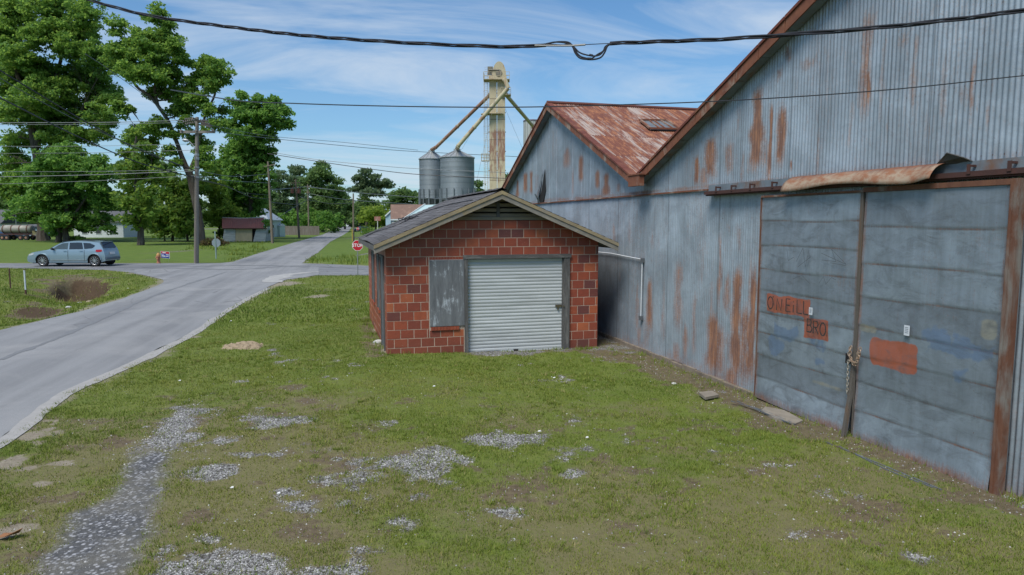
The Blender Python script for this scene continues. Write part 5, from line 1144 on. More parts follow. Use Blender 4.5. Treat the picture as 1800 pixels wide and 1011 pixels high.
# trees behind the road
BGT = [
 (205, (492, 399), [[(492, 400, 4), (492, 350, 3)]], [(492, 308, 14, 11), (486, 326, 14, 12), (504, 330, 14, 12), (490, 352, 20, 16), (500, 375, 20, 16), (484, 380, 12, 16), (516, 318, 8, 12)], 'pine', 'bluish dark tree at the left of the distant row behind the fence'),
 (215, (522, 398), [[(522, 399, 4), (522, 350, 3)]], [(522, 298, 14, 9), (516, 312, 14, 10), (532, 318, 12, 12), (522, 335, 16, 14), (526, 358, 22, 18), (540, 380, 20, 14)], 'pine', 'second dark tree of the distant row, with a thin flat top'),
 (190, (568, 399), [[(568, 400, 6), (567, 350, 5)]], [(566, 289, 13, 10), (562, 302, 22, 12), (546, 318, 18, 12), (578, 312, 16, 12), (594, 318, 9, 9), (556, 334, 22, 14), (582, 334, 20, 14), (566, 352, 30, 14), (545, 362, 16, 14), (590, 360, 16, 18), (560, 378, 24, 12), (600, 340, 10, 12)], 'far', 'tallest bright green tree of the distant row beyond the fence'),
 (250, (606, 397), [[(606, 398, 4)]], [(604, 348, 14, 14), (598, 368, 16, 16), (616, 362, 12, 12), (590, 384, 14, 12), (612, 378, 10, 8)], 'far', 'leafy tree overhanging the far end of the road on the left'),
 (240, (644, 399), [[(644, 401, 5), (645, 360, 4), (645, 320, 3)]], [(642, 302, 12, 8), (630, 312, 12, 8), (656, 312, 12, 9), (644, 322, 18, 8), (630, 332, 14, 7), (662, 326, 12, 8), (678, 320, 8, 5), (684, 325, 5, 4), (648, 338, 20, 8), (668, 338, 10, 6)], 'pine', 'tall open crowned pine standing alone right of the far road'),
 (215, (660, 396), [[(660, 398, 3)]], [(660, 372, 20, 12), (676, 376, 16, 12), (650, 384, 12, 12), (640, 375, 12, 14), (668, 388, 18, 8)], 'bright', 'bright green bushy tree below the lone pine'),
 (235, (632, 397), [[(632, 398, 3)]], [(632, 368, 12, 16), (640, 355, 14, 12), (650, 360, 14, 12), (628, 385, 8, 10)], 'far', 'dark tree overhanging the far end of the road on the right'),
 (220, (705, 395), [[(705, 397, 5)]], [(698, 345, 16, 10), (712, 340, 16, 10), (726, 345, 14, 12), (690, 356, 14, 12), (706, 362, 22, 14), (740, 350, 14, 14), (728, 370, 20, 16), (692, 372, 10, 10)], 'far', 'wide green tree showing above the brown roofed house'),
 (170, (840, 395), [[(840, 397, 4)]], [(838, 322, 6, 10), (842, 335, 7, 10), (839, 350, 9, 9), (846, 362, 12, 10)], 'far', 'tree showing between the right silo and the grain elevator tower'),
 (175, (894, 395), [[(894, 397, 4)]], [(889, 312, 6, 7), (886, 324, 6, 7), (893, 330, 8, 10), (896, 345, 14, 12)], 'far', 'tree showing between the elevator tower and the warehouse gable'),
 (160, (228, 420), [[(228, 420, 5), (227, 340, 4)]], [(214, 290, 16, 12), (232, 285, 14, 10), (250, 292, 12, 10), (218, 308, 16, 14), (240, 310, 16, 14), (262, 300, 10, 10), (300, 300, 12, 14), (284, 292, 14, 10)], 'far', 'paler distant tree showing between the slender tree and the broad tree'),
 (150, (10, 418), [[(10, 419, 5)]], [(8, 338, 16, 12), (20, 350, 14, 12), (4, 358, 14, 12), (28, 368, 12, 8), (20, 375, 16, 8), (-10, 360, 16, 20)], 'far', 'dull green tree behind the grey roofed house at the left edge'),
 (180, (470, 400), [[(470, 402, 4)]], [(462, 350, 14, 14), (474, 340, 10, 12), (470, 370, 16, 16)], 'far', 'dark tree behind the white metal roofed house')]
for i, (D, b_, tr_, el_, mk, lb) in enumerate(BGT):
    tree('distant_tree', D, b_, tr_, el_, .0023*D, .0068*D, 26, mk, lb, 'trees beyond the crossing', 1.25, 2, 40+i, limbs=False)
def hedge(name, spans, mk, label, cat, leafk=.0022, hmul=1, seed=2, kind=None):
    R = random.Random(seed); cl = []
    for (x0, x1, D, z0, z1, st) in spans:
        x = x0
        while x < x1:
            c = AT(x, 390, D+R.uniform(-6, 6)); h = R.uniform(z0, z1); w_ = st*D/FPX*.9
            cl.append((c[0], c[1], h*.5, w_, w_*.8, h*.55)); cl.append((c[0]+R.uniform(-1, 1)*w_, c[1], h*.82, w_*.7, w_*.6, h*.25)); x += st*R.uniform(.7, 1.1)
    o, n = foliage(name, cl, leafk*spans[0][2], .0065*spans[0][2], 24, LEAF[mk], None, 1.1, seed); NLEAF[0] += n
    return tag(o, label, cat, kind=kind)
hedge('far_woods', [(-260, 760, 330, 8, 17, 26), (760, 2100, 330, 9, 14, 30)], 'far', 'far woods closing the horizon', 'woods', .0026, seed=3, kind='stuff')
hedge('undergrowth', [(482, 600, 175, 3.5, 7, 9)], 'maple', 'dark undergrowth below the trees behind the board fence', 'undergrowth', seed=4, kind='stuff')
hedge('roadside_shrubs', [(640, 690, 120, 1.0, 1.9, 6)], 'vine', 'low shrubs right of the far road beside the blue house', 'shrubs', .0016, seed=6, kind='stuff')
print('leaves', NLEAF)
# ================================================================== SILOS AND ELEVATOR
m_bin, nt, b = newmat('bin_steel'); k = N(nt); ob = k.obj(); x_, y_, z_ = k.sep(ob)[0:3]
band = k.math('FRACT', k.math('DIVIDE', z_, .81)); wn = k.n('ShaderNodeTexWhiteNoise', noise_dimensions='1D'); k.l(k.math('FLOOR', k.math('DIVIDE', z_, .27)), wn.inputs['W'])
c = k.mix(wn.outputs[0], (.25, .30, .345), (.315, .365, .41)); c = k.mix(k.ramp(band, [(0, .7), (.05, .7), (.08, 0)]), c, (.11, .125, .135))
c = k.mix(k.math('MULTIPLY', k.noise(k.map(ob, (2, 2, .2)), 1, 5, .7), .4), c, (.19, .20, .205))
k.l(c, b.inputs['Base Color']); b.inputs['Roughness'].default_value = .5; b.inputs['Metallic'].default_value = .35
m_cone = pm('bin_roof_steel', (.42, .44, .45), (.33, .35, .36), 2, .42, .4, bump=0)
m_leg = pm('bin_leg', (.20, .23, .25), None, 3, .5, .3, bump=0)
def silo(cx_px, D, w_px, eave_px, apex_px, label):
    c = AT(cx_px, 388.5, D); r = w_px/2*D/FPX; ze = AT(cx_px, eave_px, D)[2]; za = AT(cx_px, apex_px, D)[2]; zb = AT(cx_px, 350, D)[2]
    e = empty('grain_silo', (c[0], c[1], 0), label, 'silo', 'grain silos')
    prof = []; z = zb
    while z < ze: prof += [(r-.02, z), (r+.025, z+.05)]; z += .1
    prof += [(r, ze)]
    MB().lathe((c[0], c[1], 0), prof, 48).build('shell', m_bin, e, True)
    rf = MB().lathe((c[0], c[1], 0), [(r+.12, ze-.08), (r+.12, ze), (.55, za-.35), (.55, za), (.1, za+.05)], 36).build('cone_roof', m_cone, e)
    f = MB()
    for i in range(20):
        a = 2*math.pi*i/20; f.bar((c[0]+(r+.1)*math.cos(a), c[1]+(r+.1)*math.sin(a), ze+.04), (c[0]+.55*math.cos(a), c[1]+.55*math.sin(a), za-.31), .08)
    f.build('roof_ribs', m_cone, rf)
    MB().lathe((c[0], c[1], 0), [(.3, 2.2), (r*.5, 3.6), (r-.05, zb)], 32).build('hopper', pm('hopper_dark', (.10, .11, .12), None, 3, .6), e)
    for i in range(14):
        a = 2*math.pi*i/14+.1; f = MB(); f.box((c[0]+(r+.12)*math.cos(a), c[1]+(r+.12)*math.sin(a), (zb+1.6)/2), (.16, .16, zb+1.6), a); f.build('leg', m_leg, e)
    return c, r, za
S2 = silo(804.5, 110, 59, 277.5, 262, 'right and larger corrugated steel silo with conical roof')
S1 = silo(760, 116, 43, 280, 264.5, 'left corrugated steel silo partly behind the larger one')
m_tan = pm('tan_paint_steel', (.47, .41, .28), (.40, .34, .22), 2, .65, bump=.1, c3=(.30, .15, .08), stretch=(2, 2, .5))
m_tanr, nt, b = newmat('rusty_tan_leg'); k = N(nt); ob = k.obj(); z_ = k.sep(ob)[2]
n1 = k.noise(k.map(ob, (3, 3, .5)), 1.2, 6, .7)
low = k.ramp(k.math('DIVIDE', z_, 28), [(.20, .02), (.36, .20), (.585, .34), (.61, .08), (1, .04)])
c = k.mix(k.ramp(n1, [(.3, 0), (.7, 1)]), (.48, .415, .28), (.39, .325, .21)); c = k.mix(k.ramp(k.math('ADD', n1, low), [(.66, 0), (.84, .8)]), c, (.19, .07, .045))
seam = k.math('FRACT', k.math('DIVIDE', z_, 3.05)); c = k.mix(k.ramp(seam, [(0, .8), (.03, .8), (.045, 0)]), c, (.12, .08, .05))
k.l(c, b.inputs['Base Color']); b.inputs['Roughness'].default_value = .6
TD = 106.; tc = AT(874, 388.5, TD); tx = tc[0]; ty = TD
el = empty('grain_elevator', (tx, ty, 0), 'tall tan bucket elevator tower with ladder and railed top platform', 'elevator tower')
zt = AT(874, 140, TD)[2]
for dx, w_ in ((-.60, 1.12), (.64, 1.20)):
    f = MB(); f.box((tx+dx, ty, zt/2), (w_, .75, zt)); f.box((tx+dx, ty, .6), (w_+.2, .9, 1.2)); f.build('leg_casing', m_tanr, el)
f = MB()
for i in range(9): f.box((tx, ty, 2+i*2.9), (2.7, .12, .14))
f.build('casing_ties', m_tan, el)
zh = zt; f = MB()
f.box((tx+.1, ty, zh+.25), (2.7, .9, .5)); 
arc = [(tx+.35+1.05*math.cos(a), ty-.45, zh+.5+2.1*math.sin(a)) for a in np.linspace(0, math.pi, 12)]; f.prism(arc, (0, .9, 0)); f.build('head_housing', m_tan, el)
f = MB(); f.box((tx-1.0, ty-.1, zh+1.3), (.8, .6, 1.1)); f.tube([(tx-1.2, ty-.5, zh+1.3), (tx+.3, ty-.5, zh+1.3)], .12, 8); f.tube([(tx+.3, ty-.55, zh+.9), (tx+.3, ty-.4, zh+.9)], .5, 12); f.build('drive_motor', pm('dull_machine', (.22, .2, .15), (.1, .09, .08), 6, .6), el)
def platform(z, x0, x1, par, rail=1.05, y0=-1.2, y1=1.2):
    f = MB(); f.box(((x0+x1)/2, ty+(y0+y1)/2, z), (x1-x0, y1-y0, .09)); p = f.build('platform', m_tan, par)
    f = MB(); 
    for h in (.5, 1.05):
        P_ = [(x0, ty+y0, z+h), (x1, ty+y0, z+h), (x1, ty+y1, z+h), (x0, ty+y1, z+h), (x0, ty+y0, z+h)]
        for a, b_ in zip(P_[:-1], P_[1:]): f.bar(a, b_, .05)
    for x in np.linspace(x0, x1, 4):
        for yy in (ty+y0, ty+y1): f.bar((x, yy, z), (x, yy, z+1.05), .05)
    f.build('railing', m_tan, p)
platform(zh-.15, tx-2.0, tx+1.9, el); platform(AT(0, 168, TD)[2], tx+.6, tx+2.1, el, y0=-.9, y1=.9); platform(AT(0, 283, TD)[2], tx-2.4, tx-1.25, el, y0=-.5, y1=.6)
f = MB(); f.lathe((tx-1.55, ty-.2, AT(0, 202, TD)[2]), [(.9, 0), (.9, .12), (.7, .12)], 16); f.box((tx-.3, ty-.2, AT(0, 202, TD)[2]+.06), (2.6, 1.4, .08)); f.build('rest_platform', m_tan, el)
f = MB()
for dx in (-.22, .22): f.bar((tx-1.65+dx, ty-.1, 0), (tx-1.65+dx, ty-.1, zh+1), .045)
for i in range(90): f.bar((tx-1.87, ty-.1, .3+i*.29), (tx-1.43, ty-.1, .3+i*.29), .03)
ld = f.build('ladder', m_tan, el); f = MB()
for i in range(22):
    z = 2.6+i*1.05; P_ = [(tx-1.65+.38*math.cos(a), ty-.1-.38-.38*math.sin(a)*1.0+.05, z) for a in np.linspace(math.pi, 2*math.pi, 7)]
    P_ = [(tx-1.65-.38*math.cos(a), ty-.12-.6*math.sin(a), z) for a in np.linspace(0, math.pi, 7)]; f.tube(P_, .022, 4)
for a in np.linspace(.3, math.pi-.3, 4): f.bar((tx-1.65-.38*math.cos(a), ty-.12-.6*math.sin(a), 2.6), (tx-1.65-.38*math.cos(a), ty-.12-.6*math.sin(a), zh), .03)
f.build('ladder_cage', m_tan, ld)
m_sp1 = pm('cream_spout', (.50, .45, .31), (.44, .38, .25), 2, .6, c3=(.30, .17, .10)); m_sp2 = pm('rusted_spout', (.30, .17, .11), (.20, .10, .07), 2.5, .7, c3=(.40, .33, .22))
top2 = Vector(AT(893, 155, TD-2.6)); f = MB(); p2 = Vector((S2[0][0], S2[0][1], S2[2]+.1)); k2 = Vector(AT(806, 256, 106.5)); f.tube([top2, k2], .30, 12); f.tube([k2, p2], .34, 10); f.tube([k2+(top2-k2)*.32, k2+(top2-k2)*.335], .36, 12); f.tube([k2+(top2-k2)*.66, k2+(top2-k2)*.675], .36, 12); f.build('spout', m_sp1, el, True, label='cream spout to the larger silo')
top1 = Vector(AT(862, 166, TD+1)); p1 = Vector((S1[0][0], S1[0][1], S1[2]+.1)); k1 = Vector(AT(766.5, 259, 113)); f = MB(); f.tube([top1, k1], .27, 12); f.tube([k1, p1], .3, 10); f.tube([k1+(top1-k1)*.4, k1+(top1-k1)*.41], .33, 12); f.build('spout', m_sp2, el, True, label='rusty spout to the left silo')
f = MB(); f.tube([Vector((tx+1.0, ty-.2, zh-.2)), top2+Vector((-.4, 0, 1.2)), top2], [.34, .30, .32], 10); f.tube([Vector(AT(888, 165, TD)), Vector(AT(937, 222, 127))], .30, 12); f.tube([Vector(AT(936, 219, 127)), Vector(AT(938, 226, 127))], .38, 10); f.build('spout', m_tan, el, True, label='tan spout going down to the pale bin on the right')
gb = empty('storage_bin', AT(936, 388.5, 130)[:2]+(0,), 'pale ribbed metal bin rising behind the far gable', 'bin')
c = AT(936, 388.5, 130); f = MB(); ztop = AT(936, 214, 130)[2]
for i in range(20):
    a0 = 2*math.pi*i/20
f.lathe((c[0], c[1], 0), [(1.7, 0), (1.7, ztop)], 40); rv = f.build('shell', pm('pale_sheet', (.42, .44, .42), (.36, .38, .36), 3, .55, .1, stretch=(3, 3, .3)), gb)
f = MB()
for i in range(20):
    a = 2*math.pi*i/20; f.box((c[0]+1.72*math.cos(a), c[1]+1.72*math.sin(a), ztop/2-.05), (.08, .08, ztop-.1), a)
f.build('ribs', pm('pale_rib', (.33, .35, .34), None, 3, .5, bump=0), gb)
f = MB(); f.lathe((c[0], c[1], 0), [(1.8, ztop+.005), (1.8, ztop+.18), (.4, ztop+.4)], 32); f.build('bin_roof', pm('bin_top', (.12, .14, .2), (.2, .1, .1), 3, .6), gb)
# guy wires of the tower
m_wire = pm('guy_wire', (.16, .17, .18), None, 5, .5, .3, bump=0)
for i, (px, py, D) in enumerate([(812, 388, 80), (720, 388, 125), (985, 388, 140)]):
    p = AT(px, py, D); f = MB(); f.tube([(tx, ty, zh-1.5), (p[0], p[1], 0)], .018, 4); f.build('guy_wire', m_wire, el)
# ================================================================== HOUSES, SHED, FENCE
m_white = pm('white_siding', (.62, .65, .66), (.5, .54, .55), 3, .7, bump=.05)
m_pale = pm('pale_green_siding', (.50, .58, .55), (.42, .50, .47), 3, .7, bump=.05)
m_groof = pm('grey_shingle', (.085, .09, .10), (.12, .12, .13), 3, .9)
m_mroof = pm('white_metal_roof', (.46, .50, .54), (.40, .44, .48), 3, .4, .3, bump=0)
m_glass = pm('window_glass', (.03, .035, .04), (.06, .07, .08), 1, .12, bump=0)
m_broof = pm('brown_shingle', (.20, .125, .095), (.15, .095, .075), 5, .9, c3=(.25, .16, .12))
m_blue = pm('light_blue_siding', (.36, .50, .60), (.30, .44, .54), 3, .7, bump=.05, stretch=(.3, .3, 8))
def house(name, cx, cy, L, W_, H_, R_, rz, wallm, roofm, label, cat='house', ov=.35, wins=(), hip=False, group=None):
    e = empty(name, (cx, cy, 0), label, cat, group); co_, si_ = math.cos(rz), math.sin(rz)
    F = lambda x, y, z: (cx+x*co_-y*si_, cy+x*si_+y*co_, z)
    f = MB(); l, w2 = L/2, W_/2
    f.hexa([F(-l, -w2, -.2), F(l, -w2, -.2), F(l, w2, -.2), F(-l, w2, -.2), F(-l, -w2, H_), F(l, -w2, H_), F(l, w2, H_), F(-l, w2, H_)])
    if not hip:
        for sx in (-1, 1): f.prism([F(sx*l, -w2, H_+.002), F(sx*l, w2, H_+.002), F(sx*l, 0, H_+R_-.04)], Vector(F(-sx*.1, 0, 0))-Vector(F(0, 0, 0)))
    f.build('wall', wallm, e)
    f = MB(); rl = l+ov if not hip else max(.1, l-w2*.9); zl = H_-ov*R_/w2
    a = [F(-l-ov, -w2-ov, zl), F(l+ov, -w2-ov, zl), F(l+ov, w2+ov, zl), F(-l-ov, w2+ov, zl), F(-rl, 0, H_+R_), F(rl, 0, H_+R_)]
    b_ = [Vector(p)+Vector((0, 0, .14)) for p in a]
    f.add(a+b_, [(6, 7, 11, 10), (8, 9, 10, 11), (7, 8, 11), (9, 6, 10), (0, 4, 5, 1), (2, 5, 4, 3), (1, 5, 2), (3, 4, 0), (0, 1, 7, 6), (2, 3, 9, 8)]+([(1, 2, 8, 7), (3, 0, 6, 9)] if hip else [])); f.build('roof', roofm, e)
    for (side, x, z, ww, hh) in wins:                     # side: 'f' front (-y), 'r' right(+x)
        G_ = (lambda u, v, o: F(u, -w2-o, v)) if side == 'f' else ((lambda u, v, o: F(l+o, u, v)) if side == 'r' else (lambda u, v, o: F(-l-o, u, v)))
        f = MB(); f.hexa([G_(x-ww/2, z-hh/2, .0), G_(x+ww/2, z-hh/2, .0), G_(x+ww/2, z-hh/2, .06), G_(x-ww/2, z-hh/2, .06), G_(x-ww/2, z+hh/2, .0), G_(x+ww/2, z+hh/2, .0), G_(x+ww/2, z+hh/2, .06), G_(x-ww/2, z+hh/2, .06)])
        wf = f.build('window', m_white, e); g_ = MB(); ww -= .2; hh -= .2
        g_.hexa([G_(x-ww/2, z-hh/2, .03), G_(x+ww/2, z-hh/2, .03), G_(x+ww/2, z-hh/2, .075), G_(x-ww/2, z-hh/2, .075), G_(x-ww/2, z+hh/2, .03), G_(x+ww/2, z+hh/2, .03), G_(x+ww/2, z+hh/2, .075), G_(x-ww/2, z+hh/2, .075)]); g_.build('pane', m_glass, wf)
    return e, F
p = AT(-12, 388, 128); house('house', p[0], p[1], 8, 7, 2.75, 2.2, .0, m_white, m_groof, 'white house with grey roof at the left edge behind the tank trailer', wins=[('f', 2.2, 1.5, 1.0, 1.5), ('f', 3.4, 1.5, 1.0, 1.5), ('f', .4, 1.5, 1.0, 1.5)])
p = AT(52, 388, 136); house('low_shed_building', p[0], p[1], 6, 4, 1.9, .3, 0, m_blue, m_groof, 'low pale blue outbuilding between the tank trailer and the tree trunk', 'outbuilding')
p = AT(192, 388, 128); house('house', p[0], p[1], 9, 7, 2.9, 1.8, 0, m_white, m_groof, 'white porch house with grey roof glimpsed under the broad tree', wins=[('f', -2.5, 1.4, 1.1, 1.6), ('f', 0, 1.4, 1.1, 1.6), ('f', 2.6, 1.4, 1.1, 1.6)])
p = AT(457, 388, 128); e, F = house('house', p[0], p[1], 5.4, 7, 3.3, 2.5, 0, m_pale, m_mroof, 'pale house with white metal hip roof behind the old shed', hip=True, wins=[('r', -1, 1.6, 1, 1.5), ('f', 1.6, 1.7, .8, 1.5)])
p = AT(484, 388, 131); house('small_outbuilding', p[0], p[1], 2.6, 3, 2.0, .35, 0, m_pale, m_white, 'small pale lean-to shed at the end of the board fence', 'outbuilding', ov=.1, wins=[('f', .5, 1.4, .5, .5)])
p = AT(614, 388, 395); e, F = house('far_building', p[0], p[1]+3, 5.0, 6, 2.9, 1.9, math.radians(90), m_white, m_white, 'tiny white gabled building at the far end of the road', 'building', ov=.2)
f = MB(); f.box((p[0]+.6, p[1]+.42, 1.0), (2.4, .1, 2.0)); f.build('dark_opening', m_black, e)
# blue house with the brown roof
hx, hy = AT(722, 388, 74)[:2]
e, F = house('blue_house', hx+1.6, hy+2.5, 5.4, 5.6, 2.9, 1.78, 0.0, m_blue, m_broof, 'light blue house with brown shingle roof and white trim beyond the garage', ov=.15)
A_ = Vector(AT(747.5, 359, 70.5)); E_ = Vector(AT(708, 385.5, 70.5)); E2 = Vector(AT(688, 385.5, 70.5))
f = MB(); f.prism([(E2.x, 70.4, E2.z), (E_.x, 70.4, E_.z), (A_.x, 70.4, A_.z-.02), (AT(686, 359, 70.5)[0], 73.2, A_.z-.02)], (0, .12, .04)); 
fr_ = MB(); Q = [Vector(AT(686.5, 385, 69.9)), Vector(AT(708, 385, 69.9)), Vector(AT(746, 359.5, 72.0)), Vector(AT(686.5, 359.5, 72.0))]; fr_.prism(Q, (0, .1, -.06)); fr_.build('front_roof_slope', m_broof, e)
fr_ = MB(); fr_.bar(Q[0]+Vector((0, -.05, -.08)), Q[1]+Vector((0, -.05, -.08)), .06, .13); fr_.bar(Q[1]+Vector((0, -.06, -.05)), Q[2]+Vector((0.1, -.06, .02)), .10, .16); fr_.build('white_trim', m_white, e)
fr_ = MB(); fr_.prism([Q[1]+Vector((.08, 0, -.1)), Vector((Q[2].x+2, 70.9, Q[1].z-.1)), Vector((Q[2].x+2, 70.9, Q[2].z)), Q[2]+Vector((.15, -.3, -.05))], (0, .1, 0)); fr_.build('gable_wall', pm('aqua_siding', (.40, .53, .54), (.33, .46, .48), 3, .7, stretch=(.3, .3, 8)), e)
fr_ = MB(); fr_.box((Q[0].x+.9, 71.2, 1.45), (2.6, .1, 2.9)); fr_.build('front_wall', m_white, e)
fr_ = MB(); fr_.box((Q[0].x+1.1, 71.1, 2.5), (1.5, .06, .42)); fr_.build('porch_opening', m_glass, e)
fr_ = MB(); fr_.box((Q[0].x+.85, 70.6, 1.5), (.22, .22, 3.0)); fr_.build('porch_post', m_white, e)
fr_ = MB(); fr_.prism([Vector(AT(678, 378, 71)), Vector(AT(678, 400, 71)), Vector(AT(687, 400, 71)), Vector(AT(687, 370, 71))], (0, 2, 0)); fr_.build('side_wing', m_blue, e)
fr_ = MB(); fr_.bar(Vector(AT(677, 380, 70.9)), Vector(AT(686.5, 371, 70.9)), .1, .12); fr_.build('wing_trim', m_white, e)
# old shed
m_swood = pm('silvered_boards', (.50, .52, .51), (.34, .355, .35), 3, .9, stretch=(.4, .4, 9), bump=.4, c3=(.13, .12, .11)); m_ply = pm('plywood_panel', (.50, .41, .26), (.40, .33, .21), 2, .9, stretch=(2, 2, .5))
m_sroof = pm('maroon_metal_roof', (.27, .095, .08), (.19, .07, .062), 2.5, .7, stretch=(7, 1, 1), c3=(.20, .11, .09))
SD = 99.; sx_ = lambda px: (px-900)*SD/FPX/1.0
A = lambda px, py, dy=0: Vector(AT(px, py, SD+dy))
sh = empty('old_shed', (AT(430, 388, SD)[0], SD, 0), 'small leaning wooden shed with a maroon metal roof and plywood front', 'shed')
f = MB(); f.prism([A(403, 424.5), A(391, 424.5), A(394.5, 401), A(413.5, 401), A(413.5, 424.5)], (0, 3.6, 0)); f.build('wall', m_swood, sh)
f = MB(); f.prism([A(413.9, 424.5, .02), A(413.9, 401, .02), A(443, 401, .02), A(443, 424.5, .02)], (0, .12, 0)); f.build('plywood_panel', m_ply, sh)
f = MB(); f.prism([A(445, 424.5), A(450.5, 401), A(469, 401), A(466, 424.5)], (0, 3.6, 0)); f.build('wall', m_swood, sh)
f = MB(); f.prism([A(443.2, 424.5, .3), A(443.2, 401, .3), A(451, 401, .3), A(447, 424.5, .3)], (0, .1, 0)); f.build('door_gap', m_black, sh)
f = MB(); f.prism([A(391, 424.5, 3.5), A(394, 401, 3.5), A(469, 401, 3.5), A(466, 424.5, 3.5)], (0, .1, 0)); f.build('back_wall', m_swood, sh)
f = MB(); n = 20
for i in range(n):
    p0, p1 = 390.5+(464-390.5)*i/n, 390.5+(464-390.5)*(i+1)/n; sg = lambda p: 1.2*math.sin((p-390)/75*math.pi)*.7
    f.prism([A(p0, 401.5, -.4), A(p1-.15, 401.5, -.4), A(p1-.15, 383+sg(p1), 1.8), A(p0, 383+sg(p0), 1.8)], (0, 0, .05))
f.prism([A(391, 383.5, 1.8), A(464, 383.5, 1.8), A(464, 401, 4.3), A(391, 401, 4.3)], (0, 0, .04)); f.build('metal_roof', m_sroof, sh)
f = MB(); f.tube([A(390.5, 382.8, 1.8), A(428, 384, 1.8), A(464, 382.5, 1.8)], .07, 6); f.build('ridge', m_swood, sh)
f = MB()
for i in range(4): f.bar(A(464.5, 385+i*4.3, 1.4-i*.5), A(472, 386+i*4.2, 1.4-i*.5), .05, .14)
f.bar(A(465.5, 383, 1.7), A(465, 401, -.3), .1); f.bar(A(472.5, 385, 1.7), A(472, 401, -.3), .1); f.build('roof_rafters', m_swood, sh)
f = MB(); f.bar(A(390.5, 401.8, -.42), A(469, 401.8, -.42), .05, .12); f.build('eave_beam', m_dtrim, sh)
tree('vine', 100, (470, 424), [], [(469, 392, 5, 7), (471, 404, 3, 8), (466, 388, 4, 3)], .16, .35, 18, 'maple', 'dark green vine climbing the right end of the old shed', None, 1.3, 2, 66, cat='vine')
# board fence
m_fence = pm('weathered_fence', (.19, .165, .14), (.13, .11, .095), 3, .9, stretch=(5, 5, .4), c3=(.23, .215, .2))
FD = 146.; fe = empty('board_fence', (AT(520, 388, FD)[0], FD, 0), 'weathered grey vertical board fence behind the parked green car', 'fence')
x = AT(483, 388, FD)[0]; xe = AT(560, 388, FD)[0]; f = MB()
while x < xe: f.box((x+.07, FD+random.uniform(-.02, .02), .95+random.uniform(-.04, .04)), (.135, .03, 1.95)); x += .145
f.build('boards', m_fence, fe); f = MB(); f.bar((AT(483, 0, FD)[0], FD+.06, .6), (xe, FD+.06, .6), .06, .1); f.bar((AT(483, 0, FD)[0], FD+.06, 1.5), (xe, FD+.06, 1.5), .06, .1); f.build('rails', m_fence, fe)
# ================================================================== POLES AND WIRES
m_pole = pm('pole_wood', (.235, .215, .19), (.16, .145, .125), 4, .9, stretch=(3, 3, .25), bump=.4)
m_pole2 = pm('pole_wood_brown', (.20, .165, .125), (.14, .115, .09), 4, .9, stretch=(3, 3, .25), bump=.3)
m_ins = pm('glazed_insulator', (.14, .05, .035), (.5, .48, .45), 25, .25, bump=0); m_steel = pm('pole_steel', (.35, .37, .38), None, 5, .4, .4, bump=0)
m_trf = pm('red_brown_transformer', (.22, .09, .07), None, 4, .55, bump=0); m_grey = pm('grey_can', (.38, .40, .41), None, 4, .5, bump=0)
m_yel = pm('yellow_guard', (.60, .42, .05), None, 4, .6, bump=0)
def pole(base, top_, D, wpx, label, m=m_pole, name='utility_pole'):
    b_ = Vector(AT(base[0], base[1], D)); t = Vector(AT(top_[0], top_[1], D)); b_.z = -.2
    e = empty(name, (b_.x, D, 0), label, 'utility pole', 'utility poles along the roads'); r = wpx*D/FPX/2
    MB().tube([b_, b_.lerp(t, .5), t], [r*1.15, r, r*.78], 12).build('shaft', m, e, True); return e, b_, t
PA_, pb, pt = pole((345, 463), (346.5, 206), 48.5, 7.2, 'largest grey utility pole with two crossarms and a lamp arm by the crossing')
Pt = lambda px, py, dy=0: Vector(AT(px, py, 48.5+dy))
f = MB(); f.bar(Pt(317, 232, -.2), Pt(378, 232, -.2), .11, .17); f.build('crossarm', m_pole, PA_)
f = MB(); f.bar(Pt(338, 208, -.6), Pt(372, 222, .9), .10, .15); f.build('crossarm', m_pole2, PA_)
for (x0, y0, x1, y1) in ((322, 214, 342, 211), (326, 218, 343, 215), (325, 209.5, 341, 208), (352, 211, 366, 213), (353, 215, 368, 218), (354, 219, 369, 223)):
    f = MB()
    for i in range(6):
        p = Pt(x0, y0, -.5).lerp(Pt(x1, y1, -.5), i/5.5); q_ = Pt(x0, y0, -.5).lerp(Pt(x1, y1, -.5), (i+.5)/5.5); f.tube([p, p.lerp(q_, .5), q_], [.05, .085, .04], 8)
    f.build('insulator_string', m_ins, PA_, True)
for px in (319, 345, 374):
    f = MB(); f.tube([Pt(px, 231, -.3), Pt(px, 229, -.3), Pt(px, 228, -.3)], [.06, .09, .03], 8); f.build('pin_insulator', m_ins, PA_, True)
f = MB(); f.tube([Pt(344, 263, -.2), Pt(338, 254, -.2), Pt(333, 249, -.2), Pt(328, 247, -.2)], .035, 6); la = f.build('lamp_arm', m_steel, PA_, True)
f = MB(); f.tube([Pt(331, 247.6, -.2), Pt(326, 246.6, -.2), Pt(321.5, 246.4, -.2)], [.07, .13, .08], 10); f.build('lamp_head', m_steel, la, True)
for i, (y0, y1) in enumerate(((270, 274), (276, 281), (293, 296), (310, 313))):
    f = MB(); f.tube([Pt(346, y0), Pt(346, y1)], .155+.01*i, 10); f.build('band', m_steel, PA_)
f = MB(); f.tube([Pt(343, 275, -.25), Pt(342.6, 400, -.25), Pt(342.6, 462, -.25)], .025, 5); f.build('ground_wire_cover', m_pole2, PA_)
PB, b1, t1 = pole((479, 428), (471, 284), 92, 4.2, 'leaning brown utility pole right of the old shed', m_pole2)
Pb = lambda px, py: Vector(AT(px, py, 91.8)); f = MB(); f.bar(Pb(464, 293), Pb(483, 289), .08, .1); f.build('crossarm', m_pole2, PB); f = MB(); f.tube([Pb(483, 291), Pb(483, 288.5)], .1, 8); f.build('insulator', m_steel, PB)
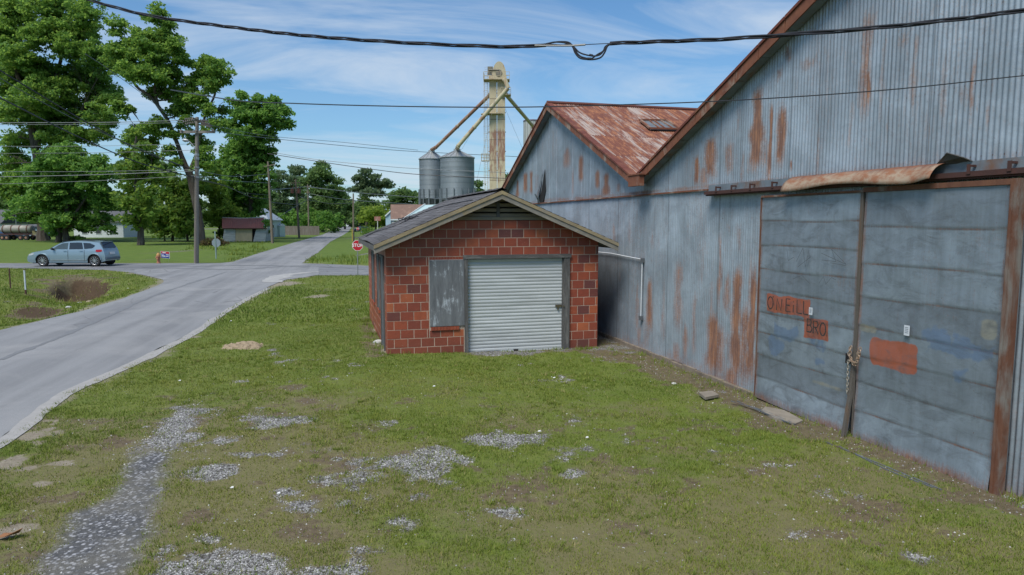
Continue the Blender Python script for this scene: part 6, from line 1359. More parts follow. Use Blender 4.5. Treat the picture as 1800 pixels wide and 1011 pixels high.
PC, b1, t1 = pole((526, 418), (519.5, 315), 122, 3.4, 'utility pole carrying two red brown transformers', m_pole2)
Pc = lambda px, py: Vector(AT(px, py, 121.6)); f = MB(); f.bar(Pc(511, 322), Pc(528, 321), .09, .12); f.build('crossarm', m_pole2, PC)
for px in (514, 525.5):
    f = MB(); f.tube([Pc(px, 340), Pc(px, 332)], .29, 12); f.tube([Pc(px, 332), Pc(px, 328)], .06, 6); f.build('transformer', m_trf, PC)
PD, b1, t1 = pole((543, 409.5), (541, 324), 170, 2.6, 'brown utility pole with crossarms between the transformer pole and the road', m_pole2)
Pd = lambda px, py: Vector(AT(px, py, 169.5)); f = MB(); f.bar(Pd(536, 328), Pd(546, 328), .12, .15); f.bar(Pd(537, 338), Pd(545, 338), .12, .15); f.build('crossarm', m_pole2, PD)
PE, b1, t1 = pole((579, 401.8), (579.3, 341), 235, 2.4, 'plain yellowish utility pole at the left verge of the far road', pm('pale_pole', (.33, .27, .16), (.26, .21, .13), 3, .9, bump=0))
f = MB(); p = Vector(AT(580.5, 353, 234.5)); f.tube([p, p+Vector((0, 0, .9))], .3, 10); f.build('meter_can', m_grey, PE)
PF, b1, t1 = pole((621.3, 424), (621, 340), 101.4, 3.0, 'straight utility pole with a yellow guard standing right of the far road', m_pole2)
Pf = lambda px, py: Vector(AT(px, py, 101)); f = MB(); f.tube([Pf(619.5, 424), Pf(619, 403)], .06, 6); f.build('yellow_guard', m_yel, PF); f = MB(); f.tube([Pf(623.2, 357), Pf(623.2, 352)], .1, 8); f.build('grey_box', m_grey, PF)
p = AT(27.5, 388, 120); e, b1, t1 = pole((27.5, 400), (27.3, 350), 120, 1.2, 'thin pale pole behind the house at the left edge', m_steel, 'thin_pole')
p = AT(560.5, 388, 190); pole((561, 402), (560.8, 362), 200, 1.5, 'thin orange brown post beside the yellowish pole', m_pole2, 'thin_pole')
m_wireL = pm('aluminium_wire', (.13, .15, .16), None, 5, .5, .2, bump=0)
NW = [0]
def wire(pts, wpx, label, m=m_wireL, group='overhead wires', n=8, name='overhead_wire', cat='wire'):
    P_ = [Vector(AT(*p)) for p in pts]; C_ = catm(P_, n); C_ = [Vector(c) for c in C_]
    rs = [max(.002, wpx*c.y/FPX/2) for c in C_]
    rs = [sum(rs)/len(rs)]*len(rs) if max(rs) < 2.2*min(rs) else rs
    f = MB(); f.tube(C_, rs, 5); return tag(f.build(name, m, None, True, origin=tuple(C_[0])), label, cat, group)
# the twisted cable close overhead
def tw_at(s): return None
m_twist = pm('black_insulated_cable', (.026, .027, .034), (.04, .041, .05), 9, .8, bump=0, spec=.15)
tw = empty('twisted_cable', AT(1000, 82, 6.3), 'thick black twisted power cable sagging across the whole view with a spliced loop', 'cable', None)
cen = [(60, -30, 8.6), (150, -2, 8.2), (260, 27, 7.8), (400, 47, 7.4), (540, 63, 7.1), (700, 74.5, 6.8), (840, 81, 6.6), (915, 82, 6.5), (960, 79, 6.45)]
cen2 = [(1072, 76.5, 6.3), (1150, 73.5, 6.2), (1270, 69, 6.0), (1400, 60, 5.8), (1540, 49, 5.6), (1680, 34, 5.4), (1800, 18, 5.2), (1930, -6, 5.0)]
for pts, ends in ((cen, 0), (cen2, 1)):
    C_ = [Vector(c) for c in catm([AT(*p) for p in pts], 40)]
    L_ = 0; arc = [0]
    for a, b_ in zip(C_[:-1], C_[1:]): L_ += (b_-a).length; arc.append(L_)
    for j in range(3):
        P_ = []
        for i, c in enumerate(C_):
            t = (C_[min(i+1, len(C_)-1)]-C_[max(i-1, 0)]).normalized(); u = t.cross(Vector((0, 0, 1))).normalized(); w_ = t.cross(u)
            ph = arc[i]*2*math.pi/1.15+j*2*math.pi/3+.8*math.sin(arc[i]*1.7); P_.append(c+(u*math.cos(ph)+w_*math.sin(ph))*.0115)
        f = MB(); f.tube(P_, .0078, 7); f.build('strand', m_twist, tw, True)
def twl(pts, r, m=m_twist, name='splice_loop'):
    f = MB(); f.tube([Vector(c) for c in catm([AT(*p, 6.42-.0013*(p[0]-950)) for p in pts], 6)], r, 7); return f.build(name, m, tw, True)
twl([(955, 80), (972, 74.5), (990, 75), (1003, 79), (1010, 84), (1018, 92), (1030, 96.5), (1045, 98.5), (1055, 96), (1062, 88), (1067, 80), (1075, 75.5)], .007)
twl([(950, 80), (968, 75.5), (985, 73.5), (1000, 75), (1007, 83), (1011, 93), (1019, 102), (1032, 104.5), (1044, 104.5), (1056, 101), (1063, 92), (1068, 81), (1076, 77)], .0075)
twl([(958, 78), (972, 78.5), (990, 79.5), (1004, 78), (1012, 90), (1020, 99), (1033, 103), (1040, 103), (1050, 96), (1060, 90), (1064, 82), (1072, 77)], .007)
twl([(940, 80), (970, 80.3), (1003, 80.3), (1029, 78.6)], .009, pm('bare_splice', (.30, .29, .27), None, 5, .4, .5, bump=0), 'splice_sleeve')
twl([(1029, 78.6), (1055, 77.2), (1072, 76.5)], .0035, name='messenger_wire')
twl([(1032, 103.5), (1039, 103.6)], .012, name='tape_joint'); twl([(1036, 96.7), (1042, 98.0)], .011, name='tape_joint')
wire([(300, 158, 24), (410, 176, 18), (520, 182, 15), (700, 187, 12), (900, 188.5, 10.2), (1100, 184, 8.9), (1300, 176, 7.9), (1550, 159, 7.1), (1800, 133, 6.4), (1900, 124, 6.1)], 2.0, 'single black cable crossing the picture below the twisted cable', m_cab, None)
K = 'wires meeting the big pole'
wire([(-40, 98, 30), (0, 124, 32), (147, 212, 38), (250, 266, 44), (343, 300, 48.3)], 2.0, 'upper black cable slanting down from the left to the big pole', m_cab, K)
wire([(-40, 150, 28), (0, 172, 30), (145, 244, 38), (250, 288, 44), (343, 312, 48.3)], 2.2, 'lowest black cable slanting down from the left to the big pole', m_cab, K)
wire([(-40, 105, 34), (0, 137, 35), (90, 188, 38), (190, 238, 43), (343, 301, 48.3)], 1.2, 'thin middle cable slanting down from the left to the big pole', m_wireL, K)
wire([(150, 95, 30), (185, 118, 32), (250, 165, 38), (300, 205, 46), (342, 230, 48)], .9, 'thin guy wire slanting through the leaning tree crown', m_wireL, K)
for a, b_, lb in ((216, 212, 'topmost level wire running left from the big pole'), (219, 215.5, 'second level wire running left from the big pole'), (257.5, 253, 'faint wire left of the big pole at lamp height'), (270, 264, 'faint wire just below the lamp, left of the big pole'),
                  (302, 298, 'faint upper wire of the lower bundle left of the big pole'), (311, 300.5, 'brightest low wire left of the big pole'), (323.5, 309, 'lowest faint wire left of the big pole')):
    wire([(-60, a+.5, 44), (0, a, 45), (170, (a+b_)/2+1.5, 47), (322 if a < 230 else 344, b_, 48.4)], 1.15 if b_ in (212, 300.5) else .7, lb, m_wireL, K)
wire([(376, 231, 48.5), (430, 238, 60), (540, 250, 80), (668, 262, 95), (760, 268, 120), (960, 278, 150)], .9, 'high faint wire right of the big pole, passing above the silos', m_wireL)
wire([(368, 220, 48.5), (480, 240, 70), (600, 250, 90), (735, 264, 110)], .7, 'faint high wire right of the big pole', m_wireL)
wire([(480, 268, 85), (560, 281, 85), (650, 290, 84), (740, 297, 82), (900, 304, 80), (960, 307, 80)], .8, 'upper grey wire between the maple and the left silo', m_wireL)
wire([(470, 270, 88), (560, 284, 86), (650, 297, 84), (740, 307, 82), (900, 314, 80), (960, 316, 80)], 1.2, 'lower dark wire between the maple and the left silo', m_cab)
wire([(347, 300, 48.5), (410, 310, 70), (471, 306, 92)], .8, 'upper wire from the big pole to the leaning pole', m_wireL)
wire([(347, 310, 48.5), (410, 318, 70), (473, 322, 92)], .9, 'middle wire from the big pole to the leaning pole', m_wireL)
wire([(347, 314, 48.5), (400, 328, 65), (440, 346, 80), (475, 350, 92)], 1.0, 'drooping cable from the big pole to the leaning pole', m_cab)
wire([(347, 316, 48.5), (390, 326, 62), (430, 339, 78), (474, 343, 92)], .7, 'upper drooping cable from the big pole to the leaning pole', m_cab)
wire([(473, 333, 92), (500, 332, 108), (541, 328, 169)], 1.1, 'pale wire from the leaning pole to the crossarm pole', m_wireL)
wire([(545, 329, 169), (621, 338, 101.4), (680, 343, 90), (735, 347, 80), (860, 357, 70)], 1.2, 'pale bright wire running right over the far road to the silos', m_wireL)
wire([(541, 340, 169), (580, 347, 160), (621, 352, 101.4), (735, 360, 85)], .8, 'thin lower wire over the far road', m_wireL)
wire([(478, 356, 92), (524, 359, 121), (543, 352, 169), (580, 358, 150), (621, 357, 101.4)], .9, 'dark service wire along the row of distant poles', m_cab)
wire([(527, 345, 121), (545, 352, 160), (579, 356, 230)], .7, 'short wire from the transformer pole to the yellowish pole', m_wireL)
wire([(486, 385, 110), (505, 372, 112), (525, 360, 121)], .7, 'guy wire slanting down left from the transformer pole', m_wireL)
# ================================================================== SIGNS, HYDRANT, POSTS
def text_mesh(name, txt, size, mat, parent, loc, rz=0, thick=.002, rx=math.pi/2, bold=0.0, sx=1.0):
    cu = bpy.data.curves.new(name, 'FONT'); cu.body = txt; cu.size = size; cu.align_x = 'CENTER'; cu.align_y = 'CENTER'; cu.extrude = thick; cu.offset = bold; cu.resolution_u = 3
    t = bpy.data.objects.new('tmp', cu); COL.objects.link(t); bpy.context.view_layer.update()
    me = bpy.data.meshes.new_from_object(t.evaluated_get(bpy.context.evaluated_depsgraph_get())); bpy.data.objects.remove(t)
    M_ = Matrix.Translation(Vector(loc)) @ Matrix.Rotation(rz, 4, 'Z') @ Matrix.Rotation(rx, 4, 'X') @ Matrix.Diagonal((sx, 1, 1, 1))
    me.transform(M_); me.transform(Matrix.Translation(-Vector(BASE[parent]))); me.materials.clear(); me.materials.append(mat)
    o = bpy.data.objects.new(name, me); COL.objects.link(o); o.parent = parent; BASE[o] = BASE[parent]; return o
m_signred = pm('sign_red', (.48, .012, .022), None, 5, .4, bump=0); m_signw = pm('sign_white', (.78, .78, .78), None, 5, .4, bump=0); m_signback = pm('sign_aluminium', (.27, .32, .35), (.22, .26, .29), 4, .5, .3, bump=0)
m_post = pm('steel_post', (.26, .28, .28), (.2, .21, .21), 8, .6, .3)
def octa(x, y, z, r, yy, th, rz=0):
    f = MB(); pts = [(x+r*math.cos(math.pi/8+i*math.pi/4)*math.cos(rz), y+yy+r*math.cos(math.pi/8+i*math.pi/4)*math.sin(rz), z+r*math.sin(math.pi/8+i*math.pi/4)) for i in range(8)]
    f.prism(pts, (0, th, 0)); return f
def stop_sign(base, cy_px, rpx, face, label, group=None, rz=0):
    g_ = G(*base); D = g_[1]; z = AT(base[0], cy_px, D)[2]; xx = AT(base[0]-(0), cy_px, D)[0]; r = rpx*D/FPX/math.cos(math.pi/8)
    e = empty('stop_sign', (g_[0], D, 0), label, 'road sign', group); top_ = AT(base[0], cy_px, D)
    f = MB(); f.tube([(g_[0], D+.03, -.2), (xx, D+.03, z+r*.6)], .03, 6); f.build('post', m_post, e)
    if face:
        b_ = octa(xx, D, z, r, -.012, .008); b_ = b_.build('sign_plate', m_signw, e)
        octa(xx, D, z, r*.93, -.016, .003).build('red_face', m_signred, b_); text_mesh('sign_lettering', 'STOP', r*.80, m_signw, b_, (xx, D-.019, z), bold=r*.018, sx=.92)
    else:
        octa(xx, D, z, r, -.006, .006).build('sign_plate', m_signback, e)
    return e
stop_sign((628.5, 484.5), 431.5, 9.3, True, 'red and white STOP sign left of the brick garage', 'road signs')
bs = stop_sign((380, 455), 427, 7.4, False, 'grey back of an octagonal sign right of the big utility pole', 'road signs')
f = MB(); g_ = G(380, 455); f.box((g_[0], g_[1]-.03, 1.0), (.09, .03, 2.4)); f.build('channel_post', pm('green_grey_post', (.22, .30, .28), None, 4, .6), bs)
stop_sign((629, 408), 402, 2.6, True, 'small far away red sign right of the distant road', 'road signs')
e = empty('road_marker', G(560, 405), 'small round pale sign on a post left of the far road', 'road sign', 'road signs'); D = G(560, 405)[1]
f = MB(); p = AT(560, 397.5, D); f.tube([(p[0], D, p[2]), (p[0], D+.03, p[2])], 2.7*D/FPX, 12); f.build('disc', pm('pale_disc', (.5, .53, .5), None, 3, .6), e); f = MB(); f.tube([(p[0], D+.05, 0), (p[0], D+.05, p[2])], .05, 5); f.build('post', m_post, e)
e = empty('rusty_sign', (AT(663, 388, 115)[0], 115, 0), 'faded red brown square sign on a white post before the lone pine', 'sign', 'road signs'); p = AT(663.5, 384.5, 115)
f = MB(); f.box(p, (1.05, .06, .72)); f.build('sign_plate', pm('faded_red_board', (.34, .13, .10), (.25, .14, .11), 3, .8, c3=(.4, .35, .3)), e); f = MB(); f.tube([(p[0], 115.06, 0), (p[0], 115.06, p[2])], .06, 6); f.build('post', m_signw, e)
def yard_sign(bx, by, x0, y0, x1, y1, label, tilt, txt=True):
    D = G(bx, by)[1]; a = Vector(AT(x0, y0, D)); b_ = Vector(AT(x1, y1, D)); w_, h_ = b_.x-a.x, a.z-b_.z; c = (a+b_)/2
    e = empty('yard_sign', (c.x, D, 0), label, 'yard sign', 'lawn signs'); 
    def pn(u0, u1, v0, v1, yy, m, nm, par):
        P_ = [(c.x+u*w_/2, D+yy, c.z+v*h_/2-tilt*u*w_/2) for u, v in ((u0, v0), (u1, v0), (u1, v1), (u0, v1))]; return MB().prism(P_, (0, .006, 0)).build(nm, m, par)
    pl = pn(-1, 1, -1, 1, 0, m_signw, 'sign_panel', e); pn(-.93, .93, .35, .93, -.004, m_signred, 'red_band', pl); pn(-.93, .93, -.93, .30, -.004, pm('sign_blue', (.02, .05, .30), None, 4, .5, bump=0), 'blue_field', pl)
    if txt:
        for (u0, u1, v0, v1) in ((-.6, .15, .5, .75), (-.75, .0, -.55, -.25), (.1, .75, -.5, -.3), (.2, .85, -.05, .15), (-.8, -.3, .0, .1)): pn(u0, u1, v0, v1, -.009, m_signw, 'sign_lettering', pl)
    f = MB()
    for u in (-.6, .6): f.tube([(c.x+u*w_/2, D+.02, -.1), (c.x+u*w_/2, D+.02, c.z)], .006, 4)
    f.build('wire_stake', m_steel, e)
yard_sign(290, 461, 282.5, 442, 298.5, 454, 'tilted red white and blue lawn sign beside the hydrant', .1)
yard_sign(638, 410, 635, 404.5, 641.5, 409.5, 'tiny red and blue lawn sign right of the distant red sign', 0, False)
hy = G(279, 463); e = empty('fire_hydrant', (hy[0], hy[1], 0), 'faded orange fire hydrant beside the tilted lawn sign', 'hydrant'); m_hyd = pm('faded_orange', (.42, .15, .08), (.36, .19, .12), 8, .7, c3=(.34, .25, .16))
MB().lathe((hy[0], hy[1], 0), [(.16, 0), (.16, .04), (.11, .05), (.105, .45), (.15, .47), (.15, .52), (.12, .53)], 16).build('barrel', m_hyd, e, True)
MB().lathe((hy[0], hy[1], 0), [(.13, .531), (.13, .58), (.11, .66), (.05, .72), (.025, .73), (.025, .78)], 16).build('bonnet', pm('hydrant_cap', (.50, .27, .10), None, 6, .7), e, True)
f = MB(); f.tube([(hy[0]-.19, hy[1], .42), (hy[0]+.19, hy[1], .42)], .055, 10); f.tube([(hy[0], hy[1]-.2, .36), (hy[0], hy[1], .36)], .07, 10); f.build('nozzles', m_hyd, e)
# marker posts by the ditch
p = G(45, 510); z0 = float(height(np.array([p[0]]), np.array([p[1]]))[0]); e = empty('marker_post', (p[0], p[1], z0), 'thin white marker post with a dark foot beside the ditch', 'marker post', 'ditch marker posts')
f = MB(); f.box((p[0], p[1], z0+.62), (.055, .04, .85)); f.build('post', pm('post_white', (.50, .56, .60), (.40, .45, .48), 5, .6), e); f = MB(); f.box((p[0], p[1], z0+.08), (.06, .045, .22)); f.build('dark_foot', m_dtrim, e); f = MB(); f.box((p[0]+.03, p[1], z0+1.07), (.10, .04, .03)); f.build('cap', m_dtrim, e)
p = G(18.5, 506); z0 = float(height(np.array([p[0]]), np.array([p[1]]))[0]); e = empty('marker_post', (p[0], p[1], z0), 'thin dark brown stake left of the white marker post', 'marker post', 'ditch marker posts')
f = MB(); f.box((p[0], p[1], z0+.42), (.045, .03, .95)); f.build('stake', m_dtrim, e)
# rocks and debris
def rock(px, py, r, label, m, name='rock', cat='rock', group=None, fl=.55):
    g_ = G(px, py); z0 = float(height(np.array([g_[0]]), np.array([g_[1]]))[0]); f = MB(); R = random.Random(px)
    f.lathe((g_[0], g_[1], z0), [(r*.8, -.05*r), (r, .2*r*fl), (r*.85, .7*r*fl), (r*.45, 1.0*r*fl), (.02, 1.05*r*fl)], 11)
    f.v = [(x+R.uniform(-.14, .14)*r, y+R.uniform(-.14, .14)*r, z+R.uniform(-.06, .08)*r) for x, y, z in f.v]
    return tag(f.build(name, m, None, False, origin=(g_[0], g_[1], z0)), label, cat, group)
m_rock = pm('tan_rock', (.48, .38, .28), (.38, .30, .22), 3, .9, bump=.4); m_rockw = pm('pale_rock', (.55, .55, .52), (.42, .42, .40), 3, .9)
rock(64, 551, .17, 'tan rock on the grassy bank at the far left', m_rock); rock(120, 534, .10, 'pale rock in the bottom of the ditch', m_rockw); rock(139, 520, .09, 'white scrap of rubble nearest the dark side of the ditch', m_rockw); rock(157, 522, .13, 'flat tan rock on the right lip of the ditch', m_rock)
rock(665, 602, .13, 'pale rubble stone by the garage corner', m_rockw); rock(1185, 668, .05, 'small stone at the foot of the warehouse wall', m_rockw)
g_ = G(427, 609); X_ = np.linspace(-1, 1, 40); XX, YY = np.meshgrid(X_, X_); hh = .11*np.clip(1-np.hypot(XX, YY)**1.6-1.5*(fbm(XX*2, YY*2, .5, 8, 4)-.5), 0, 1)+.02*(fbm(XX*3, YY*3, .12, 9, 3)-.5)-.012
V = np.stack([g_[0]+XX*.52, g_[1]+YY*.42, hh], -1).reshape(-1, 3); idx = np.arange(1600).reshape(40, 40); q = np.stack([idx[:-1, :-1], idx[:-1, 1:], idx[1:, 1:], idx[1:, :-1]], -1).reshape(-1, 4)
tag(np_mesh('sand_heap', V, q.ravel(), np.full(len(q), 4), pm('sand_chips', (.42, .33, .22), (.28, .21, .14), 14, .95, bump=.8, bd=.03), origin=(g_[0], g_[1], 0)), 'low heap of tan sand and chips in the grass by the road', 'sand heap')
g_ = G(12, 948); f = MB(); f.add([(g_[0]-.09, g_[1]-.02, .02), (g_[0]+.02, g_[1]-.05, .05), (g_[0]+.12, g_[1]+.05, .09), (g_[0]+.06, g_[1]+.08, .03), (g_[0]-.06, g_[1]+.05, .04)], [(0, 1, 3, 4), (1, 2, 3)]); lf_ = tag(f.build('dry_leaf', pm('dry_leaf', (.30, .14, .06), (.20, .09, .045), 12, .8), origin=(g_[0], g_[1], 0)), 'curled rust brown dry leaf at the left edge of the lawn', 'leaf'); lf_.modifiers.new('t', 'SOLIDIFY').thickness = .004
m_scrap = pm('litter_white', (.68, .68, .66), None, 5, .8, bump=0)
for i, (px, py, lb) in enumerate([(763, 682, 'white scrap of litter in the grass before the garage window'), (974, 667, 'white scrap of litter in the grass before the roller door'), (948, 762, 'white litter scrap in the middle of the lawn'), (1032, 773, 'tiny white scrap right of the middle of the lawn'), (408, 862, 'white scrap between the old paved strip and the gravel patches'), (490, 872, 'small pale scrap in the lower lawn'), (406, 566, 'white scrap near the road edge'), (316, 672, 'pale scrap in the grass close to the road'), (225, 508, 'small white scrap on the grass corner by the crossing')]):
    g_ = G(px, py); s_ = .014+.0008*g_[1]; f = MB(); f.add([(g_[0]-s_, g_[1]-s_*.5, .03), (g_[0]+s_, g_[1]-s_*.4, .035), (g_[0]+s_*.7, g_[1]+s_*.6, .045), (g_[0]-s_*.6, g_[1]+s_*.7, .04)], [(0, 1, 2, 3)]); o = tag(f.build('litter_scrap', m_scrap, origin=g_), lb, 'litter', 'litter scraps on the lawn'); o.modifiers.new('t', 'SOLIDIFY').thickness = .006
# ================================================================== VEHICLES
def paintmat(name, col, metal=.5): 
    m, nt, b = newmat(name); b.inputs['Base Color'].default_value = col+(1,); b.inputs['Metallic'].default_value = metal; b.inputs['Roughness'].default_value = .35; b.inputs['Coat Weight'].default_value = .6; b.inputs['Coat Roughness'].default_value = .06
    k = N(nt); k.l(k.mix(k.math('MULTIPLY', k.noise(k.obj(), 2.2, 5), .25), col, tuple(c*.8 for c in col)), b.inputs['Base Color']); return m
m_tyre = pm('tyre_rubber', (.018, .018, .019), (.03, .029, .028), 12, .85, bump=.2); m_rim = pm('alloy_rim', (.55, .56, .58), None, 4, .3, .8, bump=0); m_cglass = pm('tinted_glass', (.018, .022, .026), None, 4, .05, bump=0, spec=.8); m_seam = pm('panel_gap', (.02, .025, .03), None, 4, .7, bump=0)
m_cglass2 = pm('clear_glass', (.07, .10, .105), (.04, .055, .06), 1.4, .05, bump=0, spec=.8)
def wagon(cx, cy, rz, L, WB, W_, H_, col, label, s_front=-1, name='station_wagon', cat='car', group=None, wr=.36, detail=True):
    """side profile in x (front = 0 .. rear = L) and z; front looks along local -x"""
    e = empty(name, (cx, cy, 0), label, cat, group); co_, si_ = math.cos(rz), math.sin(rz); hL = L/2
    F = lambda x, y, z: (cx+(x-hL)*co_-y*si_, cy+(x-hL)*si_+y*co_, z+.02)
    k_ = L/4.89; hk = H_/1.70
    hw = lambda x, z: (W_/2)*(1-.10*max(0, 1-x/.9)**2.2-.07*max(0, (x-(L-.75))/.75)**2)*(1-(.17*max(0, min(1, (z/hk-.98)/.66)))-.05*max(0, (.45-z)/.45)-.02*max(0, min(1, (z/hk-.75)/.2)))
    top_ = [(.02, .62), (.10, .80), (.35, .93), (.9, 1.03), (1.28, 1.09), (1.42, 1.13), (1.75, 1.34), (2.1, 1.53), (2.35, 1.60), (2.8, 1.655), (3.4, 1.665), (4.0, 1.635), (4.42, 1.575), (4.52, 1.54), (4.70, 1.28), (4.80, 1.05), (4.86, .85), (4.885, .65)]
    top_ = [(x*k_, z*hk) for x, z in top_]
    fa, ra = .98*k_, .98*k_+WB; ar = wr+.06
    low = [(4.84*k_, .40), (4.6*k_, .33)]
    def arch(c0): return [(c0+ar*math.cos(a), wr+ar*math.sin(a)) for a in np.linspace(-.25, math.pi+.25, 13)]
    low += [(ra+ar+.02, .27)]+arch(ra)[0:]+[(ra-ar-.02, .24), (fa+ar+.02, .24)]+arch(fa)+[(.25, .25), (.06, .32), (0.0, .45)]
    outline = top_+low
    # body sides: fine columns between the lower and the upper outline
    def zlow(x):
        z = .245+.09*max(0, 1-x/.25)+.12*max(0, (x-(L-.35))/.35)
        for c0 in (fa, ra):
            if abs(x-c0) < ar: z = max(z, wr+math.sqrt(ar*ar-(x-c0)**2)*1.0)
        return z
    xs = sorted(set(list(np.linspace(.0, L-.005*k_, 64))+[c0+ar*math.cos(a) for c0 in (fa, ra) for a in np.linspace(0, math.pi, 17)]))
    ztop = lambda x: float(np.interp(x, [p[0] for p in top_], [p[1] for p in top_]))
    NZ = 16; NC = 7; cols = []
    for x in xs:
        zt_, zl = ztop(x), zlow(x); zl = min(zl, zt_-.05); col_ = []
        for j in range(NZ+1):
            z = zl+(zt_-.03-zl)*j/NZ; col_.append((x, -hw(x, z), z))
        ye = hw(x, zt_-.03)
        for j in range(1, NC):
            t = j/NC; y = -ye+2*ye*t; col_.append((x, y*.985, zt_-.03+.045*(1-(2*t-1)**4)))
        for j in range(NZ, -1, -1):
            z = zl+(zt_-.03-zl)*j/NZ; col_.append((x, hw(x, z), z))
        cols.append(col_)
    f = MB(); n = len(cols[0]); V_ = [F(*p) for c in cols for p in c]; fs = []
    for i in range(len(cols)-1):
        for j in range(n-1): a = i*n+j; fs.append((a, a+n, a+n+1, a+1))
    fs.append(tuple(range(n))); fs.append(tuple(range((len(cols)-1)*n, len(cols)*n))[::-1])
    f.add(V_, fs); body = f.build('body', col, e, True)
    f = MB(); f.hexa([F(.3, -W_/2+.14, .2), F(L-.3, -W_/2+.14, .2), F(L-.3, W_/2-.14, .2), F(.3, W_/2-.14, .2), F(.3, -W_/2+.14, .62), F(L-.3, -W_/2+.14, .62), F(L-.3, W_/2-.14, .62), F(.3, W_/2-.14, .62)]); f.build('underbody', m_black, e)
    def side_poly(pts, o, th=.006):
        fl = []
        for sgn in (-1, 1):
            f = MB(); P_ = [F(x*k_, sgn*(hw(x*k_, z*hk)+o), z*hk) for x, z in pts]; c = [sum(q[i] for q in P_)/len(P_) for i in range(3)]
            n_p = len(P_); inn = [F(x*k_, sgn*(hw(x*k_, z*hk)-.03), z*hk) for x, z in pts]
            f.add(P_+inn, [tuple(range(n_p)) if sgn > 0 else tuple(range(n_p))[::-1]]+[(i, (i+1) % n_p, n_p+(i+1) % n_p, n_p+i) for i in range(n_p)]); fl.append(f)
        return fl
    for nm, pts, m, o in (('side_window', [(1.62, 1.12), (1.95, 1.36), (2.25, 1.50), (2.60, 1.535), (2.58, 1.11)], m_cglass2, .005), ('side_window', [(2.68, 1.11), (2.68, 1.54), (3.25, 1.555), (3.45, 1.54), (3.55, 1.12)], m_cglass, .005), ('side_window', [(3.62, 1.13), (3.52, 1.535), (3.95, 1.51), (4.28, 1.36), (4.22, 1.25), (4.1, 1.17)], m_cglass, .005),
                          ('tail_light', [(4.32, .98), (4.36, 1.09), (4.66, 1.10), (4.74, 1.0), (4.6, .93), (4.42, .93)], pm('tail_red', (.38, .01, .015), None, 4, .2, bump=0), .010), ('head_light', [(.12, .70), (.14, .80), (.40, .88), (.50, .84), (.36, .74)], pm('headlamp', (.5, .53, .55), None, 4, .15, bump=0), .010)):
        for f in side_poly(pts, o): f.build(nm, m, e)
    if detail:
        f = MB(); 
        for sgn in (-1, 1):
            for x in (2.60, 3.62):
                P_ = [F(x*k_, sgn*(hw(x*k_, z)+.004), z) for z in np.linspace(.34, 1.08, 8)]
                for a, b_ in zip(P_[:-1], P_[1:]): f.bar(a, b_, .018, .012)
        f.build('door_gap', m_seam, body)
        for x in (2.42, 3.42):
            for sgn in (-1, 1): f = MB(); f.bar(F((x-.09)*k_, sgn*(hw(x*k_, 1)+.03), 1.02), F((x+.09)*k_, sgn*(hw(x*k_, 1)+.03), 1.02), .03, .028); f.build('door_handle', col, e)
        for sgn in (-1, 1):
            f = MB(); P_ = [F(x, sgn*(hw(x, .42)+.012), .42) for x in np.linspace(fa+ar+.12, ra-ar-.08, 8)]
            for a, b_ in zip(P_[:-1], P_[1:]): f.bar(a, b_, .02, .035)
            f.build('side_trim', m_rim, e)
            for c0 in (fa, ra):
                f = MB(); P_ = [F(c0+(ar+.03)*math.cos(a), sgn*(hw(c0, .6)+.012), wr+(ar+.03)*math.sin(a)) for a in np.linspace(.12, math.pi-.12, 12)]; f.tube(P_, .035, 6); f.build('arch_flare', col, e, True)
            f = MB(); P_ = [F(x*k_, sgn*(hw(x*k_, 1.6)-.05), (ztop(x*k_)+.045)) for x in np.linspace(2.3, 4.2, 9)]; f.tube(P_, .018, 6); f.build('roof_rail', m_black, e)
            f = MB(); f.tube([F(1.72*k_, sgn*(hw(1.7, 1.1)), 1.13), F(1.70*k_, sgn*(hw(1.7, 1.1)+.10), 1.15), F(1.69*k_, sgn*(hw(1.7, 1.1)+.2), 1.16)], [.04, .085, .07], 8); f.build('mirror', m_seam, e, True)
        # windscreen and rear window
        def cross(x0, z0, x1, z1, m, nm, fx=.86):
            f = MB(); P_ = []
            for x, z in ((x0, z0), (x1, z1)):
                for s_ in np.linspace(-1, 1, 7): P_.append(F(x*k_, s_*hw(x*k_, z*hk)*fx, z*hk+.05*(1-s_**4)*0+.012))
            f.add(P_, [(i, i+1, i+8, i+7) for i in range(6)]); o = f.build(nm, m, e); o.modifiers.new('t', 'SOLIDIFY').thickness = .02
        cross(1.46, 1.175, 2.22, 1.585, m_cglass2, 'windscreen'); cross(4.56, 1.54, 4.765, 1.17, m_cglass, 'rear_window', .84)
        f = MB(); P_ = [F((4.86)*k_, s_*(W_/2-.12), .52) for s_ in (-1, 0, 1)]; f.tube(P_, .09, 8); f.build('rear_bumper', pm('lower_bumper', (.12, .16, .19), None, 4, .5), e)
        f = MB(); f.hexa([F(4.87*k_, -.26, .78), F(4.905*k_, -.26, .78), F(4.905*k_, .26, .78), F(4.87*k_, .26, .78), F(4.85*k_, -.26, .93), F(4.885*k_, -.26, .93), F(4.885*k_, .26, .93), F(4.85*k_, .26, .93)]); f.build('licence_plate', m_signw, e)
        f = MB(); f.bar(F(.01, -.55, .42), F(.01, .55, .42), .05, .12); f.build('grille', m_black, e)
        f = MB(); P_ = [F(4.50*k_, s_*.58, 1.60*hk) for s_ in (-1, 0, 1)]; f.bar(P_[0], P_[2], .22, .035); f.build('rear_spoiler', col, e)
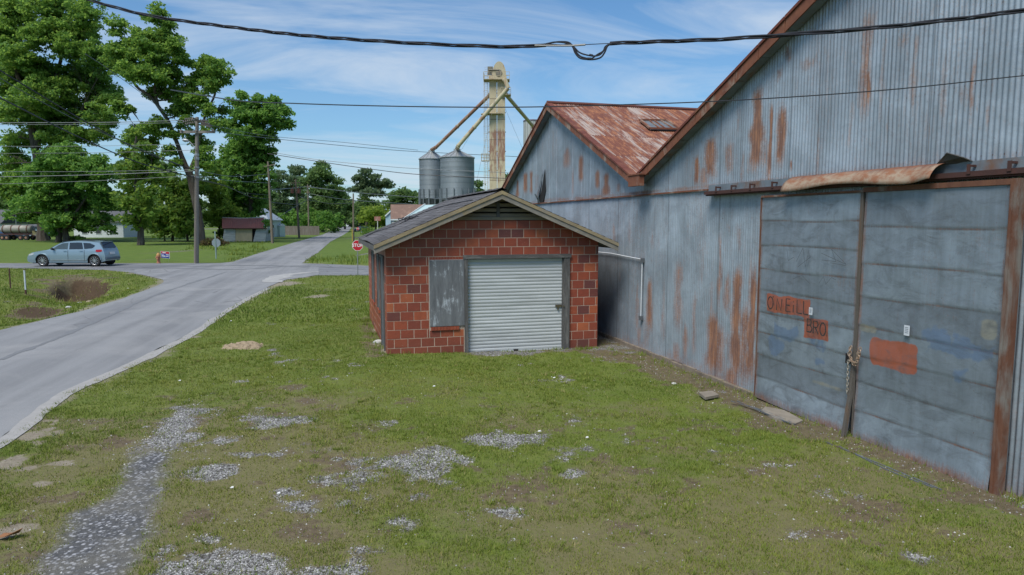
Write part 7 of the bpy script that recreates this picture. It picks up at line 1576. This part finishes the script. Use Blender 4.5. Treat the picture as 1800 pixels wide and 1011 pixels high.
        for sgn in (-1, 1): f = MB(); f.hexa([F((.22)*k_, sgn*(hw(.2, .45)-.02), .44), F(.34*k_, sgn*(hw(.2, .45)+.012), .44), F(.34*k_, sgn*(hw(.2, .45)-.05), .44), F(.22*k_, sgn*(hw(.2, .45)-.06), .44), F(.22*k_, sgn*(hw(.2, .45)-.02), .5), F(.34*k_, sgn*(hw(.2, .45)+.012), .5), F(.34*k_, sgn*(hw(.2, .45)-.05), .5), F(.22*k_, sgn*(hw(.2, .45)-.06), .5)]); f.build('fog_lamp', m_rim, e)
    for c0 in (fa, ra):
        for sgn in (-1, 1):
            y0 = sgn*(W_/2-.23); y1 = sgn*(W_/2-.015); f = MB()
            prof = [(wr-.12, 0), (wr-.03, 0.0), (wr, .22), (wr, .78), (wr-.03, 1), (wr-.12, 1.0)]; n = 28
            V_ = [F(c0+r*math.cos(2*math.pi*j/n), y0+(y1-y0)*t, wr+r*math.sin(2*math.pi*j/n)) for r, t in prof for j in range(n)]
            f.add(V_, [(i*n+j, i*n+(j+1) % n, (i+1)*n+(j+1) % n, (i+1)*n+j) for i in range(len(prof)-1) for j in range(n)]); wh_ = f.build('tyre', m_tyre, e, True)
            f = MB(); rr = wr-.115
            V_ = [F(c0+r*math.cos(2*math.pi*j/n), y1-sgn*o, wr+r*math.sin(2*math.pi*j/n)) for r, o in ((rr, .0), (rr-.02, .01), (rr-.025, .06)) for j in range(n)]; f.add(V_, [(i*n+j, i*n+(j+1) % n, (i+1)*n+(j+1) % n, (i+1)*n+j) for i in range(2) for j in range(n)])
            for a in range(10):
                aa = a*2*math.pi/10; f.bar(F(c0+.03*math.cos(aa), y1-sgn*.015, wr+.03*math.sin(aa)), F(c0+(rr-.01)*math.cos(aa), y1-sgn*.02, wr+(rr-.01)*math.sin(aa)), .035, .03)
            f.tube([F(c0, y1-sgn*.05, wr), F(c0, y1-sgn*.0, wr)], .06, 10); f.build('rim', m_rim, wh_)
            f = MB(); f.tube([F(c0, y1-sgn*.07, wr), F(c0, y1-sgn*.08, wr)], rr-.02, 20); f.build('brake_shadow', m_black, wh_)
    return e
m_bluecar = paintmat('steel_blue_paint', (.235, .32, .375))
cg = AT(117.5, 388.5, 45.2); wagon(cg[0]+.0, 45.75, 0, 5.15, 3.42, 1.84, 1.72, m_bluecar, 'pale steel blue station wagon driving left along the cross road', wr=.375)
p = G(529, 404); wagon(p[0], p[1]+1.5, math.radians(100), 4.4, 2.6, 1.75, 1.5, paintmat('dark_green_paint', (.05, .10, .10)), 'dark green car parked in front of the board fence', name='parked_car', detail=True, wr=.32)
p = AT(8, 388, 118); wagon(p[0], p[1], 0, 4.7, 2.8, 1.8, 1.65, paintmat('dark_blue_paint', (.02, .06, .16)), 'dark blue car half hidden behind the tank trailer', name='parked_car', detail=False, wr=.34)
p = AT(633, 388, 190); wagon(p[0], p[1], .5, 4.5, 2.7, 1.8, 1.5, paintmat('navy_paint', (.02, .03, .09)), 'tiny dark blue car parked right of the far road', name='parked_car', detail=False, wr=.33)
# tank trailer
TDp = 108.; a = AT(3, 388, TDp); b_ = AT(58, 388, TDp); m_tank = pm('dull_tank', (.30, .285, .25), (.22, .20, .17), 1.5, .6, .2, c3=(.38, .37, .34)); m_rs = pm('rusty_strap', (.13, .07, .05), None, 5, .8)
tt = empty('tank_trailer', ((a[0]+b_[0])/2, TDp, 0), 'long grey brown cylindrical tank trailer with rusty straps on the lawn', 'tank trailer'); L_ = b_[0]-a[0]; tz = AT(0, 403, TDp)[2]; tr_ = .66
f = MB(); P_ = [(a[0]+L_*t, TDp, tz) for t in (0, .015, .05, .5, .95, .985, 1)]; f.tube(P_, [tr_*.4, tr_*.8, tr_, tr_, tr_, tr_*.8, tr_*.4], 28); f.build('tank', m_tank, tt, True)
for t in (.09, .36, .62, .86): f = MB(); f.tube([(a[0]+L_*t-.09, TDp, tz), (a[0]+L_*t+.09, TDp, tz)], tr_+.03, 28); f.build('strap', m_rs, tt)
f = MB(); f.box(((a[0]+b_[0])/2+.6, TDp, tz-tr_-.12), (L_+2.4, 1.2, .2)); f.build('chassis', m_dtrim, tt)
for x in (a[0]+.5, a[0]+1.2, a[0]+L_*.68, a[0]+L_*.86):
    for yy in (-.75, .75):
        f = MB(); f.tube([(x, TDp+yy-.12, .40), (x, TDp+yy+.12, .40)], .40, 18); w__ = f.build('wheel', m_tyre, tt); f = MB(); f.tube([(x, TDp+yy*1.0-.125, .40), (x, TDp+yy-.15, .40)], .18, 12); f.build('hub', pm('red_hub', (.3, .07, .04), (.35, .3, .2), 3, .7), w__)
ft = empty('flatbed_trailer', (AT(76, 388, 106)[0], 106, 0), 'small low flatbed trailer with a white wheel hub right of the tank', 'trailer'); x0 = AT(62, 388, 106)[0]; x1 = AT(85, 388, 106)[0]
f = MB(); f.box(((x0+x1)/2, 106, .72), (x1-x0, 1.7, .12)); f.box((x1+.6, 106, .66), (1.4, .1, .08)); f.build('deck', m_dtrim, ft)
f = MB(); f.box(((x0+x1)/2+.3, 105.95, .80), ((x1-x0)*.8, 1.5, .04)); f.build('pale_boards', pm('pale_load', (.45, .44, .42), None, 3, .8), ft)
for yy in (-.8, .8):
    x = AT(77, 388, 106)[0]; f = MB(); f.tube([(x, 106+yy-.1, .34), (x, 106+yy+.1, .34)], .34, 18); w__ = f.build('wheel', m_tyre, ft); f = MB(); f.tube([(x, 106+yy-.101, .34), (x, 106+yy-.13, .34)], .2, 12); f.build('hub', m_signw, w__)
f = MB(); p = AT(65, 404, 106); f.box((p[0], 106, 1.05), (.9, .8, .4)); f.box((p[0]-.4, 106, 1.35), (.4, .5, .3)); tag(f.build('pump_engine', pm('yellow_machine', (.40, .33, .12), (.2, .17, .12), 3, .7, c3=(.45, .44, .4)), origin=(p[0], 106, .8)), 'dull yellow pump engine on the left end of the flatbed trailer', 'machine')
